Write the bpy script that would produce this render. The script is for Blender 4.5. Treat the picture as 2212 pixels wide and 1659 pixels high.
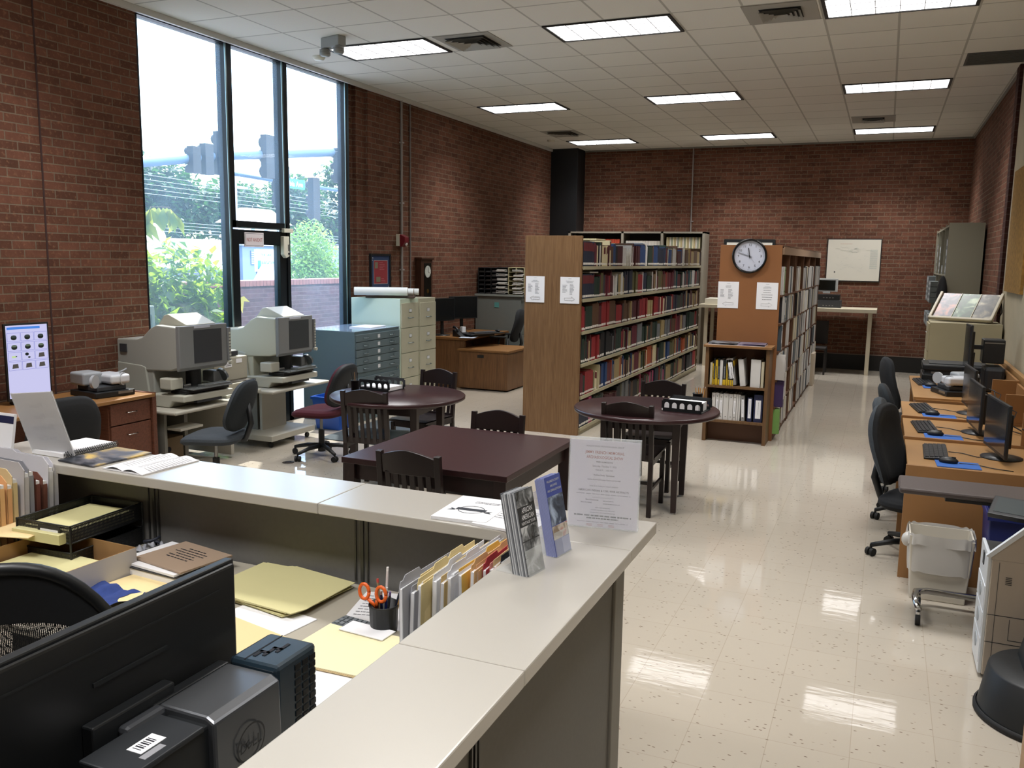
import bpy, bmesh, math, random
from math import sin, cos, pi, radians as RD
from mathutils import Vector as V, Matrix as M4
for o in list(bpy.data.objects): bpy.data.objects.remove(o)
SC = bpy.context.scene; COL = SC.collection
# ---------------------------------------------------------------- camera, world, sun, exposure
YAW, PITCH, ROLL, FPX = -.4041, .1440, .0149, 1865.
fw = V((sin(YAW)*cos(PITCH), cos(YAW)*cos(PITCH), -sin(PITCH)))
rt = V((cos(YAW), -sin(YAW), 0)); up = rt.cross(fw)
r2 = rt*cos(ROLL)+up*sin(ROLL); u2 = -rt*sin(ROLL)+up*cos(ROLL)
cam = bpy.data.objects.new('camera', bpy.data.cameras.new('camera')); COL.objects.link(cam)
cam.matrix_world = M4(((r2.x,u2.x,-fw.x,0),(r2.y,u2.y,-fw.y,0),(r2.z,u2.z,-fw.z,1.88),(0,0,0,1)))
cam.data.sensor_width = 36; cam.data.lens = FPX/2212*36; cam.data.clip_end = 400; cam.data.clip_start = .05
SC.camera = cam
W = bpy.data.worlds.new('sky'); SC.world = W; W.use_nodes = True
nt = W.node_tree; bg = nt.nodes['Background']
sk = nt.nodes.new('ShaderNodeTexSky'); sk.sky_type = 'NISHITA'; sk.sun_disc = False
sk.sun_elevation = RD(62); sk.sun_rotation = RD(90); sk.air_density = 1.2; sk.dust_density = 3
nt.links.new(sk.outputs[0], bg.inputs[0]); bg.inputs[1].default_value = 1.4
sun = bpy.data.objects.new('sun', bpy.data.lights.new('sun', 'SUN')); COL.objects.link(sun)
sun.data.energy = 11; sun.data.angle = RD(.6); sun.data.color = (1, .96, .88)
sun.rotation_euler = V((.33, -.5, -1)).to_track_quat('-Z', 'Y').to_euler(); sun.location = (-12, 8, 14)
SC.view_settings.view_transform = 'Standard'; SC.view_settings.look = 'None'
SC.view_settings.exposure = 0.0; SC.view_settings.gamma = 1; SC.view_settings.use_curve_mapping = False
SC.cycles.max_bounces = 8; SC.cycles.diffuse_bounces = 4; SC.cycles.glossy_bounces = 3; SC.cycles.transparent_max_bounces = 10
SC.cycles.transmission_bounces = 4; SC.cycles.sample_clamp_indirect = 6; SC.cycles.caustics_reflective = False; SC.cycles.caustics_refractive = False
SC.cycles.use_denoising = True
LAMP_W = 38
# ---------------------------------------------------------------- materials
def lin(h):
    if not isinstance(h, str): return (h[0], h[1], h[2], 1)
    h = h.lstrip('#'); c = [int(h[i:i+2], 16)/255 for i in (0, 2, 4)]
    return tuple((x/12.92 if x <= .04045 else ((x+.055)/1.055)**2.4) for x in c)+(1,)
MT = {}
def mat(name, col='#808080', rough=.5, metal=0., spec=.5, noise=0, nscale=30, bump=0, coat=0, emit=None, es=1, stretch=None, col2=None, alpha=1, trans=0):
    if name in MT: return MT[name]
    m = bpy.data.materials.new(name); m.use_nodes = True; t = m.node_tree; b = t.nodes['Principled BSDF']
    b.inputs['Base Color'].default_value = lin(col); b.inputs['Roughness'].default_value = rough
    b.inputs['Metallic'].default_value = metal; b.inputs['Specular IOR Level'].default_value = spec
    b.inputs['Coat Weight'].default_value = coat; b.inputs['Alpha'].default_value = alpha
    b.inputs['Transmission Weight'].default_value = trans
    if emit: b.inputs['Emission Color'].default_value = lin(emit); b.inputs['Emission Strength'].default_value = es
    if noise or bump or col2:
        tc = t.nodes.new('ShaderNodeTexCoord'); mp = t.nodes.new('ShaderNodeMapping')
        if stretch: mp.inputs['Scale'].default_value = stretch
        n = t.nodes.new('ShaderNodeTexNoise'); n.inputs['Scale'].default_value = nscale; n.inputs['Detail'].default_value = 6
        t.links.new(tc.outputs['Object'], mp.inputs[0]); t.links.new(mp.outputs[0], n.inputs[0])
        mx = t.nodes.new('ShaderNodeMix'); mx.data_type = 'RGBA'
        c = lin(col); k = 1-noise
        mx.inputs[6].default_value = lin(col2) if col2 else (c[0]*k, c[1]*k, c[2]*k, 1); mx.inputs[7].default_value = c
        rp = t.nodes.new('ShaderNodeMapRange'); rp.inputs[1].default_value = .35; rp.inputs[2].default_value = .65
        t.links.new(n.outputs[0], rp.inputs[0]); t.links.new(rp.outputs[0], mx.inputs[0]); t.links.new(mx.outputs[2], b.inputs['Base Color'])
        if bump:
            bp = t.nodes.new('ShaderNodeBump'); bp.inputs['Strength'].default_value = bump; bp.inputs['Distance'].default_value = .002
            t.links.new(n.outputs[0], bp.inputs['Height']); t.links.new(bp.outputs[0], b.inputs['Normal'])
    MT[name] = m; return m
def nodes_of(m): return m.node_tree.nodes, m.node_tree.links
def brick_mat(name, plane, c1='#7b5140', c2='#5c3c2e', mort='#80705f', vari='#9c7258'):
    m = mat(name, c1, .85, spec=.2); N, L = nodes_of(m); b = N['Principled BSDF']
    g = N.new('ShaderNodeNewGeometry'); s = N.new('ShaderNodeSeparateXYZ'); c = N.new('ShaderNodeCombineXYZ')
    L.new(g.outputs['Position'], s.inputs[0])
    if plane == 'x': L.new(s.outputs[1], c.inputs[0]); L.new(s.outputs[2], c.inputs[1])
    elif plane == 'y': L.new(s.outputs[0], c.inputs[0]); L.new(s.outputs[2], c.inputs[1])
    else:
        ad = N.new('ShaderNodeMath'); L.new(s.outputs[0], ad.inputs[0]); L.new(s.outputs[1], ad.inputs[1]); L.new(ad.outputs[0], c.inputs[0]); L.new(s.outputs[2], c.inputs[1])
    br = N.new('ShaderNodeTexBrick'); L.new(c.outputs[0], br.inputs[0])
    br.inputs['Scale'].default_value = 1; br.inputs['Brick Width'].default_value = .203; br.inputs['Row Height'].default_value = .0677
    br.inputs['Mortar Size'].default_value = .0055; br.inputs['Mortar Smooth'].default_value = .3; br.inputs['Bias'].default_value = -.1
    br.inputs['Color1'].default_value = lin(c1); br.inputs['Color2'].default_value = lin(c2); br.inputs['Mortar'].default_value = lin(mort)
    n = N.new('ShaderNodeTexNoise'); n.inputs['Scale'].default_value = 9; n.inputs['Detail'].default_value = 8; L.new(g.outputs['Position'], n.inputs[0])
    n2 = N.new('ShaderNodeTexNoise'); n2.inputs['Scale'].default_value = 34; n2.inputs['Detail'].default_value = 4; L.new(g.outputs['Position'], n2.inputs[0])
    mx = N.new('ShaderNodeMix'); mx.data_type = 'RGBA'; mr = N.new('ShaderNodeMapRange'); mr.inputs[1].default_value = .55; mr.inputs[2].default_value = .75; mr.inputs[4].default_value = .6
    L.new(n2.outputs[0], mr.inputs[0]); L.new(mr.outputs[0], mx.inputs[0]); L.new(br.outputs[0], mx.inputs[6]); mx.inputs[7].default_value = lin(vari)
    m2 = N.new('ShaderNodeMix'); m2.data_type = 'RGBA'; m2.blend_type = 'MULTIPLY'; m2.inputs[0].default_value = .5
    L.new(mx.outputs[2], m2.inputs[6]); L.new(n.outputs[0], m2.inputs[7]); 
    sat = N.new('ShaderNodeMix'); sat.data_type = 'RGBA'; sat.inputs[0].default_value = .0
    L.new(m2.outputs[2], b.inputs['Base Color'])
    ms = N.new('ShaderNodeMath'); ms.operation = 'MULTIPLY_ADD'; L.new(br.outputs['Fac'], ms.inputs[0]); ms.inputs[1].default_value = -1; L.new(n2.outputs[0], ms.inputs[2])
    bp = N.new('ShaderNodeBump'); bp.inputs['Strength'].default_value = .55; bp.inputs['Distance'].default_value = .006
    L.new(ms.outputs[0], bp.inputs['Height']); L.new(bp.outputs[0], b.inputs['Normal'])
    return m
def wood(name, c1, c2, rough=.4, axis='z', scale=1.0):
    m = mat(name, c1, rough, spec=.4); N, L = nodes_of(m); b = N['Principled BSDF']
    tc = N.new('ShaderNodeTexCoord'); mp = N.new('ShaderNodeMapping')
    sc = {'x': (4, 70, 70), 'y': (70, 4, 70), 'z': (70, 70, 3)}[axis]; mp.inputs['Scale'].default_value = [s*scale for s in sc]
    n = N.new('ShaderNodeTexNoise'); n.inputs['Scale'].default_value = 1; n.inputs['Detail'].default_value = 7; n.inputs['Distortion'].default_value = 1.2
    L.new(tc.outputs['Object'], mp.inputs[0]); L.new(mp.outputs[0], n.inputs[0])
    cr = N.new('ShaderNodeValToRGB'); L.new(n.outputs[0], cr.inputs[0]); cr.color_ramp.elements[0].position = .3; cr.color_ramp.elements[1].position = .66
    cr.color_ramp.elements[0].color = lin(c2); cr.color_ramp.elements[1].color = lin(c1); L.new(cr.outputs[0], b.inputs['Base Color'])
    return m
# ---------------------------------------------------------------- geometry builder
_TXT = {}
def text_mesh(s, bold=False):
    if s in _TXT: return _TXT[s]
    cu = bpy.data.curves.new('t', 'FONT'); cu.body = s; cu.size = 1; cu.resolution_u = 2
    if bold: cu.offset = .012
    ob = bpy.data.objects.new('t', cu); COL.objects.link(ob); dg = bpy.context.evaluated_depsgraph_get()
    me = ob.evaluated_get(dg).to_mesh(); vs = [(v.co.x, v.co.y) for v in me.vertices]; fs = [tuple(p.vertices) for p in me.polygons]
    ob.evaluated_get(dg).to_mesh_clear(); bpy.data.objects.remove(ob); bpy.data.curves.remove(cu)
    w = max([v[0] for v in vs] or [1]); _TXT[s] = (vs, fs, w); return _TXT[s]
class G:
    def __init__(s, T=None): s.v = []; s.f = []; s.m = []; s.sm = []; s.T = T or M4()
    def add(s, vs, fs, m=0, smooth=False):
        k = len(s.v); s.v += [tuple(s.T @ V(p)) for p in vs]
        for f in fs: s.f.append(tuple(i+k for i in f)); s.m.append(m); s.sm.append(smooth)
        return s
    def box(s, x0, y0, z0, x1, y1, z1, m=0):
        x0, x1 = min(x0, x1), max(x0, x1); y0, y1 = min(y0, y1), max(y0, y1); z0, z1 = min(z0, z1), max(z0, z1)
        return s.add([(x0,y0,z0),(x1,y0,z0),(x1,y1,z0),(x0,y1,z0),(x0,y0,z1),(x1,y0,z1),(x1,y1,z1),(x0,y1,z1)],
                     [(0,3,2,1),(4,5,6,7),(0,1,5,4),(1,2,6,5),(2,3,7,6),(3,0,4,7)], m)
    def bar(s, a, b, w, h=None, m=0, upv=(0,0,1)):
        a, b = V(a), V(b); d = (b-a).normalized(); u = V(upv)
        if abs(d.dot(u)) > .98: u = V((0,1,0))
        x = d.cross(u).normalized(); y = x.cross(d).normalized(); h = h or w
        P = [c+x*i*w/2+y*j*h/2 for c in (a, b) for i, j in ((-1,-1),(1,-1),(1,1),(-1,1))]
        return s.add(P, [(0,1,2,3),(4,7,6,5),(0,4,5,1),(1,5,6,2),(2,6,7,3),(3,7,4,0)], m)
    def prism(s, pts, ax, a0, a1, m=0, smooth=False):
        n = len(pts); f = {'x': lambda p, a: (a, p[0], p[1]), 'y': lambda p, a: (p[0], a, p[1]), 'z': lambda p, a: (p[0], p[1], a)}[ax]
        s.add([f(p, a0) for p in pts]+[f(p, a1) for p in pts], [(i, (i+1) % n, n+(i+1) % n, n+i) for i in range(n)], m, smooth)
        k = len(s.v)-2*n; s.f.append(tuple(range(k, k+n))[::-1]); s.f.append(tuple(range(k+n, k+2*n))); s.m += [m, m]; s.sm += [False, False]; return s
    def cyl(s, a, b, r0, r1=None, n=16, m=0, smooth=True):
        r1 = r0 if r1 is None else r1; a, b = V(a), V(b); d = (b-a).normalized(); u = V((0,0,1)) if abs(d.z) < .9 else V((1,0,0))
        x = d.cross(u).normalized(); y = d.cross(x)
        R = [[c+(x*cos(2*pi*i/n)+y*sin(2*pi*i/n))*r for i in range(n)] for c, r in ((a, r0), (b, r1))]
        s.add(R[0]+R[1], [(i, (i+1) % n, n+(i+1) % n, n+i) for i in range(n)], m, smooth)
        s.add(R[0], [tuple(range(n))[::-1]], m); return s.add(R[1], [tuple(range(n))], m)
    def tube(s, path, r, n=8, m=0):
        P = [V(p) for p in path]; rings = []; x = None
        for i, p in enumerate(P):
            d = (P[min(i+1, len(P)-1)]-P[max(i-1, 0)]).normalized()
            if x is None: x = d.cross(V((0,0,1)) if abs(d.z) < .9 else V((1,0,0))).normalized()
            x = (x-d*x.dot(d)).normalized(); y = d.cross(x); rr = r[i] if isinstance(r, (list, tuple)) else r
            rings.append([p+(x*cos(2*pi*k/n)+y*sin(2*pi*k/n))*rr for k in range(n)])
        vs = sum(rings, []); fs = [(i*n+k, i*n+(k+1) % n, (i+1)*n+(k+1) % n, (i+1)*n+k) for i in range(len(P)-1) for k in range(n)]
        fs += [tuple(range(n))[::-1], tuple(range((len(P)-1)*n, len(P)*n))]; return s.add(vs, fs, m, True)
    def lathe(s, prof, c=(0,0,0), n=24, m=0):
        vs = [(c[0]+r*cos(2*pi*k/n), c[1]+r*sin(2*pi*k/n), c[2]+z) for r, z in prof for k in range(n)]
        return s.add(vs, [(i*n+k, i*n+(k+1) % n, (i+1)*n+(k+1) % n, (i+1)*n+k) for i in range(len(prof)-1) for k in range(n)], m, True)
    def ell(s, c, r, n=16, q=10, m=0):
        vs = [(c[0]+r[0]*sin(pi*j/q)*cos(2*pi*k/n), c[1]+r[1]*sin(pi*j/q)*sin(2*pi*k/n), c[2]+r[2]*cos(pi*j/q)) for j in range(q+1) for k in range(n)]
        return s.add(vs, [(j*n+k, (j+1)*n+k, (j+1)*n+(k+1) % n, j*n+(k+1) % n) for j in range(q) for k in range(n)], m, True)
    def quad(s, a, b, c, d, m=0): return s.add([a, b, c, d], [(0,1,2,3)], m)
    def grid(s, fn, nu, nv, m=0, smooth=True, close=False):
        vs = [fn(i/nu, j/nv) for j in range(nv+1) for i in range(nu+1)]; w = nu+1
        return s.add(vs, [(j*w+i, j*w+i+1, (j+1)*w+i+1, (j+1)*w+i) for j in range(nv) for i in range(nu)], m, smooth)
    def plate(s, poly, z0, z1, m=0): return s.prism(poly, 'z', z0, z1, m)
    def text(s, txt, o, xd, yd, size, m=1, align='c', wmax=None, bold=False):
        vs, fs, w = text_mesh(txt, bold); o, xd, yd = V(o), V(xd).normalized(), V(yd).normalized()
        sx = size if not wmax else min(size, wmax/w) if wmax > 0 else size
        if wmax and wmax < 0: sx = -wmax/w
        off = {'c': -w/2, 'l': 0, 'r': -w}[align]
        return s.add([o+xd*(x+off)*sx+yd*y*size for x, y in vs], fs, m)
    def lines(s, o, xd, yd, w, rows, pitch, m=1, th=.35, seed=1, fill=.85, center=False):
        R = random.Random(seed); o, xd, yd = V(o), V(xd).normalized(), V(yd).normalized()
        for r in range(rows):
            L = w*(R.uniform(.5, 1) if fill < 1 else 1)*fill; x = (w-L)/2 if center else 0; e = x+L
            while x < e:
                ww = min(R.uniform(.02, .07)*w*2, e-x); a = o+xd*x-yd*r*pitch
                s.quad(a, a+xd*ww*.82, a+xd*ww*.82+yd*pitch*th, a+yd*pitch*th, m); x += ww
        return s
    def build(s, name, mats, parent=None, bevel=0, seg=2, label=None, sub=0, smooth=False, **tags):
        me = bpy.data.meshes.new(name); me.from_pydata(s.v, [], s.f)
        for x in (mats if isinstance(mats, (list, tuple)) else [mats]): me.materials.append(x)
        me.polygons.foreach_set('material_index', s.m); me.polygons.foreach_set('use_smooth', [True]*len(s.f) if smooth else s.sm); me.update()
        o = bpy.data.objects.new(name, me); COL.objects.link(o)
        if bevel:
            b = o.modifiers.new('b', 'BEVEL'); b.width = bevel; b.segments = seg; b.limit_method = 'ANGLE'; b.angle_limit = RD(40); b.harden_normals = False
        if sub: q = o.modifiers.new('s', 'SUBSURF'); q.levels = sub; q.render_levels = sub
        if parent is not None:
            o.parent = parent
            if not getattr(s, 'local', False) and parent.get('_w'): o.matrix_parent_inverse = M4.Translation(-V(parent['_l']))
        if label: o['label'] = label
        for k, v in tags.items(): o[k] = v
        return o
def tagit(o, label, cat, group=None, kind=None):
    o['label'] = label; o['category'] = cat
    if group: o['group'] = group
    if kind: o['kind'] = kind
    return o
def thing(name, label, cat, loc=(0,0,0), group=None, local=False):   # world-coordinate parts unless local
    o = bpy.data.objects.new(name, None); COL.objects.link(o); o.location = loc; o.empty_display_size = .1
    tagit(o, label, cat, group)
    if not local: o['_w'] = 1; o['_l'] = list(loc)
    return o
def dup(root, loc=None, rotz=None, label=None, group=None, parent=None):
    c = root.copy(); COL.objects.link(c)
    if parent is not None: c.parent = parent
    for ch in list(root.children): dup(ch, parent=c)
    if loc is not None: c.location = loc
    if rotz is not None: c.rotation_euler = (0, 0, rotz)
    if label: c['label'] = label
    if group: c['group'] = group
    return c
def single(g, name, mats, label, cat, group=None, bevel=0, kind=None, **k):
    return tagit(g.build(name, mats, None, bevel, **k), label, cat, group, kind)
def struct(g, name, mats, bevel=0, parent=None):
    o = g.build(name, mats, parent, bevel)
    if parent is None: o['kind'] = 'structure'
    return o
# common materials
black = mat('black_plastic', '#16181a', .45); dkgrey = mat('dark_grey_plastic', '#34363a', .5); white_pl = mat('white_plastic', '#d9dad6', .4)
paper = mat('paper', '#e9e8ea', .8, spec=.2); ink = mat('ink', '#2b2b30', .8, spec=.2); greyink = mat('grey_ink', '#8a8a8e', .8, spec=.2)
manila = mat('manila', '#e4cf9c', .8, spec=.2, noise=.06, nscale=6); chrome = mat('chrome', '#c8c8c8', .18, 1); steel = mat('steel', '#9a9a98', .35, .9)
beige_m = mat('beige_metal', '#b4af9b', .45, noise=.05, nscale=4); redink = mat('red_ink', '#a0453a', .8, spec=.2); cable = mat('cable', '#101113', .5)
rubber = mat('rubber', '#121212', .7)
# ================================================================ room
XL, XR, YB, ZC, YF = -6.15, 1.2, 16.6, 4.0, -3.0
# floor
fm = mat('vinyl_floor', '#b3a795', .045, spec=.6); N, L = nodes_of(fm); b = N['Principled BSDF']
g0 = N.new('ShaderNodeNewGeometry'); br = N.new('ShaderNodeTexBrick'); L.new(g0.outputs['Position'], br.inputs[0]); br.offset = 0
for k, v in (('Scale', 1), ('Brick Width', .3048), ('Row Height', .3048), ('Mortar Size', .0016), ('Mortar Smooth', .5)): br.inputs[k].default_value = v
br.inputs['Color1'].default_value = lin('#b3aa9c'); br.inputs['Color2'].default_value = lin('#b0a799'); br.inputs['Mortar'].default_value = lin('#a09586')
mp = N.new('ShaderNodeMapping'); mp.inputs['Scale'].default_value = (32, 96, 30); mp.inputs['Rotation'].default_value = (0, 0, .5); L.new(g0.outputs['Position'], mp.inputs[0])
vo = N.new('ShaderNodeTexVoronoi'); L.new(mp.outputs[0], vo.inputs[0]); vo.inputs['Scale'].default_value = .55
s1 = N.new('ShaderNodeMapRange'); s1.inputs[1].default_value = .1; s1.inputs[2].default_value = .14; s1.inputs[3].default_value = 1; s1.inputs[4].default_value = 0; L.new(vo.outputs['Distance'], s1.inputs[0])
nz = N.new('ShaderNodeTexNoise'); nz.inputs['Scale'].default_value = 5; L.new(g0.outputs['Position'], nz.inputs[0])
th = N.new('ShaderNodeMapRange'); th.inputs[1].default_value = .36; th.inputs[2].default_value = .46; L.new(nz.outputs[0], th.inputs[0])
ml = N.new('ShaderNodeMath'); ml.operation = 'MULTIPLY'; L.new(s1.outputs[0], ml.inputs[0]); L.new(th.outputs[0], ml.inputs[1])
mx = N.new('ShaderNodeMix'); mx.data_type = 'RGBA'; L.new(ml.outputs[0], mx.inputs[0]); L.new(br.outputs[0], mx.inputs[6]); mx.inputs[7].default_value = lin('#5d4a3c')
L.new(mx.outputs[2], b.inputs['Base Color'])
wv = N.new('ShaderNodeTexNoise'); wv.inputs['Scale'].default_value = 6; wv.inputs['Detail'].default_value = 6; mp2 = N.new('ShaderNodeMapping'); mp2.inputs['Scale'].default_value = (.7, 3.2, 1); mp2.inputs['Rotation'].default_value = (0, 0, .35)
L.new(g0.outputs['Position'], mp2.inputs[0]); L.new(mp2.outputs[0], wv.inputs[0])
bp = N.new('ShaderNodeBump'); bp.inputs['Strength'].default_value = .045; bp.inputs['Distance'].default_value = .01; L.new(wv.outputs[0], bp.inputs['Height']); L.new(bp.outputs[0], b.inputs['Normal'])
struct(G().box(XL-.3, YF, -.1, XR+.3, YB+.3, 0), 'floor', fm)
# ceiling
cm = mat('acoustic_tile', '#e2e0d9', .9, spec=.1); N, L = nodes_of(cm); b = N['Principled BSDF']
g0 = N.new('ShaderNodeNewGeometry'); mp = N.new('ShaderNodeMapping'); mp.inputs['Location'].default_value = (.655-.606*2+.606, -7.73+.615*13, 0); L.new(g0.outputs['Position'], mp.inputs[0])
br = N.new('ShaderNodeTexBrick'); br.offset = 0; L.new(mp.outputs[0], br.inputs[0])
for k, v in (('Scale', 1), ('Brick Width', .606), ('Row Height', .615), ('Mortar Size', .011), ('Mortar Smooth', .1)): br.inputs[k].default_value = v
br.inputs['Color1'].default_value = lin('#e6e4dd'); br.inputs['Color2'].default_value = lin('#e1dfd8'); br.inputs['Mortar'].default_value = lin('#b8b6af')
n = N.new('ShaderNodeTexNoise'); n.inputs['Scale'].default_value = 90; L.new(g0.outputs['Position'], n.inputs[0])
mx = N.new('ShaderNodeMix'); mx.data_type = 'RGBA'; mx.blend_type = 'MULTIPLY'; mx.inputs[0].default_value = .12; L.new(br.outputs[0], mx.inputs[6]); L.new(n.outputs['Color'], mx.inputs[7]); L.new(mx.outputs[2], b.inputs['Base Color'])
bp = N.new('ShaderNodeBump'); bp.inputs['Strength'].default_value = .3; bp.inputs['Distance'].default_value = .004; L.new(br.outputs['Fac'], bp.inputs['Height']); bp.invert = True; L.new(bp.outputs[0], b.inputs['Normal'])
struct(G().box(XL-.14, YF, ZC, XR+.3, YB+.3, ZC+.12), 'ceiling', cm)
bx, by = brick_mat('brick_side', 'x'), brick_mat('brick_end', 'y')
bxy = brick_mat('brick_both', 'xy')
# left wall: solid run by the camera, window bay, far run with a stepped jamb
g = G().box(XL-.2, YF, 0, XL, 5.93, ZC).box(XL-.15, 9.24, 0, XL-.1, 9.42, ZC).box(XL-.15, 9.42, 0, XL-.05, 9.62, ZC).box(XL-.15, 9.62, 0, XL, YB, ZC)
struct(g, 'wall_left', bxy)
struct(G().box(XL, 4.92, 0, XL+.004, 4.935, ZC), 'trim_1', mat('joint_sealant', '#3a2320', .8))
struct(G().box(XL-.3, YB, 0, XR+.3, YB+.3, ZC), 'wall_back', by)
struct(G().box(XL, YB-.03, 0, XR, YB, .27, 0).box(XL, YB-.035, .27, XR, YB, .285, 1), 'baseboard_back', [mat('black_base', '#141210', .6), mat('ledge', '#6d5c52', .8)])
struct(G().box(XR, 11.1, 0, XR+.3, YB, ZC), 'wall_right', bx)
cream = mat('cream_wall', '#b5a98f', .8, noise=.1, nscale=3)
g = G().box(XR-.015, YF, 0, XR+.3, 10.86, ZC, 0).box(XR-.05, 10.86, 0, XR+.3, 11.1, ZC, 1)
struct(g, 'wall_side', [cream, brick_mat('brick_pilaster', 'xy', '#4d2e28', '#3f2622', '#57473f', '#5a3a30')])
struct(G().box(XL-.3, YF-.2, 0, XR+.3, YF, ZC), 'wall_front', mat('wall_behind', '#8a7d6c', .9))
struct(G().box(XL, YF, ZC-.05, XL+.035, YB, ZC), 'trim_2', mat('white_angle', '#c9c8c4', .5))
struct(G().box(XL, 16.15, 0, XL+.55, YB, ZC), 'trim_3', mat('black_column', '#0d1013', .5), .004)
struct(G().box(XL+.035, YB-.02, ZC-.03, XR, YB, ZC).box(XR-.02, 11.1, ZC-.03, XR, YB, ZC), 'trim_4', mat('wall_angle', '#7e7c76', .6))
# window wall
frm = mat('bronze_frame', '#14181c', .4, .4); alu = mat('aluminium_edge', '#8fa5ab', .3, .8)
gm = bpy.data.materials.new('hazy_glass'); gm.use_nodes = True; N, L = nodes_of(gm); N.clear()
out = N.new('ShaderNodeOutputMaterial'); tr = N.new('ShaderNodeBsdfTransparent'); tr.inputs[0].default_value = (.97, .99, 1, 1)
gl = N.new('ShaderNodeBsdfGlossy'); gl.inputs['Roughness'].default_value = .02; tl = N.new('ShaderNodeBsdfTranslucent'); tl.inputs[0].default_value = (.62, .82, .98, 1)
lw = N.new('ShaderNodeLayerWeight'); lw.inputs[0].default_value = .12; ma = N.new('ShaderNodeMixShader'); mb_ = N.new('ShaderNodeMixShader')
tcn = N.new('ShaderNodeNewGeometry'); hn = N.new('ShaderNodeTexNoise'); hn.inputs['Scale'].default_value = 1.3; L.new(tcn.outputs['Position'], hn.inputs[0])
hr = N.new('ShaderNodeMapRange'); hr.inputs[3].default_value = .02; hr.inputs[4].default_value = .1; L.new(hn.outputs[0], hr.inputs[0])
L.new(hr.outputs[0], ma.inputs[0]); L.new(tr.outputs[0], ma.inputs[1]); L.new(tl.outputs[0], ma.inputs[2])
pw = N.new('ShaderNodeMath'); pw.operation = 'POWER'; pw.inputs[1].default_value = 5; lw.inputs[0].default_value = .5; pm = N.new('ShaderNodeMath'); pm.operation = 'MULTIPLY_ADD'; pm.inputs[1].default_value = .5; pm.inputs[2].default_value = .04; L.new(lw.outputs['Facing'], pw.inputs[0]); L.new(pw.outputs[0], pm.inputs[0]); L.new(pm.outputs[0], mb_.inputs[0]); L.new(ma.outputs[0], mb_.inputs[1]); L.new(gl.outputs[0], mb_.inputs[2]); L.new(mb_.outputs[0], out.inputs[0])
GX = XL-.08
def win(name, y0, y1, z0, z1):
    w = struct(G().box(GX-.06, y0, z0, GX+.05, y0+.05, z1).box(GX-.06, y1-.05, z0, GX+.05, y1, z1).box(GX-.06, y0, z0, GX+.05, y1, z0+.07).box(GX-.06, y0, z1-.05, GX+.05, y1, z1), name, frm)
    G().box(GX+.05, y1-.05, z0+.02, GX+.056, y1-.03, z1-.02).build('frame_strip', alu, w)
    G().box(GX-.005, y0+.05, z0+.07, GX, y1-.05, z1-.05).build('glass', gm, w); return w
win('window_1', 5.93, 7.12, 0, ZC); win('window_2', 7.12, 8.0, 2.16, ZC); win('window_3', 8.0, 9.2, 0, ZC)
struct(G().box(XL-.15, 9.2, 0, GX+.05, 9.24, ZC), 'trim_5', mat('aluminium_jamb', '#3e5560', .35, .6))
d = struct(G().box(GX-.05, 7.13, 0, GX+.04, 7.22, 2.14).box(GX-.05, 7.88, 0, GX+.04, 7.99, 2.14).box(GX-.05, 7.22, 1.99, GX+.04, 7.88, 2.14).box(GX-.05, 7.22, 0, GX+.04, 7.88, .25), 'door_1', frm, .003)
G().box(GX-.005, 7.22, .25, GX, 7.88, 1.99).build('glass', gm, d)
G().cyl((GX+.04, 7.93, 1.28), (GX+.055, 7.93, 1.28), .018).build('door_lock', steel, d)
G().box(GX+.03, 7.24, 2.155, GX+.055, 7.86, 2.165).build('header_strip', alu, d)
T = thing('door_sign', 'small white NOT AN EXIT sign stuck on the glass door', 'sign', (GX+.06, 7.44, 2.0))
g = G().box(GX+.045, 7.29, 1.965, GX+.055, 7.59, 2.115, 0).box(GX+.0555, 7.30, 1.975, GX+.056, 7.58, 2.105, 1).box(GX+.0565, 7.305, 1.98, GX+.057, 7.575, 2.10, 0)
g.text('NOT AN EXIT', (GX+.058, 7.44, 2.02), (0,1,0), (0,0,1), .055, 2, wmax=.25); g.build('panel', [mat('sign_white', '#d8d0d4', .5), greyink, redink], T)
T = thing('door_alarm', 'cream plastic exit alarm on the upper corner of the glass door', 'alarm', (GX+.06, 7.93, 1.9))
al = mat('cream_plastic', '#cfcbbb', .4)
G().prism([(7.885, 1.89), (7.89, 2.09), (7.985, 2.09), (7.985, 1.87), (7.93, 1.85)], 'x', GX+.04, GX+.09).build('housing', al, T, .006)
G().cyl((GX+.09, 7.965, 1.9), (GX+.094, 7.965, 1.9), .012).build('key_switch', dkgrey, T); G().box(GX+.09, 7.955, 1.93, GX+.093, 7.975, 2.0).build('indicator_strip', steel, T)
single(G().box(GX+.05, 7.9, 2.13, GX+.09, 8.06, 2.175), 'contact_sensor', al, 'small cream magnetic contact box above the door alarm', 'sensor', bevel=.004)
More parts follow.
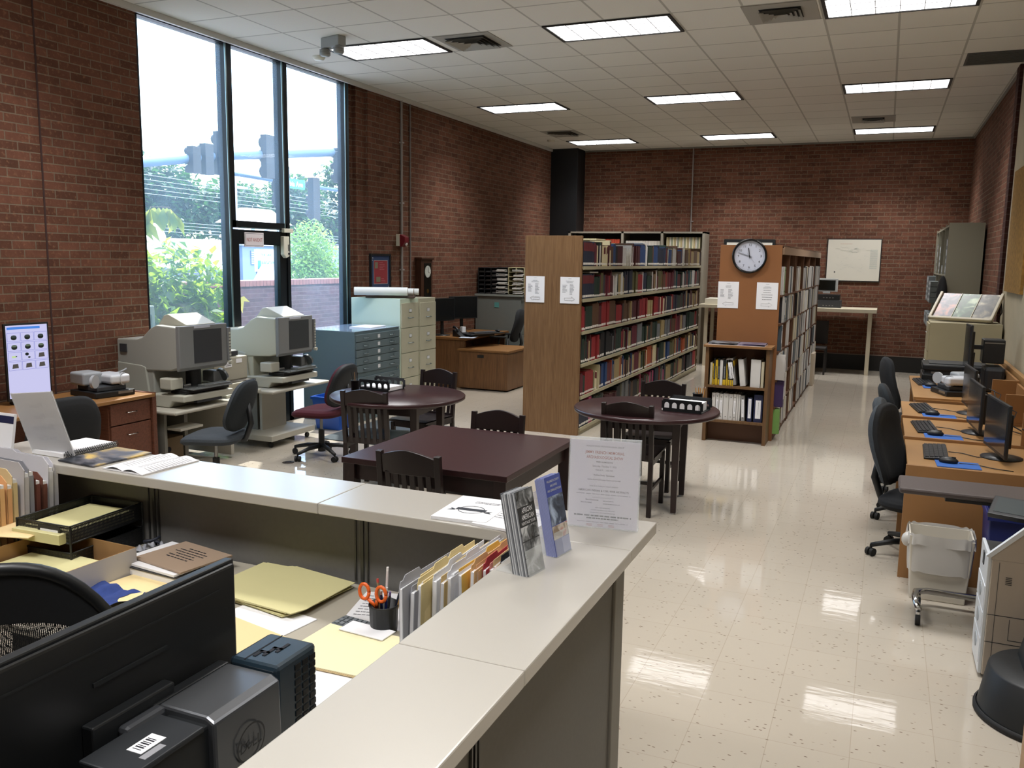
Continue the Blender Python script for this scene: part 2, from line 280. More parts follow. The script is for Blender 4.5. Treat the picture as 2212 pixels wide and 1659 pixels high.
# ---------------------------------------------------------------- ceiling fixtures
lens = bpy.data.materials.new('prismatic_lens'); lens.use_nodes = True; N, L = nodes_of(lens); b = N['Principled BSDF']
b.inputs['Base Color'].default_value = (.9,.9,.9,1); b.inputs['Emission Color'].default_value = (1,.98,.97,1)
g0 = N.new('ShaderNodeTexCoord'); wv = N.new('ShaderNodeTexWave'); wv.bands_direction = 'Y'; wv.inputs['Scale'].default_value = 1.55; wv.inputs['Distortion'].default_value = .3; L.new(g0.outputs['Object'], wv.inputs[0])
mr = N.new('ShaderNodeMapRange'); mr.inputs[3].default_value = 2.8; mr.inputs[4].default_value = 5.5; L.new(wv.outputs['Fac'], mr.inputs[0]); L.new(mr.outputs[0], b.inputs['Emission Strength'])
blkfr = mat('black_lamp_frame', '#0e0e0e', .5)
def troffer(x, y):
    t = thing('ceiling_light', 'x', 'ceiling light', (x, y, ZC), 'recessed ceiling lights', local=True)
    g = G(); g.local = True; w, h = .595, .3
    g.box(-w, -h, -.012, w, -h+.022, .0).box(-w, h-.022, -.012, w, h, .0).box(-w, -h+.022, -.012, -w+.03, h-.022, .0).box(w-.03, -h+.022, -.012, w, h-.022, .0); g.build('frame', blkfr, t)
    g = G(); g.box(-w+.03, -h+.022, -.004, w-.03, h-.022, -.001); g.build('diffuser', lens, t)
    g = G(); p = (2*w-.06)/6
    for i in range(1, 6): g.box(-w+.03+i*p-.003, -h+.022, -.009, -w+.03+i*p+.003, h-.022, -.004)
    for j in (1, 2): g.box(-w+.03, -h+.022+j*.185-.003, -.009, w-.03, -h+.022+j*.185+.003, -.004)
    g.build('louver', mat('louver', '#8f8f93', .4), t)
    la = bpy.data.lights.new('lamp', 'AREA'); la.shape = 'RECTANGLE'; la.size = 1.1; la.size_y = .5; la.energy = LAMP_W; la.color = (1, .99, .98); la.spread = RD(108)
    lo = bpy.data.objects.new('lamp', la); COL.objects.link(lo); lo.parent = t; lo.location = (0, 0, -.02)
    return t
cols = (-4.887, -2.472, -.049); rows = (8.04, 11.7, 15.43, 4.36, .68); first = None
CN = ('left', 'middle', 'right'); RN = ('near', 'second', 'far')
for i, x in enumerate(cols):
    for j, y in enumerate(rows):
        lab = 'rectangular fluorescent ceiling light, %s one in the %s row running down the room' % (RN[j], CN[i]) if j < 3 else 'rectangular fluorescent ceiling light overhead, out of the picture, %s column %s' % (CN[i], ('ahead of the desk', 'over the desk')[j-3])
        if first is None: first = troffer(x, y); first['label'] = lab
        else: dup(first, (x, y, ZC), None, lab)
vm = mat('vent_metal', '#9d9b94', .5); vd = mat('vent_dark', '#2c2b29', .8)
def vent(x, y, s, lab):
    t = thing('ceiling_vent', lab, 'air vent', (x, y, ZC), 'square ceiling vents')
    G().box(x-.3, y-.3, ZC-.006, x+.3, y+.3, ZC-.001).build('faceplate', vm, t)
    G().box(x-s, y-s, ZC-.009, x+s, y+s, ZC-.006).build('throat', vd, t)
    for k, r in enumerate((s, s*.78, s*.56, s*.34)):
        g = G(); q = r-.03; z0, z1 = ZC-.035, ZC-.01
        for (ax, ay, bx_, by_) in ((-1,-1,1,-1),(1,-1,1,1),(1,1,-1,1),(-1,1,-1,-1)):
            g.add([(x+ax*r, y+ay*r, z0), (x+bx_*r, y+by_*r, z0), (x+bx_*q, y+by_*q, z1), (x+ax*q, y+ay*q, z1)], [(0,1,2,3)])
        g.build('vane', vm, t)
vent(-3.91, 8.04, .21, 'square ceiling air vent beside the nearest left ceiling light'); vent(-5.2, 14.2, .21, 'square ceiling air vent near the far end of the left row of lights')
vent(-.98, 8.04, .17, 'square ceiling air vent between the near middle and near right lights'); vent(-.33, 14.2, .15, 'square ceiling air vent in front of the far right ceiling light')
t = thing('return_grille', 'dark grey rectangular return air grille near the right wall', 'air vent', (.87, 10.42, ZC))
G().box(.6, 10.16, ZC-.008, 1.165, 10.74, ZC-.001).build('frame', mat('grille_grey', '#4c4c49', .6), t)
g = G()
for k in range(11): g.box(.62, 10.19+k*.05, ZC-.014, 1.145, 10.2+k*.05, ZC-.008)
g.build('slats', mat('grille_slat', '#5a5a56', .6), t)
t = thing('emergency_light', 'grey ribbed emergency light unit with two lamp heads under the ceiling', 'emergency light', (-5.2, 7.4, ZC))
g = G(T=M4.Translation((-5.13, 7.42, 3.9))@M4.Rotation(-.25, 4, 'Z')); em = mat('emergency_grey', '#8f918e', .5)
g.box(-.13, -.05, 0, .13, .05, .1); g.build('bar_body', em, t, .008)
for sx in (-1, 1):
    g = G(T=M4.Translation((-5.13, 7.42, 3.9))@M4.Rotation(-.25, 4, 'Z')); g.lathe([(0, -.07), (.045, -.07), (.05, -.03), (.035, .0), (0, 0)], (sx*.1, -.02, 0), 16)
    for k in range(4): g.lathe([(.052, -.06+k*.014), (.056, -.056+k*.014), (.052, -.052+k*.014)], (sx*.1, -.02, 0), 16)
    g.build('lamp_head', em, t)
single(G().lathe([(0, -.04), (.05, -.038), (.065, -.02), (.07, 0)], (-5.76, 8.06, ZC), 20), 'smoke_detector', al, 'small round white smoke detector by the window edge of the ceiling', 'smoke detector')
single(G().lathe([(0, -.03), (.06, -.03), (.07, 0)], (-5.7, 14.95, ZC), 20), 'smoke_detector', al, 'small round detector at the far left of the ceiling', 'smoke detector')
# ---------------------------------------------------------------- wall things
cg = mat('painted_conduit', '#8f8884', .5)
t = thing('wall_conduit', 'pale surface conduit running down the brick wall to the red strobe box', 'conduit', (XL+.02, 10.42, 1.4))
G().cyl((XL+.02, 10.42, 1.35), (XL+.02, 10.42, 3.96), .016, n=10).build('pipe', cg, t)
for z in (1.7, 2.6, 3.4): G().box(XL, 10.39, z, XL+.045, 10.45, z+.02).build('clip', cg, t)
t = thing('wall_conduit', 'thin grey conduit on the brick wall just beyond the strobe box', 'conduit', (XL+.015, 10.66, 1.4))
G().cyl((XL+.015, 10.66, 1.35), (XL+.015, 10.66, 3.96), .010, n=10).build('pipe', mat('grey_conduit', '#6f6a68', .5), t)
t = thing('wall_conduit', 'thin pale conduit running down the middle of the back brick wall', 'conduit', (-3.43, YB-.02, 2.3))
G().cyl((-3.44, YB-.02, .3), (-3.47, YB-.02, 3.98), .012, n=8).build('pipe', cg, t); G().box(-3.47, YB-.04, 2.62, -3.42, YB, 2.64).build('clip', cg, t)
t = thing('strobe_alarm', 'dark red fire alarm strobe on a white box on the brick wall', 'fire alarm', (XL, 10.44, 2.1))
G().box(XL+.0, 10.3, 2.03, XL+.05, 10.4, 2.19).build('back_box', al, t); G().prism([(XL+.05, 2.02), (XL+.05, 2.19), (XL+.13, 2.15), (XL+.13, 2.08), (XL+.08, 2.02)], 'y', 10.31, 10.42).build('horn', mat('alarm_red', '#6b1520', .4), t, .004)
G().ell((XL+.11, 10.38, 2.06), (.02, .02, .025)).build('strobe_lens', mat('clear_lens', '#e9eef0', .1), t)
t = thing('framed_picture', 'blue matted framed picture with red centre hanging on the brick wall', 'picture', (XL, 9.81, 1.68))
y0, y1, z0, z1 = 9.64, 10.1, 1.45, 1.9; X = XL
G().box(X, y0-.02, z0-.02, X+.03, y0+.005, z1+.02).box(X, y1-.005, z0-.02, X+.03, y1+.02, z1+.02).box(X, y0, z0-.02, X+.03, y1, z0+.005).box(X, y0, z1-.005, X+.03, y1, z1+.02).build('frame', black, t)
g = G().box(X, y0, z0, X+.018, y1, z1, 0).box(X+.018, y0+.07, z0+.08, X+.020, y1-.06, z1-.07, 1).box(X+.018, y0+.065, z0+.075, X+.0195, y1-.055, z1-.065, 2)
g.box(X+.02, y0+.09, z1-.17, X+.022, y0+.16, z1-.09, 3).box(X+.02, y0+.12, z0+.1, X+.022, y0+.22, z0+.17, 3).lines((X+.0225, y0+.2, z1-.1), (0,1,0), (0,0,1), .17, 5, .022, 4).lines((X+.0225, y0+.24, z0+.14), (0,1,0), (0,0,1), .14, 3, .022, 4)
for (a, c) in ((y0+.03, z1-.04), (y0+.03, z1-.07), (y0+.045, z1-.04), (y1-.03, z0+.03), (y1-.03, z0+.05), (y1-.045, z0+.03)): g.box(X+.018, a, c, X+.02, a+.008, c+.01, 2)
g.build('artwork', [mat('mat_blue', '#24375c', .7), mat('art_red', '#8c2b33', .7), mat('art_line', '#b3b6b8', .7), mat('art_tan', '#77705a', .7), mat('art_pink', '#b5646a', .7)], t)
t = thing('pendulum_clock', 'dark wooden pendulum wall clock with white dial on the brick wall', 'clock', (XL, 11.0, 1.57))
wk = wood('dark_clock_wood', '#4a2c1c', '#2c1a12', .45)
G().box(XL, 10.82, 1.28, XL+.1, 11.15, 1.85).box(XL, 10.8, 1.85, XL+.12, 11.17, 1.88).build('case', wk, t, .004)
G().box(XL+.1, 10.9, 1.32, XL+.105, 11.1, 1.8).build('glass_door', mat('clock_dark', '#0d0b09', .15), t)
g = G().cyl((XL+.105, 11.0, 1.68), (XL+.109, 11.0, 1.68), .085, n=32, m=0)
for k in range(12): a = k*pi/6; g.bar((XL+.11, 11+.07*sin(a), 1.68+.07*cos(a)), (XL+.11, 11+.08*sin(a), 1.68+.08*cos(a)), .006, .002, 1)
g.bar((XL+.111, 11, 1.68), (XL+.111, 11.01, 1.74), .005, .002, 1).bar((XL+.111, 11, 1.68), (XL+.111, 11.04, 1.66), .006, .002, 1); g.build('dial', [mat('dial', '#b9bcb4', .5), ink], t)
G().cyl((XL+.106, 11.0, 1.4), (XL+.11, 11.0, 1.4), .03, n=20).build('pendulum', mat('brass', '#8a6a30', .3, .9), t)
t = thing('wall_map', 'large pale wall map in a thin black frame on the back brick wall', 'map', (-.54, YB, 1.6))
G().box(-1.0, YB-.03, 1.57, -.1, YB, 2.32).build('frame', black, t)
g = G().box(-.985, YB-.033, 1.585, -.115, YB-.03, 2.305, 0); R = random.Random(5)
for k in range(46):
    a = R.uniform(-.8, -.35); z = R.uniform(1.75, 2.18); g.bar((a, YB-.034, z), (a+R.uniform(-.09, .09), YB-.034, z+R.uniform(-.04, .04)), .0025, .001, 1)
g.lines((-.78, YB-.034, 2.225), (1,0,0), (0,0,1), .2, 1, .02, 2, fill=1).lines((-.28, YB-.034, 2.12), (1,0,0), (0,0,1), .12, 20, .017, 1, .3, fill=1).box(-.86, YB-.035, 1.72, -.84, YB-.034, 1.745, 3)
g.build('sheet', [mat('map_paper', '#cfcabd', .6), mat('map_line', '#8d9c9a', .7), mat('map_title', '#c09a86', .7), ink], t)
t = thing('framed_map', 'black framed white sheet on the back wall, peeking above the clock', 'map', (-2.36, YB, 1.6))
G().box(-2.82, YB-.03, 1.65, -1.9, YB, 2.3).build('frame', black, t); G().box(-2.77, YB-.034, 1.7, -1.95, YB-.03, 2.24).build('sheet', mat('map_paper2', '#d3d0c6', .6), t)
t = thing('cork_board', 'tan cork board on the cream wall at the right edge', 'notice board', (XR-.03, 10.1, 1.6))
G().box(XR-.045, 9.3, 1.62, XR-.016, 10.5, 2.85, 0).build('board', mat('cork', '#9c7434', .9, noise=.35, nscale=25), t)
# ================================================================ shelving range with books
ORD = ['', 'first', 'second', 'third', 'fourth', 'fifth', 'sixth', 'seventh', 'eighth', 'ninth', 'tenth', 'eleventh', 'twelfth', 'thirteenth', 'fourteenth', 'fifteenth', 'sixteenth', 'seventeenth', 'eighteenth', 'nineteenth']
TENS = {20: 'twent', 30: 'thirt', 40: 'fort', 50: 'fift', 60: 'sixt', 70: 'sevent', 80: 'eight', 90: 'ninet'}
TENW = {20: 'twenty', 30: 'thirty', 40: 'forty', 50: 'fifty', 60: 'sixty', 70: 'seventy', 80: 'eighty', 90: 'ninety'}
def ordw(n):
    if n < 20: return ORD[n]
    a, b_ = n//10*10, n % 10
    return TENS[a]+'ieth' if b_ == 0 else TENW[a]+'-'+ORD[b_]
oak = wood('oak_laminate', '#7f6040', '#694c2f', .45); sput = mat('putty_steel', '#a39b7f', .5)
t = thing('library_shelving', 'long double range of metal library shelves with a tall oak end panel', 'bookshelf', (-3.26, 11.8, 0))
G().box(-3.58, 8.68, 0, -2.94, 8.72, 2.13).build('end_panel', oak, t, .002)
G().box(-3.56, 15.0, 0, -2.94, 15.04, 2.1).build('end_panel', wood('dark_oak', '#5d4426', '#3f2c19', .5), t)
G().box(-3.265, 8.72, .1, -3.255, 15.0, 2.1).build('back_panel', sput, t)
SZ = (.075, .42, .77, 1.12, 1.465, 1.81)
for z in SZ:
    G().box(-3.25, 8.72, z-.02, -2.93, 15.0, z).box(-2.935, 8.72, z-.032, -2.925, 15.0, z+.004).build('shelf', sput, t)
    G().box(-3.57, 8.72, z-.03, -3.27, 15.0, z).build('shelf', sput, t)
G().box(-3.56, 8.72, 0, -2.945, 15.0, .05).build('plinth', sput, t)
for k in range(1, 7): G().box(-3.28, 8.72+k*.9-.015, .05, -3.24, 8.72+k*.9+.015, 2.1).build('upright', sput, t)
bpage = mat('book_pages', '#cfc4a8', .9); blab = mat('spine_label', '#dedad2', .7)
BC = dict(navy='#1d2538', maroon='#4a1a20', red='#8a2226', green='#1f3329', brown='#5a3f2b', tan='#a38f63', black='#17181a', grey='#6f7172', blue='#23416f', teal='#1f4c55', cream='#d5c9a2', white='#cfcdc8', orange='#a8502a', pink='#a33a63', olive='#5a5634', wine='#5f1f2c')
def book_proto(cn, kind=0):
    g = G(); g.local = True    # unit book: thickness along y, depth along x (spine at x=0, pages at -x), height z
    g.box(-.985, .06, .01, -.03, .94, .985, 1); g.box(-1, 0, 0, 0, .06, 1, 0).box(-1, .94, 0, 0, 1, 1, 0).box(-.03, 0, 0, .004, 1, 1, 0)
    if kind != 2: g.box(.0035, .12, .07, .008, .88, .16, 2)
    if kind == 1: g.box(.0035, 0, .62, .007, 1, .95, 3)
    m = mat('cloth_'+cn, BC[cn], .6, noise=.15, nscale=40)
    o = g.build('book', [m, bpage, blab, mat('spine_band', '#5e2024', .6)]); return o
protos = {}
def mesh_for(cn, kind):
    if (cn, kind) not in protos: o = book_proto(cn, kind); protos[(cn, kind)] = o.data; bpy.data.objects.remove(o)
    return protos[(cn, kind)]
def put_book(cn, kind, x, y, z, th, dp, h, label, group, lean=0, name='book', face=1):
    o = bpy.data.objects.new(name, mesh_for(cn, kind)); COL.objects.link(o); o.location = (x, y, z); o.scale = (dp, th, h)
    if face == -1: o.rotation_euler = (lean, 0, pi); o.location = (x, y+th, z)
    elif face == 'y': o.rotation_euler = (0, lean, -pi/2)
    else: o.rotation_euler = (lean, 0, 0)
    tagit(o, label, 'book', group); return o
R = random.Random(11)
ROWN = ['bottom', 'fifth', 'fourth', 'third', 'second', 'top']
pal = {5: 'navy maroon tan brown black blue white green cream wine', 4: 'navy maroon teal red tan olive green wine brown white', 3: 'cream tan navy brown green wine red black maroon maroon', 2: 'red black brown green green wine black maroon grey tan', 1: 'tan red blue cream green brown olive navy wine orange', 0: 'red black green maroon brown tan pink olive navy grey'}
rest = G(); restm = [mat('cloth_'+c, BC[c], .6, noise=.15, nscale=40) for c in BC]; keys = list(BC); ncount = 0
be = mat('bookend_metal', '#a59b78', .4)
bookend = []
for r, z in enumerate(SZ):
    y = 8.735; n = 0; x = -2.94; runs = 0; nb = 0; nind = 47 if r in (4, 5) else 50
    cols_ = pal[r].split(); cur = R.choice(cols_); left = 0; hh = .24
    if r >= 4: cur, left, hh = 'navy', 12, .265
    while y < 14.93:
        if left <= 0:
            cur = R.choice(cols_); left = R.choice([1, 1, 1, 2, 3, 7]); hh = R.uniform(.215, .295)
        th = R.uniform(.016, .045) if left < 5 or n > 14 else .031
        h = min(hh+(R.uniform(-.015, .015) if left < 3 else 0), .3); dp = R.uniform(.17, .24)
        yb = (y-8.72) % .9
        if yb < .012 or yb+th > .885 and yb < .9:
            y += .03 if yb < .012 else (.9-yb)+.02; continue
        if R.random() < .045 and n > 8 and len(bookend) < 40:
            bookend.append((y, z)); y += .03+R.choice([0, .05])
        if n < nind:
            n += 1; kind = 1 if (cur == 'navy' and r >= 4 and n <= 12) else (1 if cur == 'cream' and R.random() < .6 else 0)
            put_book(cur, kind, x, y, z, th, dp, h, '%s book, %s from the oak end panel on the %s shelf' % (cur, ordw(n), ROWN[r]), 'books on the oak-ended shelving', 0)
        else:
            m = keys.index(cur)+1; rest.box(x-dp, y, z, x, y+th, z+h, m).box(x, y+th*.12, z+h*.07, x+.002, y+th*.88, z+h*.16, 0)
        y += th+.0015; left -= 1
single(rest, 'books', [blab]+restm, 'mixed library books further along the oak-ended shelving', 'books', kind='stuff')
for i, (y, z) in enumerate(bookend):
    if i % 2 and y > 12: continue
    a = [( -3.13, z), (-2.945, z), (-2.945, z+.1), (-2.965, z+.15), (-3.0, z+.165), (-3.13, z+.165)]
    single(G().prism(a, 'y', y+.002, y+.008), 'bookend', be, 'tan metal bookend with rounded top holding up books on the oak-ended shelving', 'bookend', 'bookends on the oak-ended shelving')
# few books lying flat on top of rows and on the top
for k, (y, z, h, cn, w) in enumerate([(9.2, 1.81, .285, 'cream', .34), (9.0, 1.465, .27, 'white', .3), (9.35, 1.12, .28, 'teal', .3), (9.25, .77, .285, 'teal', .32), (11.2, 1.81, .285, 'white', .26)]):
    single(G().box(-3.18, y, z+h+.003, -2.95, y+w, z+h+.018, 0).box(-3.17, y+.004, z+h+.006, -2.952, y+w-.004, z+h+.015, 1), 'flat_book', [mat('cloth_'+cn, BC[cn], .6), bpage], '%s book lying flat on the row, %s shelf of oak-ended shelving' % (cn, ['top', 'second', 'third', 'fourth', 'top far'][k]), 'book', bevel=.002)
# back of range facing the other way is left with a few volumes seen on its far top: signs on end panel
def notice(nm, x, z, y, arrow, label, seed, w=.216, h=.279):
    t = thing(nm, label, 'notice', (x+w/2, y, z))
    g = G().box(x, y-.002, z, x+w, y, z+h, 0)
    g.lines((x+w*.42, y-.0025, z+h*.93), (1,0,0), (0,0,1), w*.16, 1, .008, 1, fill=1).lines((x+w*.25, y-.0025, z+h*.84), (1,0,0), (0,0,1), w*.5, 3, .009, 1, center=True, seed=seed)
    if arrow > 0 and seed == 4: g.lines((x+w*.2, y-.0025, z+h*.7), (1,0,0), (0,0,1), w*.6, 5, .024, 1, .25, seed=seed, fill=.95, center=True)
    else: g.lines((x+w*.12, y-.0025, z+h*.68), (1,0,0), (0,0,1), w*.3, 7, .0125, 1, .45, seed=seed).lines((x+w*.5, y-.0025, z+h*.7), (1,0,0), (0,0,1), w*.28, 9, .0125, 1, .45, seed=seed+9)
    cx, cz, a = x+w*.5, z+h*.17, arrow*w*.26; P = [(-a, .012), (a*.35, .012), (a*.35, .024), (a, 0), (a*.35, -.024), (a*.35, -.012), (-a, -.012)]
    for i in range(7): p, q = P[i], P[(i+1) % 7]; g.bar((cx+p[0], y-.003, cz+p[1]), (cx+q[0], y-.003, cz+q[1]), .0016, .0006, 1)
    g.build('sheet', [paper, greyink], t); return t
notice('paper_notice', -3.565, 1.42, 8.678, -1, 'white notice with left arrow on the tall oak end panel', 1)
notice('paper_notice', -3.17, 1.42, 8.678, 1, 'white notice with right arrow on the tall oak end panel', 2)
# ---- metal cases standing across the far end, seen above the range
t = thing('steel_bookcase', 'grey steel bookcase against the back wall, seen over the long shelving', 'bookshelf', (-4.4, 16.3, 0))
for x in (-5.72, -4.66, -3.9, -3.13): G().box(x, 16.05, 0, x+.045, 16.5, 2.42).build('side_panel', mat('grey_steel', '#8c8578', .5), t)
G().box(-5.72, 16.05, 2.39, -3.085, 16.5, 2.42).build('top_panel', MT['grey_steel'], t)
for z in (.1, .5, .9, 1.3, 1.7, 2.08): G().box(-5.7, 16.06, z-.02, -3.1, 16.5, z).build('shelf', MT['grey_steel'], t)
G().box(-5.7, 16.49, .1, -3.1, 16.5, 2.4).build('back_panel', mat('case_back', '#4a4038', .7), t)
x = -5.3; k = 0
while x < -3.2:
    sec = 0 if x < -4.68 else (1 if x < -3.92 else 2)
    if min(abs(x-q) for q in (-4.66, -3.9)) < .05 or -4.70 < x < -4.6 or -3.95 < x < -3.84: x += .06; continue
    th = .05 if sec == 0 else (.055 if sec == 1 else .03); cn = ('white' if x < -5.02 else 'orange') if sec == 0 else ('white' if sec == 1 else ['cream', 'tan', 'white', 'olive'][k % 4])
    k += 1; h = .2 if sec == 0 else (.17 if sec == 1 else .24)
    single(G().box(x, 16.1, 2.08, x+th-.004, 16.34, 2.08+h, 0), 'archive_volume', mat('vol_'+cn, {'white': '#c8c2b8', 'orange': '#b5462c', 'cream': '#cfc59f', 'tan': '#aa9a72', 'olive': '#8f9580'}[cn], .7), '%s volume, %s from the left on the top of the steel bookcase' % (cn, ordw(k)), 'book', 'volumes on the steel bookcase')
    x += th
# ---------------------------------------------------------------- second range: wooden binder shelving with clock
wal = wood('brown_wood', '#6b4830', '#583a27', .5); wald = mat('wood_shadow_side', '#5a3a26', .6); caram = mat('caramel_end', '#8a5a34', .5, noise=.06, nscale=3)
t = thing('wooden_shelving', 'long brown wooden shelving range full of binders, clock on its end', 'bookshelf', (-1.3, 12, 0))
G().box(-1.63, 9.38, 0, -1.0, 9.41, 2.06).build('end_panel', caram, t, .002)
UY = [9.41, 10.05, 10.72, 10.86, 11.83, 12.78, 13.8, 14.82]
for i, y in enumerate(UY[1:]): G().box(-1.62, y-.014, 0, -.985, y+.014, 2.05).build('upright', wal, t)
S2 = (.07, .36, .65, .95, 1.245, 1.545)
G().box(-1.62, 9.41, 2.03, -.99, 14.83, 2.06).build('top_panel', wal, t); G().box(-1.0, 9.41, 1.965, -.98, 14.83, 2.045).build('fascia', mat('pale_fascia', '#9b8068', .5), t)
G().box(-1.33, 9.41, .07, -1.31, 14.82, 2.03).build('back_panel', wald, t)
for z in S2: G().box(-1.31, 9.41, z-.022, -.985, 14.82, z).box(-1.61, 9.41, z-.022, -1.33, 14.82, z).build('shelf', wal, t)
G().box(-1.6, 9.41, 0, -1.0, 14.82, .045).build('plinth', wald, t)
R = random.Random(4)
bcol = {'white': '#cbc8c4', 'grey': '#8d8a88', 'cream': '#c9c0a5', 'dark': '#2c2a2e', 'purple': '#43305e', 'green': '#7fae5e', 'blue': '#2f5c86', 'slate': '#4b5760'}
bm = {k: mat('binder_'+k, v, .45) for k, v in bcol.items()}
def binder(x, y, z, th, dp, h, cn, label, group=None, axis='x', lean=0, holes=True, tag=None):
    """spine faces +x (axis x) or -y (axis y)"""
    T = M4.Translation((x, y, z))@(M4.Rotation(-pi/2, 4, 'Z') if axis == 'y' else M4())@M4.Rotation(lean, 4, 'X')
    t = thing('ring_binder', label, 'binder', (x, y, z), group)
    G(T).box(-dp, 0, 0, 0, .003, h).box(-dp, th-.003, 0, 0, th, h).box(-.003, 0, 0, 0, th, h).build('cover', bm[cn], t, .0012, 1)
    G(T).box(-dp+.02, .006, .012, -.02, th-.006, h-.02).build('pages', paper, t)
    if holes and th > .02:
        g = G(T)
        for q in (.035, h-.035): g.cyl((0, th/2, q), (.001, th/2, q), .005, n=8)
        g.build('rivet', ink, t)
    if tag: G(T).box(0, th*.2, h*tag[0], .0012, th*.8, h*tag[1], 0).lines((.0016, th*.5, h*tag[1]-.02), (0,0,-1), (0,1,0), h*(tag[1]-tag[0])*.7, 1, .006, 1, .6, fill=1).build('label', [paper, greyink], t, label='white paper label')
    return t
brest = G()
rn = ['bottom', 'fifth', 'fourth', 'third', 'second', 'top']; cnt = 0
for r, z in enumerate(S2):
    n = 0
    for bi, (a, b_) in enumerate(zip(UY[:-1], UY[1:])):
        if b_-a < .3: continue
        y = a+.02+(R.uniform(0, .15) if r not in (0, 2) else 0); lim = b_-.03-(R.uniform(0, .35) if r != 4 else .05)
        while y < lim-.03:
            n += 1
            th = R.choice([.025, .035, .045, .06]); cn = R.choice(['white', 'white', 'white', 'grey', 'cream', 'white', 'grey', 'dark', 'slate'])
            if bi == 0: cn = {(5, 3): 'green', (5, 1): 'white', (4, 5): 'blue', (1, 1): 'purple', (0, 1): 'green', (2, 1): 'white'}.get((r, n), cn)
            if bi == 0 and n == 1 and r in (0, 1, 2): th = .07
            h = R.uniform(.255, .285) if r < 5 else R.uniform(.27, .3)
            if y+th > b_-.02: n -= 1; break
            xx = -1.0+R.uniform(.0, .03)+(.06 if bi == 0 and n == 1 and r < 3 else 0)
            if bi == 0 or (bi == 2 and n < 17): binder(xx, y, z, th, .27, h, cn, '%s ring binder, %s from the near end on the %s shelf of the wooden range' % (cn, ordw(n), rn[r]), 'binders in the wooden shelving', tag=(.3, .8) if th > .05 and cn != 'green' else None)
            elif n <= 42: single(G().box(xx-.26, y, z, xx, y+th-.003, z+h), 'ring_binder', bm[cn], '%s ring binder, %s from the near end on the %s shelf of the wooden range' % (cn, ordw(n), rn[r]), 'binder', 'binders in the wooden shelving')
            else: brest.box(xx-.26, y, z, xx, y+th-.003, z+h, list(bm).index(cn))
            y += th+.003
single(brest, 'binders', list(bm.values()), 'binders at the far end of the wooden shelving', 'binders', kind='stuff')
notice('paper_notice', -1.635, 1.395, 9.378, -1, 'white notice with left arrow below the round clock', 3)
notice('paper_notice', -1.235, 1.395, 9.378, 1, 'white notice with right arrow beside the binder shelves', 4)
t = thing('wall_clock', 'round black rimmed wall clock with white dial on the shelving end', 'clock', (-1.325, 9.37, 1.945))
cx, cz, y = -1.325, 1.945, 9.38
g = G(T=M4.Translation((cx, y, cz))@M4.Rotation(pi/2, 4, 'X')); g.lathe([(.15, 0), (.178, 0), (.18, .02), (.176, .034), (.165, .036), (.158, .028), (.156, .012)], n=48); g.build('rim', mat('black_gloss', '#0c0c0e', .2), t)
g = G().cyl((cx, y, cz), (cx, y-.012, cz), .158, n=48, m=0)
for k in range(60): a = k*pi/30; r0 = .138 if k % 5 else .135; g.bar((cx+r0*sin(a), y-.0125, cz+r0*cos(a)), (cx+.143*sin(a), y-.0125, cz+.143*cos(a)), .002, .0005, 1)
for k in range(1, 13): a = k*pi/6; g.text(str(k), (cx+.115*sin(a), y-.013, cz+.115*cos(a)-.0125), (1,0,0), (0,0,1), .036, 1)
g.build('dial', [mat('clock_dial', '#c5c8d6', .4), mat('clock_ink', '#101014', .5)], t)
def hand(a, r, w, nm, m, tail=.025): G().bar((cx-tail*sin(a), y-.018, cz-tail*cos(a)), (cx+r*sin(a), y-.018, cz+r*cos(a)), w, .002).build(nm, m, t)
hand(RD(-9), .085, .007, 'hour_hand', MT['clock_ink']); hand(RD(-72), .125, .006, 'minute_hand', MT['clock_ink']); hand(RD(143), .09, .0015, 'second_hand', greyink, .04)
G().cyl((cx, y-.016, cz), (cx, y-.022, cz), .007, n=12).build('hub', MT['clock_ink'], t)
# small case in front
t = thing('low_bookcase', 'low brown wooden bookcase in front of the caramel end panel', 'bookshelf', (-1.35, 9.2, 0))
x0, x1, y0, y1 = -1.68, -1.03, 9.08, 9.37; sw = wood('oak_edge', '#6f5233', '#5a4029', .45)
G().box(x0, y0, 0, x0+.035, y1, 1.0).build('side_panel', sw, t); G().box(x1-.035, y0, 0, x1, y1, 1.0).build('side_panel', sw, t)
G().box(x0-.02, y0-.02, 1.0, x1+.02, y1, 1.025).build('top_panel', mat('bookcase_top', '#86603a', .4), t, .003)
for z in (.235, .6): G().box(x0+.035, y0, z-.025, x1-.035, y1-.02, z).build('shelf', sw, t)
G().box(x0+.035, y1-.02, .2, x1-.035, y1-.01, 1.0).build('back_panel', wald, t); G().box(x0+.035, y0+.14, 0, x1-.035, y0+.16, .21).build('kick_board', wald, t)
yl = mat('binder_yellow', '#c9a51f', .5); bm['yellow'] = yl; bm['black'] = mat('binder_black', '#141416', .5); bm['navy'] = mat('binder_navy', '#1c2246', .5)
xx = x0+.05
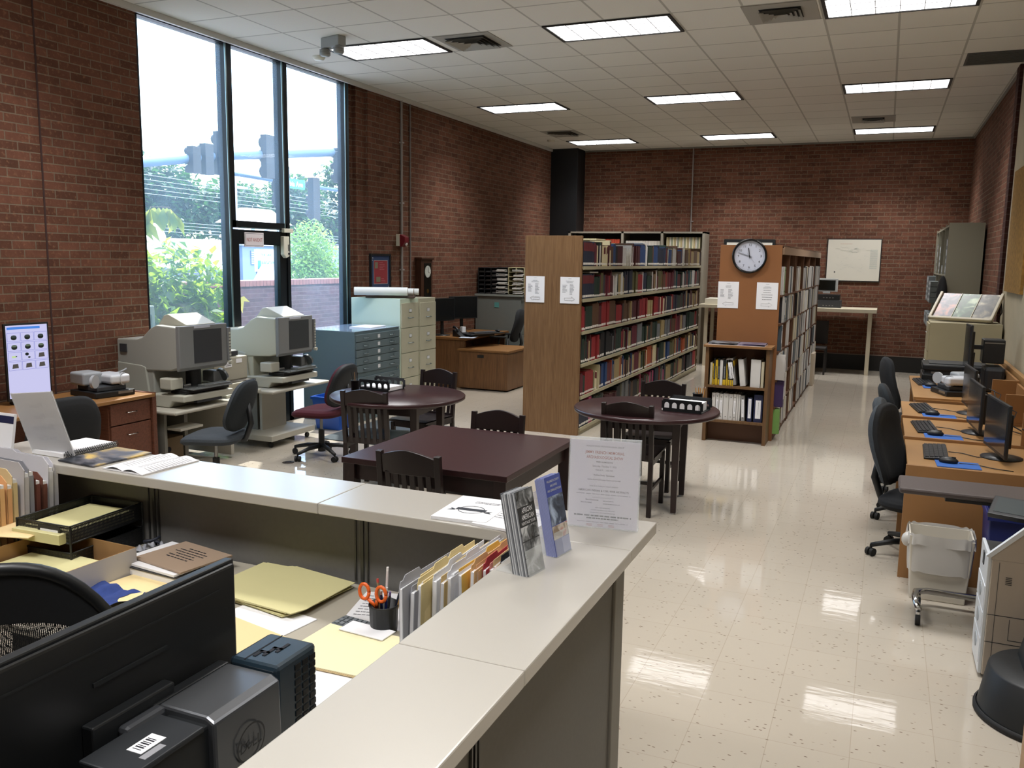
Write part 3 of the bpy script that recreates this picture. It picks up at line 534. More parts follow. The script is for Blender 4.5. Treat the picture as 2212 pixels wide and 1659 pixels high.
for k, (w, h, cn) in enumerate([(.022, .235, 'cream'), (.012, .225, 'yellow'), (.014, .28, 'black'), (.024, .265, 'yellow'), (.02, .28, 'black'), (.028, .265, 'white'), (.034, .27, 'black'), (.017, .27, 'yellow'), (.02, .275, 'black'), (.017, .27, 'yellow'), (.014, .265, 'yellow')]):
    g = G().box(xx, y0+.03, .6, xx+w, y1-.04, .6+h, 0)
    if cn in ('yellow', 'black'): g.box(xx+.002, y0+.0285, .605, xx+w-.002, y0+.03, .6+.06, 1).lines((xx+w*.35, y0+.028, .6+.2), (0,0,-1), (1,0,0), .13, 1, w*.5, 2, .6, fill=1)
    single(g, 'guide_book', [bm[cn], yl, ink if cn != 'black' else greyink], '%s thin book, %s from the left on the upper shelf of the low bookcase' % (cn, ordw(k+1)), 'book', 'thin books on the low bookcase'); xx += w+.002
binder(-1.425, y0+.03, .602, .07, .22, .285, 'grey', 'dark grey leaning binder with white label on the low bookcase upper shelf', axis='y', lean=0.16, tag=(.25, .85))
binder(-1.315, y0+.03, .602, .055, .22, .28, 'white', 'white binder leaning left on the upper shelf of the low bookcase', axis='y', lean=0.12, holes=False)
binder(-1.215, y0+.025, .6, .1, .22, .29, 'white', 'widest white binder on the upper shelf of the low bookcase', axis='y', holes=False)
binder(-1.11, y0+.03, .6, .03, .22, .27, 'cream', 'cream binder at the right end of the low bookcase upper shelf', axis='y', holes=False)
xx = x0+.04
single(G().box(xx, y0+.03, .235, xx+.03, y1-.03, .42), 'dark_book', bm['navy'], 'dark book at the left end of the low bookcase lower shelf', 'book'); xx += .042
for k, (w, h, cn) in enumerate([(.038, .28, 'white'), (.036, .282, 'white'), (.042, .275, 'white'), (.056, .28, 'white'), (.045, .278, 'white'), (.032, .28, 'white'), (.02, .28, 'white'), (.02, .278, 'white')]):
    binder(xx, y0+.03, .235, w, .22, h, cn, 'white binder, %s from the left on the lower shelf of the low bookcase' % ordw(k+1), 'white binders on the lower shelf', axis='y', tag=(.25, .75) if k in (1, 2, 5) else None); xx += w+.001
binder(xx+.01, y0+.03, .236, .04, .22, .27, 'grey', 'grey binder with cream label leaning at the lower shelf of the low bookcase', axis='y', lean=.04, tag=(.15, .85)); xx += .06
binder(xx+.01, y0+.03, .235, .05, .22, .255, 'navy', 'narrow navy binder with white label on the low bookcase', axis='y', tag=(.15, .95)); xx += .065
binder(xx+.01, y0+.03, .235, .09, .22, .29, 'navy', 'wide navy binder with white label at the right of the low bookcase', axis='y', tag=(.14, .8))
def photo_mat(name, a, b_, c, scale=4, sx=(1, 1, 1)):
    m = mat(name, a, .35); N, L = nodes_of(m); tc = N.new('ShaderNodeTexCoord'); mp = N.new('ShaderNodeMapping'); mp.inputs['Scale'].default_value = sx
    n = N.new('ShaderNodeTexNoise'); n.inputs['Scale'].default_value = scale; n.inputs['Detail'].default_value = 5; n.inputs['Distortion'].default_value = .6
    cr = N.new('ShaderNodeValToRGB'); e = cr.color_ramp.elements; e[0].position = .38; e[0].color = lin(a); e[1].position = .62; e[1].color = lin(c); k = e.new(.5); k.color = lin(b_)
    L.new(tc.outputs['Object'], mp.inputs[0]); L.new(mp.outputs[0], n.inputs[0]); L.new(n.outputs[0], cr.inputs[0]); L.new(cr.outputs[0], N['Principled BSDF'].inputs['Base Color']); return m
for k, (xa, xb, m, lab) in enumerate([(-1.66, -1.37, photo_mat('dark_photo', '#15171a', '#3a3d42', '#9aa0a8', 9, (1, 3, 1)), 'dark glossy booklet on the left of the low bookcase top'), (-1.36, -1.09, photo_mat('purple_photo', '#18161f', '#453c5c', '#c9c2d6', 8, (.6, 5, 1)), 'purple twilight photo booklet on the right of the low bookcase top')]):
    single(G().box(xa, 9.1, 1.026, xb, 9.36, 1.045, 0).box(xa-.002, 9.098, 1.0255, xb+.002, 9.362, 1.028, 1), 'photo_booklet', [m, paper], lab, 'booklet')
# pale box thing at the far end of the range + back high table
single(G().box(-1.06, 14.0, 0, -.93, 14.35, .5), 'storage_box', mat('pale_box', '#b8aa96', .7), 'pale upright box on the floor at the far end of the binder range', 'box', bevel=.005)
t = thing('high_table', 'high cream worktable against the back brick wall', 'table', (-1.5, 16.1, 0)); ct = mat('cream_top', '#c2b9a3', .5)
G().box(-3.08, 15.75, 1.06, -.1, 16.53, 1.12).build('table_top', ct, t, .004)
for x in (-.2, -2.95):
    for y in (15.8, 16.42): G().box(x-.03, y, 0, x+.03, y+.06, 1.06).build('leg', ct, t)
t = thing('small_monitor', 'small silver framed screen on stacked players on the high table', 'monitor', (-.92, 16.2, 1.36))
G().box(-1.12, 16.18, 1.39, -.76, 16.24, 1.62).build('casing', mat('silver_plastic', '#a7a9a6', .4), t, .004); G().box(-1.08, 16.175, 1.42, -.8, 16.18, 1.59).build('screen', mat('dark_screen', '#10130f', .15), t); G().box(-1.0, 16.18, 1.36, -.88, 16.26, 1.39).build('stand', MT['silver_plastic'], t)
for k, (z, h, lab) in enumerate([(1.12, .13, 'grey video player at the bottom of the stack on the high table'), (1.255, .09, 'thin black player on top of the stack on the high table')]):
    t = thing('media_player', lab, 'media player', (-.9, 16.1, z))
    G().box(-1.12, 15.98, z, -.68-.03*k, 16.3, z+h).build('casing', [dkgrey, black][k], t, .004)
    g = G()
    for j in range(4): g.box(-.98+j*.05, 15.976, z+.03, -.955+j*.05, 15.98, z+.045)
    g.build('buttons', steel, t)
single(G().box(-1.62, 15.95, 1.12, -1.55, 16.3, 1.66), 'map_roll_board', mat('map_side', '#c8c4b2', .7), 'upright pale board on the high table left of the clock panel', 'board')
single(G().box(-3.0, 15.9, 1.12, -1.9, 16.4, 1.22), 'white_box', mat('offwhite', '#c5c0b2', .6), 'low off-white box on the left of the high table', 'box', bevel=.004)
t = thing('dark_chair', 'dark chair standing in shadow under the high table', 'chair', (-1.0, 15.6, 0)); dk = mat('shadow_chair', '#1a1614', .6)
G().box(-1.25, 15.5, .42, -.85, 15.9, .46).build('seat', dk, t, .01); G().box(-1.25, 15.88, .5, -.85, 15.92, .9).build('backrest', dk, t, .01)
for x in (-1.24, -.88):
    for y in (15.51, 15.88): G().box(x, y, 0, x+.03, y+.03, .42).build('leg', dk, t)
# ================================================================ reading tables and slat chairs
esp = mat('espresso_wood', '#2a1a19', .35, noise=.2, nscale=12, stretch=(1, 8, 1)); espt = mat('espresso_top', '#341e20', .3, spec=.35, noise=.12, nscale=10, stretch=(12, 1, 1))
esd = mat('espresso_chair', '#1e1413', .35)
def round_table(x, y, r, lab):
    t = thing('round_table', lab, 'table', (x, y, 0), 'round reading tables')
    G().lathe([(0, .718), (r-.01, .718), (r, .724), (r, .745), (r-.008, .752), (0, .752)], (x, y, 0), 64).build('table_top', espt, t)
    q = r*.68; g = G()
    for k in range(4):
        a = pi/4+k*pi/2+.1; b_ = a+pi/2; p0 = V((x+q*cos(a), y+q*sin(a), .67)); p1 = V((x+q*cos(b_), y+q*sin(b_), .67)); g.bar(p0, p1, .022, .09)
    g.build('apron', esp, t)
    for k in range(4):
        a = pi/4+k*pi/2+.1; c = V((x+q*cos(a), y+q*sin(a), 0)); T = M4.Translation(c)@M4.Rotation(.1, 4, 'Z')
        g = G(T); w, v = .03, .02; g.add([(-v,-v,.01),(v,-v,.01),(v,v,.01),(-v,v,.01),(-w,-w,.72),(w,-w,.72),(w,w,.72),(-w,w,.72)], [(0,3,2,1),(4,5,6,7),(0,1,5,4),(1,2,6,5),(2,3,7,6),(3,0,4,7)])
        l = g.build('leg', esp, t, .002); G(T).cyl((0,0,0), (0,0,.01), .014, n=10).build('glide', chrome, l)
round_table(-3.66, 6.15, .56, 'round dark wood table nearest the window with a black desk organiser'); round_table(-1.64, 6.5, .56, 'round dark wood table in front of the oak-ended shelving')
t = thing('square_table', 'large square dark wood reading table behind the counter', 'table', (-2.27, 4.58, 0))
x0, x1, y0, y1 = -2.78, -1.75, 4.04, 5.12
G().box(x0, y0, .715, x1, y1, .75).build('table_top', espt, t, .004)
for (a, b_) in (((x0+.05, y0+.05), (x1-.05, y0+.05)), ((x1-.05, y0+.05), (x1-.05, y1-.05)), ((x1-.05, y1-.05), (x0+.05, y1-.05)), ((x0+.05, y1-.05), (x0+.05, y0+.05))): G().bar((*a, .665), (*b_, .665), .022, .09).build('apron', esp, t)
for x in (x0+.045, x1-.045):
    for y in (y0+.045, y1-.045): G().box(x-.035, y-.035, 0, x+.035, y+.035, .715).build('leg', esp, t, .003)
def slat_chair(lab):
    t = thing('slat_chair', lab, 'chair', (0, 0, 0), 'dark slat-back chairs', local=True)   # faces +y, back at y=0
    def L(g, nm, m=esd, bv=.003): g.local = True; return g.build(nm, m, t, bv)
    w = .178
    def yb(z): return -.02-(z-.42)*.11 if z > .42 else -.02-(.42-z)*.04
    for s in (-1, 1):
        g = G()
        for a, c in ((0, .42), (.42, .843)): g.bar((s*w, yb(a), a), (s*w, yb(c), c), .034, .034)
        L(g, 'leg'); L(G().bar((s*(w+.005), .39, 0), (s*(w+.005), .39, .42), .034), 'leg')
    g = G()   # crest rail with arched top
    N = 14; top = lambda u: .822+.04*(1-abs(2*u-1)**1.6)
    vs = []
    for i in range(N+1):
        u = i/N; x = -w+.012+u*(2*w-.024); by_ = -.018*(1-(2*u-1)**2)
        for z in (.725, top(u)):
            for d in (-.011, .011): vs.append((x, yb(z)+by_+d, z))
    fs = []
    for i in range(N): a = i*4; b_ = a+4; fs += [(a, b_, b_+2, a+2), (a+1, a+3, b_+3, b_+1), (a+2, b_+2, b_+3, a+3), (a, a+1, b_+1, b_)]
    fs += [(0, 2, 3, 1), (N*4, N*4+1, N*4+3, N*4+2)]; g.add(vs, fs); L(g, 'crest_rail')
    for k in range(6):
        x = -.125+k*.05; L(G().bar((x, yb(.43)-.006, .43), (x, yb(.735)-.016, .735), .03, .011, upv=(0,1,0)), 'slat', bv=.002)
    L(G().bar((-w, yb(.44), .445), (w, yb(.44), .445), .02, .045), 'lower_rail')
    g = G(); g.grid(lambda u, v: (-.2+.4*u, .0+.43*v, .455-.014*math.sin(pi*u)*math.sin(pi*min(v*1.2, 1))+(0 if v < .95 else -.004)), 12, 10)
    g.prism([(-.2, .0), (.2, .0), (.2, .43), (-.2, .43)], 'z', .43, .444); L(g, 'seat', bv=0)
    for (a, b_) in (((-w, .39), (w, .39)), ((-w, 0), (-w, .39)), ((w, 0), (w, .39))): L(G().bar((*a, .405), (*b_, .405), .02, .05), 'apron')
    for s in (-1, 1): L(G().bar((s*w, -.03, .2), (s*w, .39, .2), .018, .025), 'stretcher')
    L(G().bar((-w, .18, .2), (w, .18, .2), .018, .025), 'stretcher'); return t
c0 = slat_chair('x')
def putc(c, x, y, r, lab): 
    o = c if c is not None else dup(c0); o.location = (x, y, 0); o.rotation_euler = (0, 0, RD(r)); o['label'] = lab; return o
putc(c0, -3.67, 5.70, 9, 'dark slat-back chair at the near side of the window-side round table')
putc(None, -3.75, 6.96, 174, 'dark slat-back chair at the far side of the window-side round table')
putc(None, -2.35, 5.2, 180, 'dark slat-back chair on the far side of the square table')
putc(None, -2.28, 4.0, 0, 'dark slat-back chair on the near side of the square table by the counter')
putc(None, -1.67, 6.12, 2, 'dark slat-back chair on the near side of the round table by the bookshelves')
putc(None, -1.7, 7.24, 178, 'dark slat-back chair on the far side of the round table by the bookshelves')
# organisers, pencil cups
def organiser(x, y, rz, lab):
    t = thing('desk_organiser', lab, 'desk organiser', (x, y, .752)); T = M4.Translation((x, y, .752))@M4.Rotation(RD(rz), 4, 'Z')
    def arcade(yy, nm):
        g = G(T); w = .15; n = 5; p = 2*w/n
        g.box(-w, yy-.003, 0, w, yy+.003, .026).box(-w, yy-.003, .074, w, yy+.003, .092)
        for i in range(n+1): g.box(-w+i*p-.011, yy-.003, .02, -w+i*p+.011, yy+.003, .078)
        for i in range(n):
            cx = -w+(i+.5)*p; r = p/2-.011
            for k in range(6):
                a0, a1 = pi*k/6, pi*(k+1)/6; P = [(cx+r*cos(a0), .05+r*sin(a0)), (cx+r*cos(a1), .05+r*sin(a1))]
                g.add([(P[0][0], yy-.002, P[0][1]), (P[1][0], yy-.002, P[1][1]), (P[1][0], yy-.002, .075), (P[0][0], yy-.002, .075)], [(0,1,2,3)])
        g.build(nm, black, t)
    arcade(-.115, 'arched_side'); arcade(.115, 'arched_side')
    G(T).box(-.15, -.115, 0, .15, .115, .004).build('tray_floor', black, t)
    return t
organiser(-1.33, 6.52, -6, 'black arched organiser tray on the round table by the bookshelves'); organiser(-3.92, 6.32, -4, 'black arched organiser tray on the window-side round table')
T = M4.Translation((-1.34, 6.51, .757))@M4.Rotation(RD(-6), 4, 'Z')
single(G(T).box(-.15, -.106, 0, .135, .106, .062), 'paper_stack', paper, 'stack of white paper filling the black tray by the bookshelves', 'paper stack')
T = M4.Translation((-3.92, 6.32, .757))@M4.Rotation(RD(-4), 4, 'Z')
single(G(T).box(-.14, -.108, 0, .14, .108, .03), 'paper_stack', paper, 'white paper in the tray on the window-side round table', 'paper stack')
def cup(x, y, z, r, h, lab, pens, m=black, mesh=False):
    t = thing('pencil_cup', lab, 'pencil cup', (x, y, z))
    G().lathe([(0, .002), (r*.92, .002), (r, h), (r*1.04, h), (r*1.04, h-.006), (r*.97, h-.006), (r*.9, .006), (0, .006)], (x, y, z), 20).build('cup', m, t)
cup(-1.3, 6.78, .752, .04, .1, 'black pencil cup behind the tray by the bookshelves', 0); cup(-4.06, 6.12, .752, .035, .095, 'black pencil cup on the window-side round table', 0)
def pencil(x, y, z, dx, dy, L, col, label, cat='pencil', r=.0035, tip=None, group=None):
    b_ = V((x, y, z)); d = V((dx, dy, 1)).normalized(); g = G().cyl(b_, b_+d*L, r, n=6, m=0).cyl(b_+d*L, b_+d*(L+.012), r, n=6, m=1)
    return single(g, cat.replace(' ', '_'), [mat('pen_'+col, col, .4), mat('tip_'+(tip or col), tip or col, .4)], label, cat, group)
for k in range(5): pencil(-1.31+k*.012, 6.77+(k % 2)*.015, .77, (k-2)*.05+.05, .02, .125, '#c98a3a', 'yellow pencil standing in the cup by the bookshelves', 'pencil', tip='#c9b8b0', group='pencils in the cup by the bookshelves')
for k in range(3): pencil(-4.07+k*.014, 6.12, .77, (k-1)*.12-.1, .05, .13, ['#1a1a1e', '#8a6a4a', '#2a2a2e'][k], '%s pen standing in the cup on the window-side round table' % ['leftmost black', 'brown', 'rightmost black'][k], 'pen')
# ================================================================ swivel chairs
def swivel(name, lab, fab, bfab, x, y, rz, kind='low', arms=False, seath=.47, z0=0, bm_=black):
    t = thing(name, lab, 'office chair', (x, y, z0), local=True); t.rotation_euler = (0, 0, RD(rz))   # faces +y
    def L(g, nm, m, bv=0, par=t, **k): g.local = True; return g.build(nm, m, par, bv, **k)
    b_ = None; g = G(); g.cyl((0,0,.05), (0,0,.12), .035, n=14)
    for k in range(5):
        a = 2*pi*k/5+.3; P = [(0.03*cos(a), .03*sin(a), .105), (.15*cos(a), .15*sin(a), .1), (.29*cos(a), .29*sin(a), .07)]
        g.tube(P, [.024, .02, .015], 8)
    base = L(g, 'star_base', bm_)
    for k in range(5):
        a = 2*pi*k/5+.3; c = V((.29*cos(a), .29*sin(a), 0)); g = G(); d = V((-sin(a+.6), cos(a+.6), 0))
        g.cyl(c+d*.006+V((0,0,.026)), c+d*.026+V((0,0,.026)), .026, n=16).cyl(c-d*.006+V((0,0,.026)), c-d*.026+V((0,0,.026)), .026, n=16).cyl(c+V((0,0,.03)), c+V((0,0,.075)), .008, n=8)
        L(g, 'caster', rubber, 0, base)
    L(G().cyl((0,0,.1), (0,0,.26), .028, n=14).cyl((0,0,.26), (0,0,seath-.06), .014, n=12, m=1), 'gas_column', [bm_, steel])
    L(G().box(-.12, -.14, seath-.075, .12, .12, seath-.045), 'mechanism', bm_, .01); L(G().tube([(.1, .0, seath-.06), (.2, .02, seath-.06), (.25, .02, seath-.065)], .006), 'lever', bm_)
    def seat(u, v):
        a = 2*pi*u; ex = .55; sx = abs(cos(a))**ex*(1 if cos(a) >= 0 else -1); sy = abs(sin(a))**ex*(1 if sin(a) >= 0 else -1)
        pr = [(0, .0), (.85, .003), (.98, -.015), (1, -.04), (.9, -.065), (0, -.07)]; k = min(int(v*5), 4); f = v*5-k; r = pr[k][0]*(1-f)+pr[k+1][0]*f; z = pr[k][1]*(1-f)+pr[k+1][1]*f
        yy = .235*r*sy; return (.245*r*sx, yy, seath+z-.018*(1-r)*1-(.03*max(0, yy/.235)**3))
    L(G().grid(seat, 36, 20), 'seat', fab)
    bw, z0_, z1_ = {'low': (.235, .02, .43), 'tall': (.245, .06, .58), 'mesh': (.24, .1, .62)}[kind]
    def back(u, v, th):
        a = 2*pi*u; ex = .6 if kind != 'low' else .72; sx = abs(cos(a))**ex*(1 if cos(a) >= 0 else -1); sy = abs(sin(a))**ex*(1 if sin(a) >= 0 else -1)
        pr = [(0, .045), (.8, .045), (.97, .03), (1, .0), (.95, -.02), (.8, -.03), (0, -.03)]; k = min(int(v*6), 5); f = v*6-k; r = pr[k][0]*(1-f)+pr[k+1][0]*f; d = pr[k][1]*(1-f)+pr[k+1][1]*f
        h = (z1_-z0_)/2; z = z0_+h+h*r*sy; w = bw*(1-.12*max(0, (z-z0_)/(z1_-z0_)-.5)); xx = w*r*sx
        return (xx, -.235+d*1.0-.12*(z-.1)*.9+.12*xx*xx/.05*.3+.03*cos((z-z0_)*9), seath+z)
    g = G(); g.grid(lambda u, v: back(u, v*.5, 0), 36, 12, 0); g.grid(lambda u, v: back(u, .5+v*.5, 0), 36, 12, 1)
    L(g, 'backrest', [fab, bfab])
    L(G().tube([(0, -.1, seath-.06), (0, -.25, seath-.05), (0, -.3, seath+.08), (0, -.275, seath+.25)], [.02, .024, .024, .018], 10), 'back_support', bm_)
    if arms:
        for s in (-1, 1):
            L(G().tube([(s*.2, .0, seath-.05), (s*.3, .0, seath-.02), (s*.31, -.02, seath+.18)], .013), 'armrest_post', bm_); L(G().box(s*.31-.035, -.13, seath+.18, s*.31+.035, .13, seath+.21), 'armrest', bm_, .012)
    return t
gf = mat('grey_fabric', '#3a4046', .95, noise=.2, nscale=120); gfd = mat('grey_fabric_dark', '#1c2226', .95, noise=.2, nscale=120); bf = mat('black_fabric', '#15171a', .95, noise=.2, nscale=120); rf = mat('burgundy_fabric', '#4a141f', .95, noise=.25, nscale=120); bshell = mat('black_shell', '#181c20', .6)
swivel('task_chair', 'grey fabric swivel chair facing the nearer microfilm reader', gf, gfd, -4.86, 5.32, 108, 'low')
swivel('task_chair', 'burgundy swivel chair with black back shell by the farther microfilm reader', rf, bshell, -4.8, 6.66, 96, 'low')
swivel('task_chair', 'black fabric swivel chair with tall back at the portrait screen desk', bf, bf, -4.8, 3.72, 84, 'tall', seath=.43)
swivel('task_chair', 'black swivel chair with arms at the wooden desk behind the cabinets', bf, bf, -5.42, 12.28, 100, 'mesh', arms=True, seath=.5)
swivel('task_chair', 'nearest black and grey swivel chair at the right computer carrels', bf, gf, .31, 6.0, -108, 'tall', seath=.4)
swivel('task_chair', 'grey fabric swivel chair at the second carrel from the camera', gf, gf, .3, 6.95, -95, 'low', seath=.46)
swivel('task_chair', 'black swivel chair at the third carrel from the camera', bf, gfd, .33, 7.85, -84, 'low', seath=.46)
swivel('task_chair', 'black tall-backed swivel chair at the farthest carrel on the right', bf, bf, .34, 9.35, -80, 'tall', seath=.39)
# ================================================================ microfilm reader desks and readers
pt = mat('putty_top', '#a8a498', .5); pd = mat('putty_panel', '#6d6a62', .6); rg = mat('reader_grey', '#9c9d96', .45); rb = mat('reader_bezel', '#77797a', .5); rl = mat('reader_light', '#b4b3a6', .45)
scr = mat('reader_screen', '#3b3e42', .3)
t = thing('reader_table', 'putty coloured work table under the nearer microfilm reader', 'table', (-5.75, 5.8, 0))
G().box(-6.13, 5.38, .545, -5.33, 6.3, .575).build('table_top', pt, t, .012)
G().box(-6.1, 5.75, .08, -5.6, 5.79, .545).build('side_panel', pd, t); G().box(-6.05, 5.42, .03, -5.5, 5.45, .545).build('side_panel', pd, t); G().box(-6.1, 6.22, .03, -5.5, 6.26, .545).build('side_panel', pt, t); G().box(-6.1, 5.45, .1, -6.07, 6.22, .545).build('back_panel', pd, t)
G().box(-5.55, 5.46, .4, -5.36, 5.72, .42).build('pull_shelf', pt, t)
t = thing('reader_cart', 'grey wheeled cart under the farther microfilm reader', 'cart', (-5.75, 7.05, 0))
G().box(-6.1, 6.66, .545, -5.36, 7.6, .575).build('table_top', pt, t, .012); G().box(-6.05, 6.9, .1, -5.75, 6.93, .545).build('side_panel', pd, t); G().box(-6.05, 7.25, .1, -5.72, 7.28, .545).build('side_panel', pd, t); G().box(-6.08, 6.9, .1, -6.05, 7.28, .545).build('back_panel', pd, t)
G().box(-6.12, 6.68, .07, -5.4, 7.38, .125).build('base_plate', pt, t, .004); G().box(-5.72, 6.9, .125, -5.69, 7.28, .545).build('front_panel', pt, t)
for x in (-6.05, -5.46):
    for y in (6.74, 7.32):
        G().cyl((x-.01, y, .026), (x+.012, y, .026), .025, n=14).cyl((x, y, .03), (x, y, .07), .008, n=8).build('caster', rubber, t)
def reader(lab, x, y, z, col):
    t = thing('microfilm_reader', lab, 'microfilm reader', (x, y, z), 'microfilm readers', local=True)   # front faces +x, width along y
    def L(g, nm, m, bv=.006, par=t, **k): g.local = True; return g.build(nm, m, par, bv, **k)
    W = .26
    pr = [(-.76, .3), (-.76, .56), (-.7, .565), (-.5, .57), (-.43, .59), (-.33, .67), (-.26, .70), (-.03, .69), (-.02, .34), (-.1, .315), (-.38, .3)]
    L(G().prism(pr, 'y', -W, W), 'housing', col, .012)
    L(G().prism([(-.42, .605), (-.27, .78), (-.22, .79), (.0, .705), (-.02, .69), (-.3, .685)], 'y', -W+.1, W-.09), 'top_hood', rl, .008)
    b_ = L(G().prism([(-.03, .315), (-.03, .7), (.015, .7), (.015, .345), (-.01, .315)], 'y', -W-.005, W+.02), 'bezel', rb, .008)
    L(G().box(.012, -W+.15, .375, .017, W-.05, .66), 'screen', scr, 0, b_); L(G().box(.015, -.1, .675, .018, .08, .695), 'bezel_label', mat('lilac_label', '#b9bcc8', .6), 0, b_)
    L(G().box(-.76, -W+.01, .03, -.32, W-.01, .32), 'rear_body', col, .012); L(G().prism([(-.76, .05), (-.76, .36), (-.45, .345), (-.4, .33), (-.36, .05)], 'y', -W-.008, W+.008), 'side_cover', mat('side_cover', '#a3a49a', .5), .006)
    L(G().box(-.5, -W+.02, .3, -.3, W-.02, .33), 'neck', black)
    base = L(G().prism([(-.74, .02), (-.74, .1), (.02, .115), (.06, .115), (.06, .06), (-.08, .055), (-.12, .0), (-.7, .0)], 'y', -W-.02, W+.03), 'base', rl, .01)
    L(G().box(.0, -W+.14, .035, .045, W-.1, .07), 'base_slot', dkgrey, 0, base)
    for (a, c) in ((-.42, .07), (-.32, .07), (-.32, .035)): L(G().box(a, -W-.022, c-.015, a+.05, -W-.018, c+.015), 'side_vent', dkgrey, 0, base)
    L(G().box(-.7, -W-.012, .45, -.62, -W+.0, .52), 'vent_grille', dkgrey, 0)
    # film carrier
    L(G().box(-.12, -.2, .155, .08, .26, .165).box(-.02, -.05, .165, .07, .25, .185), 'glass_carriage', mat('carriage', '#8b8f8f', .25, .6), .002); L(G().box(-.16, -.22, .118, .02, .28, .15), 'carriage_base', black)
    L(G().box(-.2, -.3, .16, -.06, -.17, .255), 'reel_motor', rl, .01); L(G().cyl((-.12, -.17, .2), (-.12, -.155, .2), .045, n=20), 'reel', mat('clear_reel', '#6f7578', .2, .3))
    L(G().box(-.2, .18, .17, -.06, .3, .27), 'reel_motor', rb, .01); L(G().cyl((-.05, .26, .23), (-.05, .28, .24), .062, n=24), 'reel', MT['clear_reel'])
    L(G().cyl((-.14, .02, .165), (-.14, .02, .32), .065, n=20), 'lens_turret', black); L(G().cyl((-.1, -.14, .175), (-.1, -.06, .175), .013, n=12), 'roller', steel)
    L(G().box(-.03, W+.02, .36, .03, W+.05, .66), 'control_strip', rb, .004)
    g = G()
    for k in range(9): g.box(.03, W+.025, .38+k*.028, .034, W+.045, .395+k*.028)
    L(g, 'buttons', rl, 0); L(G().cyl((.02, W+.035, .35), (.05, W+.035, .35), .018, n=14), 'knob', rl, 0)
    return t
r1 = reader('nearer grey microfilm reader on the putty table', -5.4, 5.79, .577, rg)
r2 = dup(r1, (-5.42, 7.1, .577), 0, 'farther pale microfilm reader on the wheeled cart by the door')
r1.rotation_euler = (0, 0, RD(-3))
for ch in r2.children:
    if ch.name.split('.')[0] in ('housing', 'rear_body'): ch.data = ch.data.copy(); ch.data.materials[0] = mat('reader_warm', '#b0b09f', .45)
t = thing('reader_printer', 'beige boxy printer between the two microfilm readers', 'printer', (-5.75, 6.42, .577)); bp_ = mat('printer_beige', '#a9a494', .5)
G().box(-6.1, 6.16, .7, -5.62, 6.62, .92).build('casing', bp_, t, .01); G().box(-6.1, 6.16, .92, -5.66, 6.52, .98).build('lid', rl, t, .008); G().box(-5.64, 6.16, .93, -5.63, 6.5, .975).build('trim_line', dkgrey, t)
G().box(-6.08, 6.14, .61, -5.52, 6.62, .69).build('paper_tray', bp_, t, .008); G().box(-6.05, 6.16, .685, -5.54, 6.6, .7).build('tray_cover', mat('brown_grey', '#5e5a53', .5), t); G().box(-6.1, 6.14, .577, -5.46, 6.62, .605).build('foot_plate', rl, t, .006)
g = G().box(-5.62, 6.3, .83, -5.617, 6.4, .88, 0).box(-5.62, 6.46, .86, -5.617, 6.54, .9, 0); g.lines((-5.616, 6.315, .86), (0,1,0), (0,0,1), .07, 2, .015, 1, fill=1); g.build('labels', [paper, ink], t)
t = thing('cardboard_box', 'brown cardboard box on the floor under the nearer reader table', 'box', (-5.75, 5.35, 0)); cb = mat('cardboard', '#6e5d47', .9)
G().box(-5.95, 5.47, 0, -5.6, 5.73, .3).build('carton', cb, t, .003); G().cyl((-5.6, 5.56, .2), (-5.597, 5.56, .2), .025, n=16).build('printed_mark', ink, t)
t = thing('recycling_bin', 'bright blue recycling bin behind the burgundy chair', 'bin', (-5.5, 7.95, 0)); bb = mat('bin_blue', '#1c56b8', .4)
def bin_(t, x, y, w, d, h, m, k=.82, nm='tub', rim=True):
    def P(s, z): return [(x-w/2*s, y-d/2*s, z), (x+w/2*s, y-d/2*s, z), (x+w/2*s, y+d/2*s, z), (x-w/2*s, y+d/2*s, z)]
    g = G(); o, i = P(k, 0)+P(1, h), P(k*.95, .01)+P(.95, h)
    g.add(o, [(0,3,2,1), (0,1,5,4), (1,2,6,5), (2,3,7,6), (3,0,4,7)]).add(i, [(0,1,2,3), (0,4,5,1), (1,5,6,2), (2,6,7,3), (3,7,4,0)]).add(P(1, h)+P(.95, h), [(0,1,5,4), (1,2,6,5), (2,3,7,6), (3,0,4,7)])
    g.build(nm, m, t, .006); R1 = P(1.05, h)+P(1.05, h-.03)+P(.98, h)
    if rim: G().add(R1, [(0,1,5,4)[::-1], (1,2,6,5)[::-1], (2,3,7,6)[::-1], (3,0,4,7)[::-1], (0,1,9,8), (1,2,10,9), (2,3,11,10), (3,0,8,11)]).build('rim', m, t)
bin_(t, -5.5, 7.92, .36, .42, .36, bb)
single(G().box(-5.3, 7.3, 0, -4.3, 8.5, .008), 'floor_mat', mat('grey_mat', '#3d454a', .95), 'flat grey floor mat beside the blue-grey drawer cabinet', 'mat')
single(G().lathe([(0, .004), (.05, .004), (.055, .002), (.055, 0)], (-4.92, 6.31, 0), 24).lathe([(.02, .0045), (.03, .0045)], (-4.92, 6.31, 0), 20, 1), 'floor_outlet', [mat('bronze_cap', '#4c4238', .4, .6), ink], 'round metal outlet cover set in the floor', 'floor outlet')
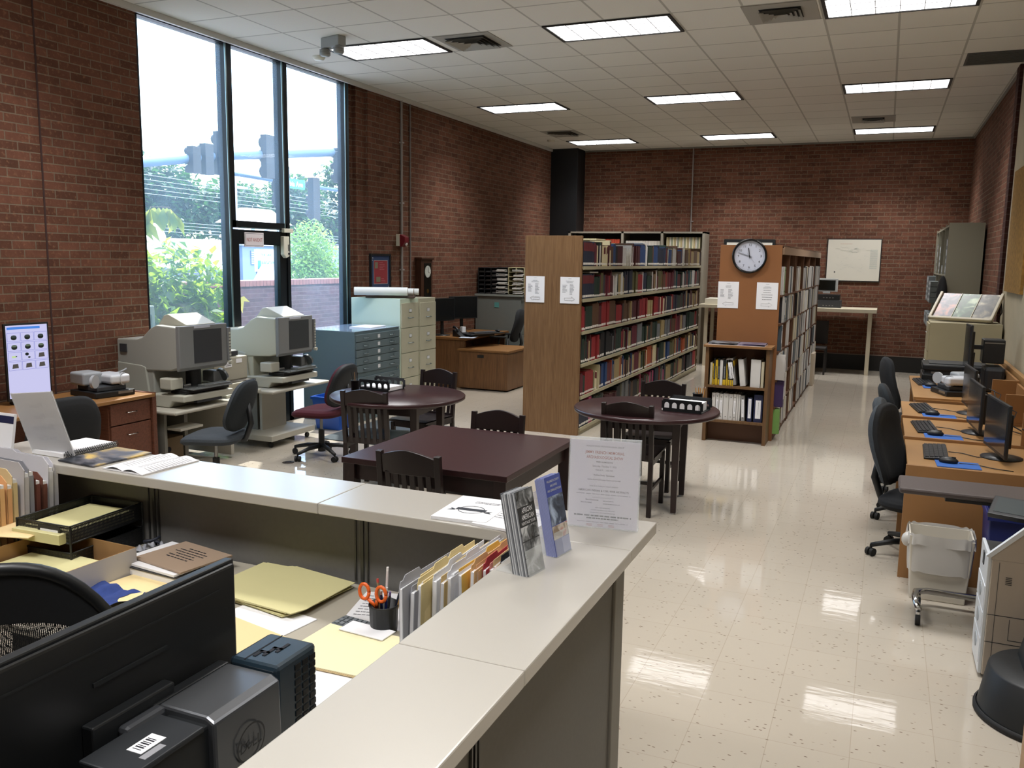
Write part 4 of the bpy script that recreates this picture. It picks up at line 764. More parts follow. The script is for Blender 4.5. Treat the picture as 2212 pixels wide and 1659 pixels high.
# ---------------------------------------------------------------- brown desk by the near brick wall
db = wood('brown_laminate', '#6e4534', '#553327', .45, 'x'); dte = mat('desk_edge_oak', '#8a6238', .4)
t = thing('scanner_desk', 'brown laminate desk with two drawers against the near brick wall', 'desk', (-5.8, 4.6, 0))
G().box(-6.12, 3.3, .71, -5.47, 5.31, .74).build('desk_top', dte, t, .006); G().box(-6.1, 5.285, 0, -5.48, 5.325, .745).build('side_panel', db, t); G().box(-6.1, 4.87, .02, -5.52, 5.285, .71).build('pedestal', db, t)
for z0, z1 in ((.53, .7), (.03, .52)):
    d = G().box(-5.52, 4.88, z0, -5.5, 5.28, z1).build('drawer', db, t, .003); G().tube([(-5.5, 5.03, z1-.08), (-5.48, 5.035, z1-.08), (-5.48, 5.125, z1-.08), (-5.5, 5.13, z1-.08)], .004).build('drawer_pull', chrome, d)
G().box(-6.1, 3.35, .05, -6.08, 4.87, .7).build('modesty_panel', db, t)
T = M4.Translation((-5.9, 4.51, .0))@M4.Rotation(RD(82), 4, 'Z')   # portrait screen, faces local -y
def monitor(T, w, h, zc, lab, portrait=False, stand=True, back=black, face=None, nm='computer_monitor', base_z=0, extra=None, ipose=None):
    o = T.to_translation(); t = thing(nm, lab, 'monitor', (o.x, o.y, base_z))
    G(T).box(-w/2, 0, zc-h/2, w/2, .02, zc+h/2).box(-w/2+.05, .02, zc-h/2+.06, w/2-.05, .045, zc+h/2-.06).build('casing', back, t, .004)
    m = .014; g = G(T).box(-w/2+m, -.002, zc-h/2+m+.008, w/2-m, .001, zc+h/2-m, 0)
    if extra: extra(g, w, h, zc)
    g.build('screen', face or [mat('off_screen', '#121417', .15)], t)
    if stand:
        G(T).bar((0, .05, base_z+.01), (0, .06, zc), .05, .02).build('stand_neck', back, t); G(T).lathe([(0, 0), (.12, 0), (.12, .008), (.04, .016), (0, .016)], (0, .05, base_z), 28).build('stand_base', back, t, 0)
    return t
def film_menu(g, w, h, zc):
    x0, z1 = -w/2+.014, zc+h/2-.014; W_ = w-.028
    g.box(x0+.008, -.003, z1-.03, x0+W_*.82, -.002, z1-.012, 1)
    for r in range(4):
        for c in range(3):
            a = x0+.008+c*(W_-.008)/3; z = z1-.045-(r+1)*.072; ww = (W_-.03)/3
            g.box(a-.002, -.0025, z-.002, a+ww+.002, -.002, z+.062, 2).box(a, -.0028, z, a+ww, -.0025, z+.06, 0)
            cx = a+ww/2
            if r < 2: g.prism([(cx+.022*cos(k*pi/8), z+.028+.016*sin(k*pi/8)-(.004 if k > 8 else 0)) for k in range(16)], 'y', -.0034, -.0028, 3); g.prism([(cx+.02*cos(k*pi/6), z+.036+.009*sin(k*pi/6)) for k in range(12)], 'y', -.0037, -.0034, 4 if r else 5)
            elif r == 2 and c == 0: g.box(cx-.022, -.0035, z+.02, cx+.01, -.0028, z+.035, 6).box(cx+.006, -.0036, z+.026, cx+.016, -.0028, z+.034, 3)
            elif r == 2 and c == 1: g.prism([(cx-.01+.014*cos(k*pi/6), z+.042+.012*sin(k*pi/6)) for k in range(12)], 'y', -.0034, -.0028, 3); g.prism([(cx+.006+.01*cos(k*pi/6), z+.018+.007*sin(k*pi/6)) for k in range(12)], 'y', -.0034, -.0028, 5)
            else: g.add([(cx-.024, -.003, z+.012), (cx+.024, -.003, z+.014), (cx+.02, -.003, z+.046), (cx-.018, -.003, z+.044)], [(0,1,2,3)], 7)
def em_(n, c, s=1.0): return mat(n, '#000000', .3, emit=c, es=s)
monitor(T, .34, .58, 1.06, 'tall portrait screen showing rows of film reel pictures, at the left edge', extra=film_menu, base_z=.74,
        face=[em_('scr_white', '#c9c8ee', 1.0), em_('scr_blue', '#4a86e0'), em_('scr_line', '#7076c8'), em_('scr_dark', '#1c2220'), em_('scr_olive', '#5c6a58'), em_('scr_grey', '#3a4444'), em_('scr_lime', '#c0d9a0'), em_('scr_brown', '#4e4a46')])
t = thing('film_scanner', 'white and grey desktop film scanner with a reel on the brown desk', 'scanner', (-5.8, 4.78, .74))
def film_scanner(t, T):
    G(T).box(-.17, -.16, 0, .17, .2, .045).build('base_tray', black, t, .006); G(T).box(-.13, -.12, .045, .12, .16, .085).build('mechanism', dkgrey, t, .008); G(T).box(.02, -.165, .02, .15, -.16, .04).build('front_label', steel, t)
    G(T).box(-.02, -.14, .095, .15, .14, .17).build('head_cover', mat('scanner_white', '#c6c9cf', .35), t, .022, 4); G(T).box(-.17, .0, .085, .0, .2, .19).build('rear_cover', mat('scanner_grey', '#9a9ea3', .4), t, .02, 4)
    for s, a in ((-1, -.12), (1, .12)): G(T).cyl((s*.12-.03, -.1, .13), (s*.12-.02, -.12, .13), .052, n=28).build('reel', mat('reel_grey', '#a5a8ac', .3), t)
    G(T).tube([(.1, .05, .15), (.19, .04, .17), (.22, .02, .19)], .008).build('guide_arm', MT['scanner_grey'], t)
film_scanner(t, M4.Translation((-5.75, 5.05, .742))@M4.Rotation(RD(80), 4, 'Z'))
single(G(T=M4.Translation((-5.56, 4.72, .742))@M4.Rotation(.3, 4, 'Z')).box(-.04, -.02, 0, .04, .02, .02), 'blue_eraser', mat('blue_item', '#2f7fd8', .4), 'small bright blue item at the edge of the brown desk', 'stationery', bevel=.005)
single(G(T=M4.Translation((-5.72, 4.0, .742))@M4.Rotation(.2, 4, 'Z')).ell((0, 0, .02), (.035, .055, .02)), 'computer_mouse', black, 'black mouse on the brown desk below the portrait screen', 'mouse')
# ================================================================ cabinets along the left wall
bgm = mat('blue_grey_metal', '#5f727a', .45, noise=.04, nscale=4); bgd = mat('blue_grey_drawer', '#58676d', .5); hm = mat('handle_metal', '#7d8a8e', .3, .8); lbl = mat('label_card', '#cfd2d6', .6)
def drawer_faces(t, fx, y0, y1, zs, m, labels, handles, gap=.004, th=.016):
    for (a, b_) in zs:
        d = G().box(fx, y0+gap, a+gap, fx+th, y1-gap, b_-gap).build('drawer', m, t, .002)
        for (ly, lz, lw, lh) in labels: g = G(); y = y0+(y1-y0)*ly; z = a+(b_-a)*lz; g.box(fx+th, y-lw/2-.004, z-lh/2-.004, fx+th+.002, y+lw/2+.004, z+lh/2+.004, 0).box(fx+th+.002, y-lw/2, z-lh/2, fx+th+.003, y+lw/2, z+lh/2, 1); g.build('label_holder', [hm, lbl], d)
        for (hy, hz, hw) in handles: y = y0+(y1-y0)*hy; z = a+(b_-a)*hz; G().tube([(fx+th, y-hw/2, z), (fx+th+.02, y-hw/2+.008, z-.003), (fx+th+.02, y+hw/2-.008, z-.003), (fx+th, y+hw/2, z)], .005, 6).build('drawer_pull', hm, d)
t = thing('flat_file', 'blue-grey flat file cabinet with many shallow drawers and glossy top', 'cabinet', (-5.78, 8.64, 0))
G().box(-6.12, 8.16, 0, -5.416, 9.13, 1.04).build('carcass', bgm, t, .004)
zs = [(.06+i*.092, .06+(i+1)*.092) for i in range(5)]+[(.57+i*.088, .57+(i+1)*.088) for i in range(5)]
drawer_faces(t, -5.416, 8.17, 9.12, zs, bgd, [(.5, .5, .05, .04)], [(.2, .5, .1), (.8, .5, .1)])
G().cyl((-5.4, 9.05, .545), (-5.392, 9.05, .545), .01, n=10).build('drawer_lock', steel, t)
G().box(-6.12, 8.16, 1.04, -5.41, 9.13, 1.046).build('glass_top', mat('glossy_top', '#8b9fb4', .06, spec=.8), t)
single(G(T=M4.Translation((-5.65, 8.8, 1.047))@M4.Rotation(.1, 4, 'Z')).box(-.14, -.2, 0, .14, .2, .012), 'flat_booklet', paper, 'white booklet lying on the glossy top of the blue-grey flat file', 'booklet')
gfm = mat('sage_metal', '#b0ad98', .45, noise=.04, nscale=5); gfs = mat('sage_side', '#bccab9', .5)
for (y0, y1, zt, fx, lab) in ((9.16, 9.6, 1.375, -5.4, 'left sage four-drawer filing cabinet with map rolls on top'), (9.62, 10.06, 1.365, -5.4, 'right sage four-drawer filing cabinet of the pair')):
    t = thing('filing_cabinet', lab, 'filing cabinet', (-5.78, (y0+y1)/2, 0))
    G().box(-6.12, y0, 0, fx-.016, y1, zt).build('carcass', [gfs, gfm][y0 > 9.5], t, .004)
    q = (zt-.13)/4; zs = [(.08+i*q, .08+(i+1)*q) for i in range(4)]
    drawer_faces(t, fx-.016, y0+.01, y1-.01, zs, gfm, [(.5, .68, .06, .035)], [(.5, .4, .12)])
t = thing('map_tube', 'long white paper roll on the sage cabinets, nearest of three', 'paper roll', (-5.7, 9.3, 1.45)); ro = mat('roll_white', '#d8d8d2', .7); rin = mat('roll_tan', '#b49a76', .9)
def roll(t, a, b_, r):
    a, b_ = V(a), V(b_); d = (b_-a).normalized(); g = G().cyl(a, b_, r, n=24, m=0); g.cyl(b_, b_+d*.001, r*.97, n=24, m=1); g.cyl(a-d*.001, a, r*.97, n=24, m=1); g.cyl(b_+d*.001, b_+d*.002, r*.6, n=20, m=2); g.build('roll', [ro, rin, mat('roll_hole', '#3f3226', .9)], t)
roll(t, (-6.0, 9.05, 1.46), (-5.42, 9.35, 1.46), .05)
t = thing('map_tube', 'tan-ended paper roll on the sage cabinets, middle of three', 'paper roll', (-5.7, 9.5, 1.44)); roll(t, (-6.02, 9.22, 1.45), (-5.42, 9.5, 1.45), .045)
t = thing('map_tube', 'rightmost paper roll on the sage cabinets', 'paper roll', (-5.6, 9.7, 1.44)); roll(t, (-6.0, 9.4, 1.445), (-5.46, 9.7, 1.445), .042)
single(G(T=M4.Translation((-5.7, 9.42, 1.378))@M4.Rotation(.45, 4, 'Z')).box(-.3, -.17, 0, .3, .17, .022), 'dark_folder', mat('folder_brown', '#4d3d34', .7), 'dark brown folder lying under the white paper rolls', 'folder', bevel=.003)
# L desk behind
wt = wood('walnut_laminate', '#7a5737', '#5a3e27', .45); wtt = wood('walnut_top', '#8a6238', '#6b4a2a', .4, 'x')
t = thing('corner_desk', 'brown wood-grain L-shaped desk behind the sage cabinets', 'desk', (-5.7, 11.6, 0))
G().box(-6.12, 11.18, .7, -5.5, 12.7, .735).build('desk_top', wtt, t, .003); G().box(-6.1, 11.2, 0, -5.55, 11.24, .7).build('end_panel', wt, t); G().box(-6.1, 12.64, 0, -5.55, 12.68, .7).build('end_panel', wt, t)
t = thing('low_credenza', 'low brown wood-grain cabinet standing before the L-shaped desk', 'cabinet', (-5.2, 11.4, 0))
G().box(-5.6, 11.12, .02, -4.83, 11.95, .555).build('carcass', wt, t, .003); G().box(-5.62, 11.1, .555, -4.81, 11.97, .585).build('top_panel', wtt, t, .003); G().box(-5.3, 11.115, .47, -5.2, 11.12, .51).build('finger_slot', black, t)
monitor(M4.Translation((-5.84, 11.75, 0))@M4.Rotation(RD(62), 4, 'Z'), .52, .34, 1.14, 'dark computer monitor in front on the wood-grain desk', base_z=.735)
monitor(M4.Translation((-5.98, 11.4, 0))@M4.Rotation(RD(72), 4, 'Z'), .42, .34, 1.12, 'dark computer monitor partly hidden at the left on the wood-grain desk', base_z=.735)
t = thing('desk_phone', 'black desk phone with white papers by the dark monitors', 'phone', (-5.68, 11.38, .74)); T = M4.Translation((-5.68, 11.38, .737))@M4.Rotation(RD(60), 4, 'Z')
G(T).prism([(-.1, 0), (.1, 0), (.1, .1), (-.1, .02)], 'x', -.1, .1).build('body', black, t, .004); G(T).tube([(-.08, .0, .07), (-.085, .0, .11), (-.08, .09, .14), (-.08, .1, .12)], .018).build('handset', black, t); G(T).box(.0, -.01, .06, .06, .05, .14).build('note_pad', paper, t)
t = thing('keyboard_tray', 'black keyboard platform reaching over the wood-grain desk', 'keyboard tray', (-5.5, 11.6, .75)); T = M4.Translation((-5.5, 11.62, .74))@M4.Rotation(RD(66), 4, 'Z')
G(T).box(-.32, -.18, .03, .32, .12, .05).build('platform', black, t, .01); G(T).box(-.2, -.1, .0, .2, .1, .03).build('lift_arm', black, t); G(T).box(-.24, -.16, .05, .2, -.02, .065).build('keyboard', dkgrey, t, .003); G(T).ell((.28, -.08, .065), (.03, .05, .018)).build('mouse', black, t)
single(G(T=M4.Translation((-5.53, 11.3, .737))@M4.Rotation(.2, 4, 'Z')).box(-.11, -.15, 0, .11, .15, .006), 'blue_paper', mat('blue_white_paper', '#c3cfe0', .6), 'pale blue sheet on the near corner of the wood-grain desk', 'paper')
t = thing('wide_filing_cabinet', 'grey lateral filing cabinet beyond the desk, carrying pigeonholes', 'filing cabinet', (-5.7, 13.2, 0)); gk = mat('grey_cabinet', '#686c68', .5, noise=.04)
G().box(-6.12, 12.75, .0, -5.32, 13.85, 1.28).build('carcass', gk, t, .004); G().box(-6.13, 12.73, 1.28, -5.28, 13.87, 1.31).build('top_panel', mat('grey_cabinet_top', '#7c807b', .5), t)
drawer_faces(t, -5.32, 12.77, 13.83, [(.08+i*.2, .28+i*.2) for i in range(6)], gk, [(.1, .6, .04, .05)], [(.25, .55, .1)])
single(G().box(-5.78, 12.745, 1.1, -5.7, 12.749, 1.18), 'teal_sticker', mat('teal_sticker', '#4f8a86', .6), 'small teal sticker on the side of the grey lateral cabinet', 'sticker')
def pigeon(t, x0, x1, y, z, cols_, rows_, w, h, m, fx=True):
    W_ = (x1-x0)/cols_
    g = G()
    for i in range(cols_+1): g.box(x0+i*W_-.006, y, z, x0+i*W_+.006, y+.28, z+h)
    for j in range(rows_+1): g.box(x0, y, z+j*h/rows_-.005, x1, y+.28, z+j*h/rows_+.005)
    g.box(x0, y+.27, z, x1, y+.28, z+h); g.build('cubby_frame', m, t)
t = thing('pigeonholes', 'black pigeonhole unit with paper-filled slots on the grey cabinet', 'pigeonholes', (-5.95, 12.95, 1.31)); pigeon(t, -6.1, -5.76, 12.8, 1.31, 3, 6, .1, .42, black)
for j in range(6): 
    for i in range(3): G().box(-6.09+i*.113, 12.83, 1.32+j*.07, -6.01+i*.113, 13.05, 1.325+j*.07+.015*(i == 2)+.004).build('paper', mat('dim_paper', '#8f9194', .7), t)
single(G().box(-5.755, 12.8, 1.31, -5.55, 13.06, 1.325), 'slot_base', black, 'black base board under the loose envelope stack', 'board')
R = random.Random(8)
for (x0, m, lab, gname) in ((-5.75, None, 'white envelopes bundled in the black slots, %s from the bottom', 'envelope bundles in the black unit'), (-5.47, None, 'white envelopes in the cream slots, %s from the bottom', 'envelope bundles in the cream unit')):
    for j in range(6):
        z = 1.33+j*.068; g = G()
        for k in range(3): a = R.uniform(-.02, .03); g.box(x0+a*.5, 12.76+a, z+k*.014, x0+.16+a, 12.98, z+k*.014+.01)
        single(g, 'envelope_bundle', mat('envelope', '#c8c6c0', .8), lab % ORD[j+1], 'envelopes', gname)
t = thing('pigeonholes', 'cream pigeonhole unit with envelope slots on the grey cabinet', 'pigeonholes', (-5.5, 12.95, 1.31)); pigeon(t, -5.565, -5.29, 12.8, 1.31, 2, 6, .1, .43, mat('cream_unit', '#a9a17e', .6))
t = thing('pigeonholes', 'second black slot unit holding white envelopes', 'pigeonholes', (-5.66, 12.95, 1.31)); pigeon(t, -5.762, -5.575, 12.8, 1.326, 1, 6, .1, .41, black)
single(G().ell((-5.24+.02, 13.1, 1.45), (.09, .12, .14)), 'black_bag', bf, 'slumped black bag at the corner of the grey lateral cabinet', 'bag')
single(G(T=M4.Translation((-5.14, 13.3, 1.52))@M4.Rotation(.2, 4, 'Y')).box(-.02, -.1, -.14, .0, .1, .14, 0).box(.003, -.1, -.14, .06, .1, .14, 1), 'folder_bundle', [paper, manila], 'bundle of white and manila folders behind the oak end panel', 'folders', bevel=.01)
# ================================================================ right side
oc = mat('carrel_oak', '#a27a4c', .4, noise=.08, nscale=3); ocd = mat('carrel_side', '#936a40', .5, noise=.07, nscale=3)
YD = [5.56, 6.5, 7.42, 8.34]; CL = ['nearest', 'second', 'third']
for i in range(3):
    y0, y1 = YD[i], YD[i+1]; t = thing('computer_carrel', 'light wood computer carrel with monitor, %s from the camera along the right wall' % CL[i], 'desk', (.65, (y0+y1)/2, 0), 'computer carrels')
    G().box(.2, y0+.022, .655, 1.1, y1-.002, .68).build('desk_top', oc, t, .003); G().box(.19, y0-.002, .0, 1.1, y0+.02, .70).build('divider', ocd, t, .002)
    G().box(1.08, y0+.02, .1, 1.1, y1, .9).build('back_panel', ocd, t)
    G().box(.9, y0-.002, .70, 1.1, y0+.02, .92).build('divider_wing', ocd, t, .002)
t = thing('end_desk', 'light wood desk at the far end of the carrels holding the film scanner', 'desk', (.7, 9.2, 0))
G().box(.3, 8.38, .69, 1.1, 10.0, .72).build('desk_top', oc, t, .003); G().box(.32, 8.36, .0, 1.1, 8.38, .7).build('side_panel', ocd, t); G().box(.32, 9.98, 0, 1.1, 10.0, .69).build('side_panel', ocd, t); G().box(.32, 8.4, .6, .34, 9.98, .69).build('front_rail', mat('front_rail_oak', '#7c5230', .5), t); G().box(.9, 8.33, .72, 1.1, 8.36, .92).build('side_wing', ocd, t)
G().box(1.08, 8.38, .1, 1.1, 10.0, .92).build('back_panel', ocd, t)
bpad = mat('mouse_pad_blue', '#2b5fae', .7)
def keyset(x, y, z, k, nm):
    t = thing('keyboard', 'black keyboard on the %s' % nm, 'keyboard', (x, y, z), 'carrel keyboards')
    T = M4.Translation((x, y, z))@M4.Rotation(RD(-87+k), 4, 'Z')
    G(T).prism([(-.07, 0), (.07, 0), (.07, .022), (-.07, .012)], 'x', -.22, .22).build('case', black, t, .003)
    g = G(T)
    for r in range(5):
        for c in range(15): g.box(-.212+c*.0285, -.062+r*.026, .012+r*.002, -.212+c*.0285+.025, -.062+r*.026+.022, .02+r*.002)
    g.build('keys', mat('key_caps', '#26282c', .35), t)
    G().tube([(x+.08, y+.05, z+.008), (x+.16, y+.06, z+.004), (x+.24, y-.02, z+.004), (x+.36, y+.0, z+.004)], .003, 6).build('keyboard_cord', cable, t)
    single(G(T=M4.Translation((x+.1, y-.31, z))@M4.Rotation(RD(-88), 4, 'Z')).box(-.09, -.11, 0, .09, .13, .004), 'mouse_pad', bpad, 'blue mouse pad on the %s' % nm, 'mouse pad', 'blue mouse pads')
    t = thing('computer_mouse', 'black mouse on the blue pad of the %s' % nm, 'mouse', (x+.06, y-.29, z), 'carrel mice')
    T = M4.Translation((x+.06, y-.28, z+.005))@M4.Rotation(RD(-95), 4, 'Z')
    G(T).ell((0, 0, .012), (.032, .055, .024)).build('mouse_body', black, t); G(T).box(-.004, .015, .03, .004, .04, .037).build('wheel', rubber, t)
    G().tube([(x+.12, y-.28, z+.006), (x+.22, y-.27, z+.004), (x+.3, y-.33, z+.004), (x+.4, y-.36, z+.004)], .003, 6).build('mouse_cord', cable, t)
for k, (x, y, z, nm) in enumerate([(.37, 6.08, .681, 'nearest carrel'), (.34, 7.0, .681, 'second carrel from the camera'), (.36, 7.92, .681, 'third carrel from the camera'), (.41, 9.42, .721, 'far end desk')]): keyset(x, y, z, (-4, 2, 5, 3)[k], nm)
def side_mon(x, y, rz, zc, w, h, lab, bz, sx=0):
    monitor(M4.Translation((x, y, 0))@M4.Rotation(RD(rz), 4, 'Z'), w, h, zc, lab, base_z=bz, back=mat('mon_back', '#1d1f22', .4), face=[mat('mon_glass', '#26282b', .12)])
side_mon(.7, 6.12, -83, .885, .53, .33, 'black monitor on the nearest carrel, seen from the side', .68)
side_mon(.65, 6.97, -86, .885, .53, .33, 'black monitor on the second carrel from the camera', .68)
side_mon(.68, 7.88, -86, .9, .53, .33, 'black monitor on the third carrel from the camera', .68)
side_mon(.74, 9.05, -86, 1.08, .3, .52, 'tall portrait monitor on the far end desk of the right wall', .72)
for i, y in enumerate((6.2, 7.2, 8.15)):
    single(G().tube([(.98, y-.2, .69), (.9, y-.1, .7), (.95, y, .82), (.86, y+.02, .86)], .004, 6).tube([(1.0, y-.1, .69), (.93, y-.02, .72), (.9, y+.05, .85)], .005, 6), 'monitor_cables', cable, 'tangle of black cables behind the monitor of the %s carrel' % CL[i], 'cables')
t = thing('film_scanner', 'white and grey film scanner on the far end desk at the right', 'scanner', (.62, 8.85, .72)); film_scanner(t, M4.Translation((.66, 8.72, .722))@M4.Rotation(RD(-70), 4, 'Z'))
t = thing('flatbed_scanner', 'large black flatbed scanner behind the far end desk items', 'scanner', (.6, 9.75, .72))
G().box(.4, 9.5, .722, 1.0, 9.96, .8).build('base', black, t, .01); G().box(.4, 9.5, .84, 1.0, 9.96, .9).build('lid', black, t, .015); G().box(.42, 9.52, .8, .98, 9.94, .84).build('lift_frame', dkgrey, t); G().box(.46, 9.56, .9, .94, 9.9, .908).build('lid_panel', dkgrey, t); G().box(.48, 9.495, .81, .56, 9.5, .83).build('badge', steel, t)
t = thing('desktop_computer', 'black compact computer on a stand behind the portrait monitor', 'computer', (.95, 9.2, .72))
G().box(.88, 9.1, .98, 1.06, 9.32, 1.2).build('case', black, t, .008); G().box(.8, 9.18, 1.1, .88, 9.22, 1.14).build('bracket', black, t); G().box(.9, 9.0, .72, 1.07, 9.36, .95).build('stand_box', mat('charcoal', '#24262a', .5), t, .03); G().box(.89, 9.098, 1.165, 1.05, 9.1, 1.175).build('trim_line', steel, t)
t = thing('low_wood_divider', 'second light wood wall panel by the right wall behind the carrels', 'panel', (1.14, 7.4, 0))
G().box(1.12, 5.7, .0, 1.16, 10.0, .95).build('panel', oc, t, .003)
# beige cabinet with sloped picture display
ck = mat('beige_cabinet', '#b1a88a', .5, noise=.05, nscale=3)
t = thing('beige_cabinet', 'beige metal filing cabinet carrying the sloped photo display', 'filing cabinet', (.85, 10.5, 0))
G().box(.475, 10.35, 0, 1.165, 10.84, 1.27).build('carcass', ck, t, .006)
for i in range(4):
    d = G().box(.46, 10.37, .04+i*.305, .475, 10.82, .335+i*.305).build('drawer', ck, t, .003); G().tube([(.46, 10.45, .24+i*.305), (.445, 10.455, .24+i*.305), (.445, 10.56, .24+i*.305), (.46, 10.565, .24+i*.305)], .006).build('drawer_pull', chrome, d)
t = thing('photo_display', 'sloped white-framed display of three tall photographs on the beige cabinet', 'picture display', (.8, 10.6, 1.27)); T = M4.Translation((.46, 10.66, 1.295))@M4.Rotation(RD(-24), 4, 'Z')@M4.Rotation(RD(42), 4, 'X'); fr = mat('white_frame', '#c9c1ac', .5)
g = G(T); g.box(0, 0, -.02, .66, .03, .02).box(0, 0, -.02, .03, .42, .02).box(.63, 0, -.02, .66, .42, .02); g.build('frame', fr, t, .006); G(T).box(.01, .02, -.02, .65, .42, -.01).build('back_board', dkgrey, t)
for k, (m, w) in enumerate([(photo_mat('portrait_art', '#2c2430', '#6a6270', '#c08a80', 7), .19), (photo_mat('garden_art', '#0c2c16', '#2f5a34', '#b8c8a8', 8), .19), (photo_mat('sepia_art', '#2a2620', '#5b5548', '#b9b096', 9), .19)]):
    a = .04+k*.2; G(T).box(a, .03, -.01, a+w, .41, .0, 0).box(a+w, .03, -.008, a+w+.008, .41, .006, 1).build('photograph', [m, fr], t)
G().tube([(1.1, 10.7, 1.5), (1.17, 10.72, 1.5), (1.18, 10.7, 1.38), (1.14, 10.7, 1.29)], .006, 6).build('power_cord', cable, t); G().prism([(10.5, 1.275), (10.8, 1.275), (10.74, 1.5)], 'x', 1.03, 1.07).build('bracket', dkgrey, t)
# steel shelving with archive boxes
t = thing('archive_shelving', 'tall taupe steel shelving full of grey archive boxes by the right wall', 'bookshelf', (.98, 14.7, 0)); tp = mat('taupe_steel', '#75705f', .5); tps = mat('shelf_edge', '#8f8a79', .5)
G().box(.74, 13.2, 0, 1.17, 13.24, 2.45).build('end_panel', tp, t)
for k in range(1, 5): G().box(.74, 13.2+k*.8, 0, .78, 13.23+k*.8, 2.45).box(.78, 13.2+k*.8, 0, 1.17, 13.22+k*.8, 2.43).build('upright', tps, t)
for z in (.08, .5, .92, 1.3, 1.75, 2.42): G().box(.74, 13.24, z-.02, 1.17, 16.4, z).build('shelf', tps, t)
G().box(1.15, 13.24, 0, 1.17, 16.4, 2.43).build('back_panel', mat('shelf_back', '#3a332a', .8), t)
abx = mat('archive_grey', '#6c7274', .7); alb = mat('archive_label', '#c8cdd0', .6); R = random.Random(2); k = 0
for z, top in ((.08, .48), (.5, .9), (.92, 1.28), (1.3, 1.73), (1.75, 2.4)):
    for b_ in range(4):
        zz = z; n = 0
        while zz+.1 < top-.06 and n < 4 and not (b_ == 1 and z > 1.2 and n > 0):
            h = R.choice([.08, .1, .13]); 
            if zz+h > top: break
            n += 1; out_ = .12 if (b_ in (2, 3) and z > .9 and z < 1.6) else 0
            t2 = thing('archive_box', 'grey archive box, %s of its pile, %s shelf, %s bay of the steel shelving' % (['bottom', 'second', 'third', 'fourth'][n-1], {.08: 'bottom', .5: 'second', .92: 'third', 1.3: 'fourth', 1.75: 'fifth'}[z], ['nearest', 'second', 'third', 'farthest'][b_]), 'box', (.95, 13.6+b_*.8, zz), 'grey archive boxes')
            G().box(.76-out_, 13.27+b_*.8, zz+.001, 1.1-out_, 13.9+b_*.8, zz+h).build('box_body', abx, t2, .003); g = G()
            for q in range(2): g.box(.759-out_, 13.4+q*.28+b_*.8, zz+.03, .76-out_, 13.5+q*.28+b_*.8, zz+h-.02)
            g.build('label', alb, t2); zz += h+.003
single(G().ell((.71, 13.11, 1.42), (.07, .1, .32)), 'hanging_jacket', mat('jacket_black', '#0c0c0d', .9), 'black jacket hanging at the near corner of the steel shelving', 'jacket')
# overbed-style side table, bins, printer, stool
t = thing('rolling_table', 'dark-topped rolling table on a chrome base at the lower right', 'table', (.5, 4.9, 0)); dtop = mat('dark_laminate', '#4b4240', .45, noise=.1, nscale=60)
G().plate([(.14, 4.68), (.9, 4.68), (.9, 4.98), (.14, 4.98), (.135, 4.93), (.135, 4.73)], .735, .765).build('table_top', dtop, t, .01)
G().box(.35, 4.7, .715, .85, 4.95, .735).build('under_tray', black, t); G().cyl((.85, 4.95, .06), (.85, 4.95, .72), .02, n=16).build('column', chrome, t)
G().tube([(.28, 4.84, .085), (.265, 5.0, .088), (.275, 5.1, .088), (.33, 5.13, .088), (.9, 5.13, .088)], .018, 12).tube([(.9, 5.13, .088), (.9, 4.86, .088)], .018, 12).build('base_frame', chrome, t)
for (x, y) in ((.28, 4.84), (.29, 5.11), (.88, 4.9)): G().cyl((x, y, .07), (x, y, .045), .012, n=10, m=0).cyl((x-.012, y-.01, .028), (x+.012, y-.01, .028), .027, n=18, m=1).build('caster', [chrome, rubber], t)
t = thing('waste_bin', 'white waste bin with a clear bag folded over its rim', 'bin', (.4, 5.4, 0)); bin_(t, .39, 5.33, .33, .25, .372, mat('bin_white', '#cfc9bc', .5), .85, rim=False)
bagm = mat('clear_bag', '#d2d0cc', .35, alpha=.8)
def skirt(u, v):
    a = 2*pi*u; ex = .3; sx = abs(cos(a))**ex*(1 if cos(a) >= 0 else -1); sy = abs(sin(a))**ex*(1 if sin(a) >= 0 else -1); w = .008*sin(a*17)+.006*sin(a*9+1)
    z = .385-v*.06+.004*sin(a*13); r = 1.02+.02*v; return (.39+(.17*r+w*v*.5)*sx, 5.33+(.13*r+w*v*.5)*sy, z)
g = G(); g.grid(skirt, 96, 6); g.grid(lambda u, v: (.39+(skirt(u, 0)[0]-.39)*(1-.06*v), 5.33+(skirt(u, 0)[1]-5.33)*(1-.06*v), skirt(u, 0)[2]-.22*v), 96, 4); g.ell((.215, 5.25, .335), (.03, .03, .04)); g.build('liner', bagm, t)
t = thing('recycling_bin', 'dark blue recycling bin behind the rolling table by the copier', 'bin', (.75, 5.3, 0)); bin_(t, .76, 5.3, .32, .33, .56, mat('bin_navy', '#1d2a6e', .4), .85)
wp = mat('copier_white', '#d5dadf', .3); wb = mat('copier_beige', '#b3a799', .5)
t = thing('copier', 'white and beige office copier with black touch screen at the right edge', 'copier', (.85, 4.4, 0))
G().box(.53, 4.3, .02, 1.12, 4.6, .57, 0).build('cabinet', wb, t, .004); G().box(.515, 4.31, .02, .53, 4.59, .585).build('front_panel', wp, t, .003)
for i in range(3): 
    d = G().box(.512, 4.315, .07+i*.125, .516, 4.585, .185+i*.125).build('paper_drawer', wp, t, .001); G().cyl((.5155, 4.45, .13+i*.125), (.509, 4.45, .13+i*.125), .035, n=20).build('drawer_grip', mat('grip_grey', '#9aa0a5', .4), d)
G().box(.511, 4.43, .5, .515, 4.47, .56).build('slot', dkgrey, t)
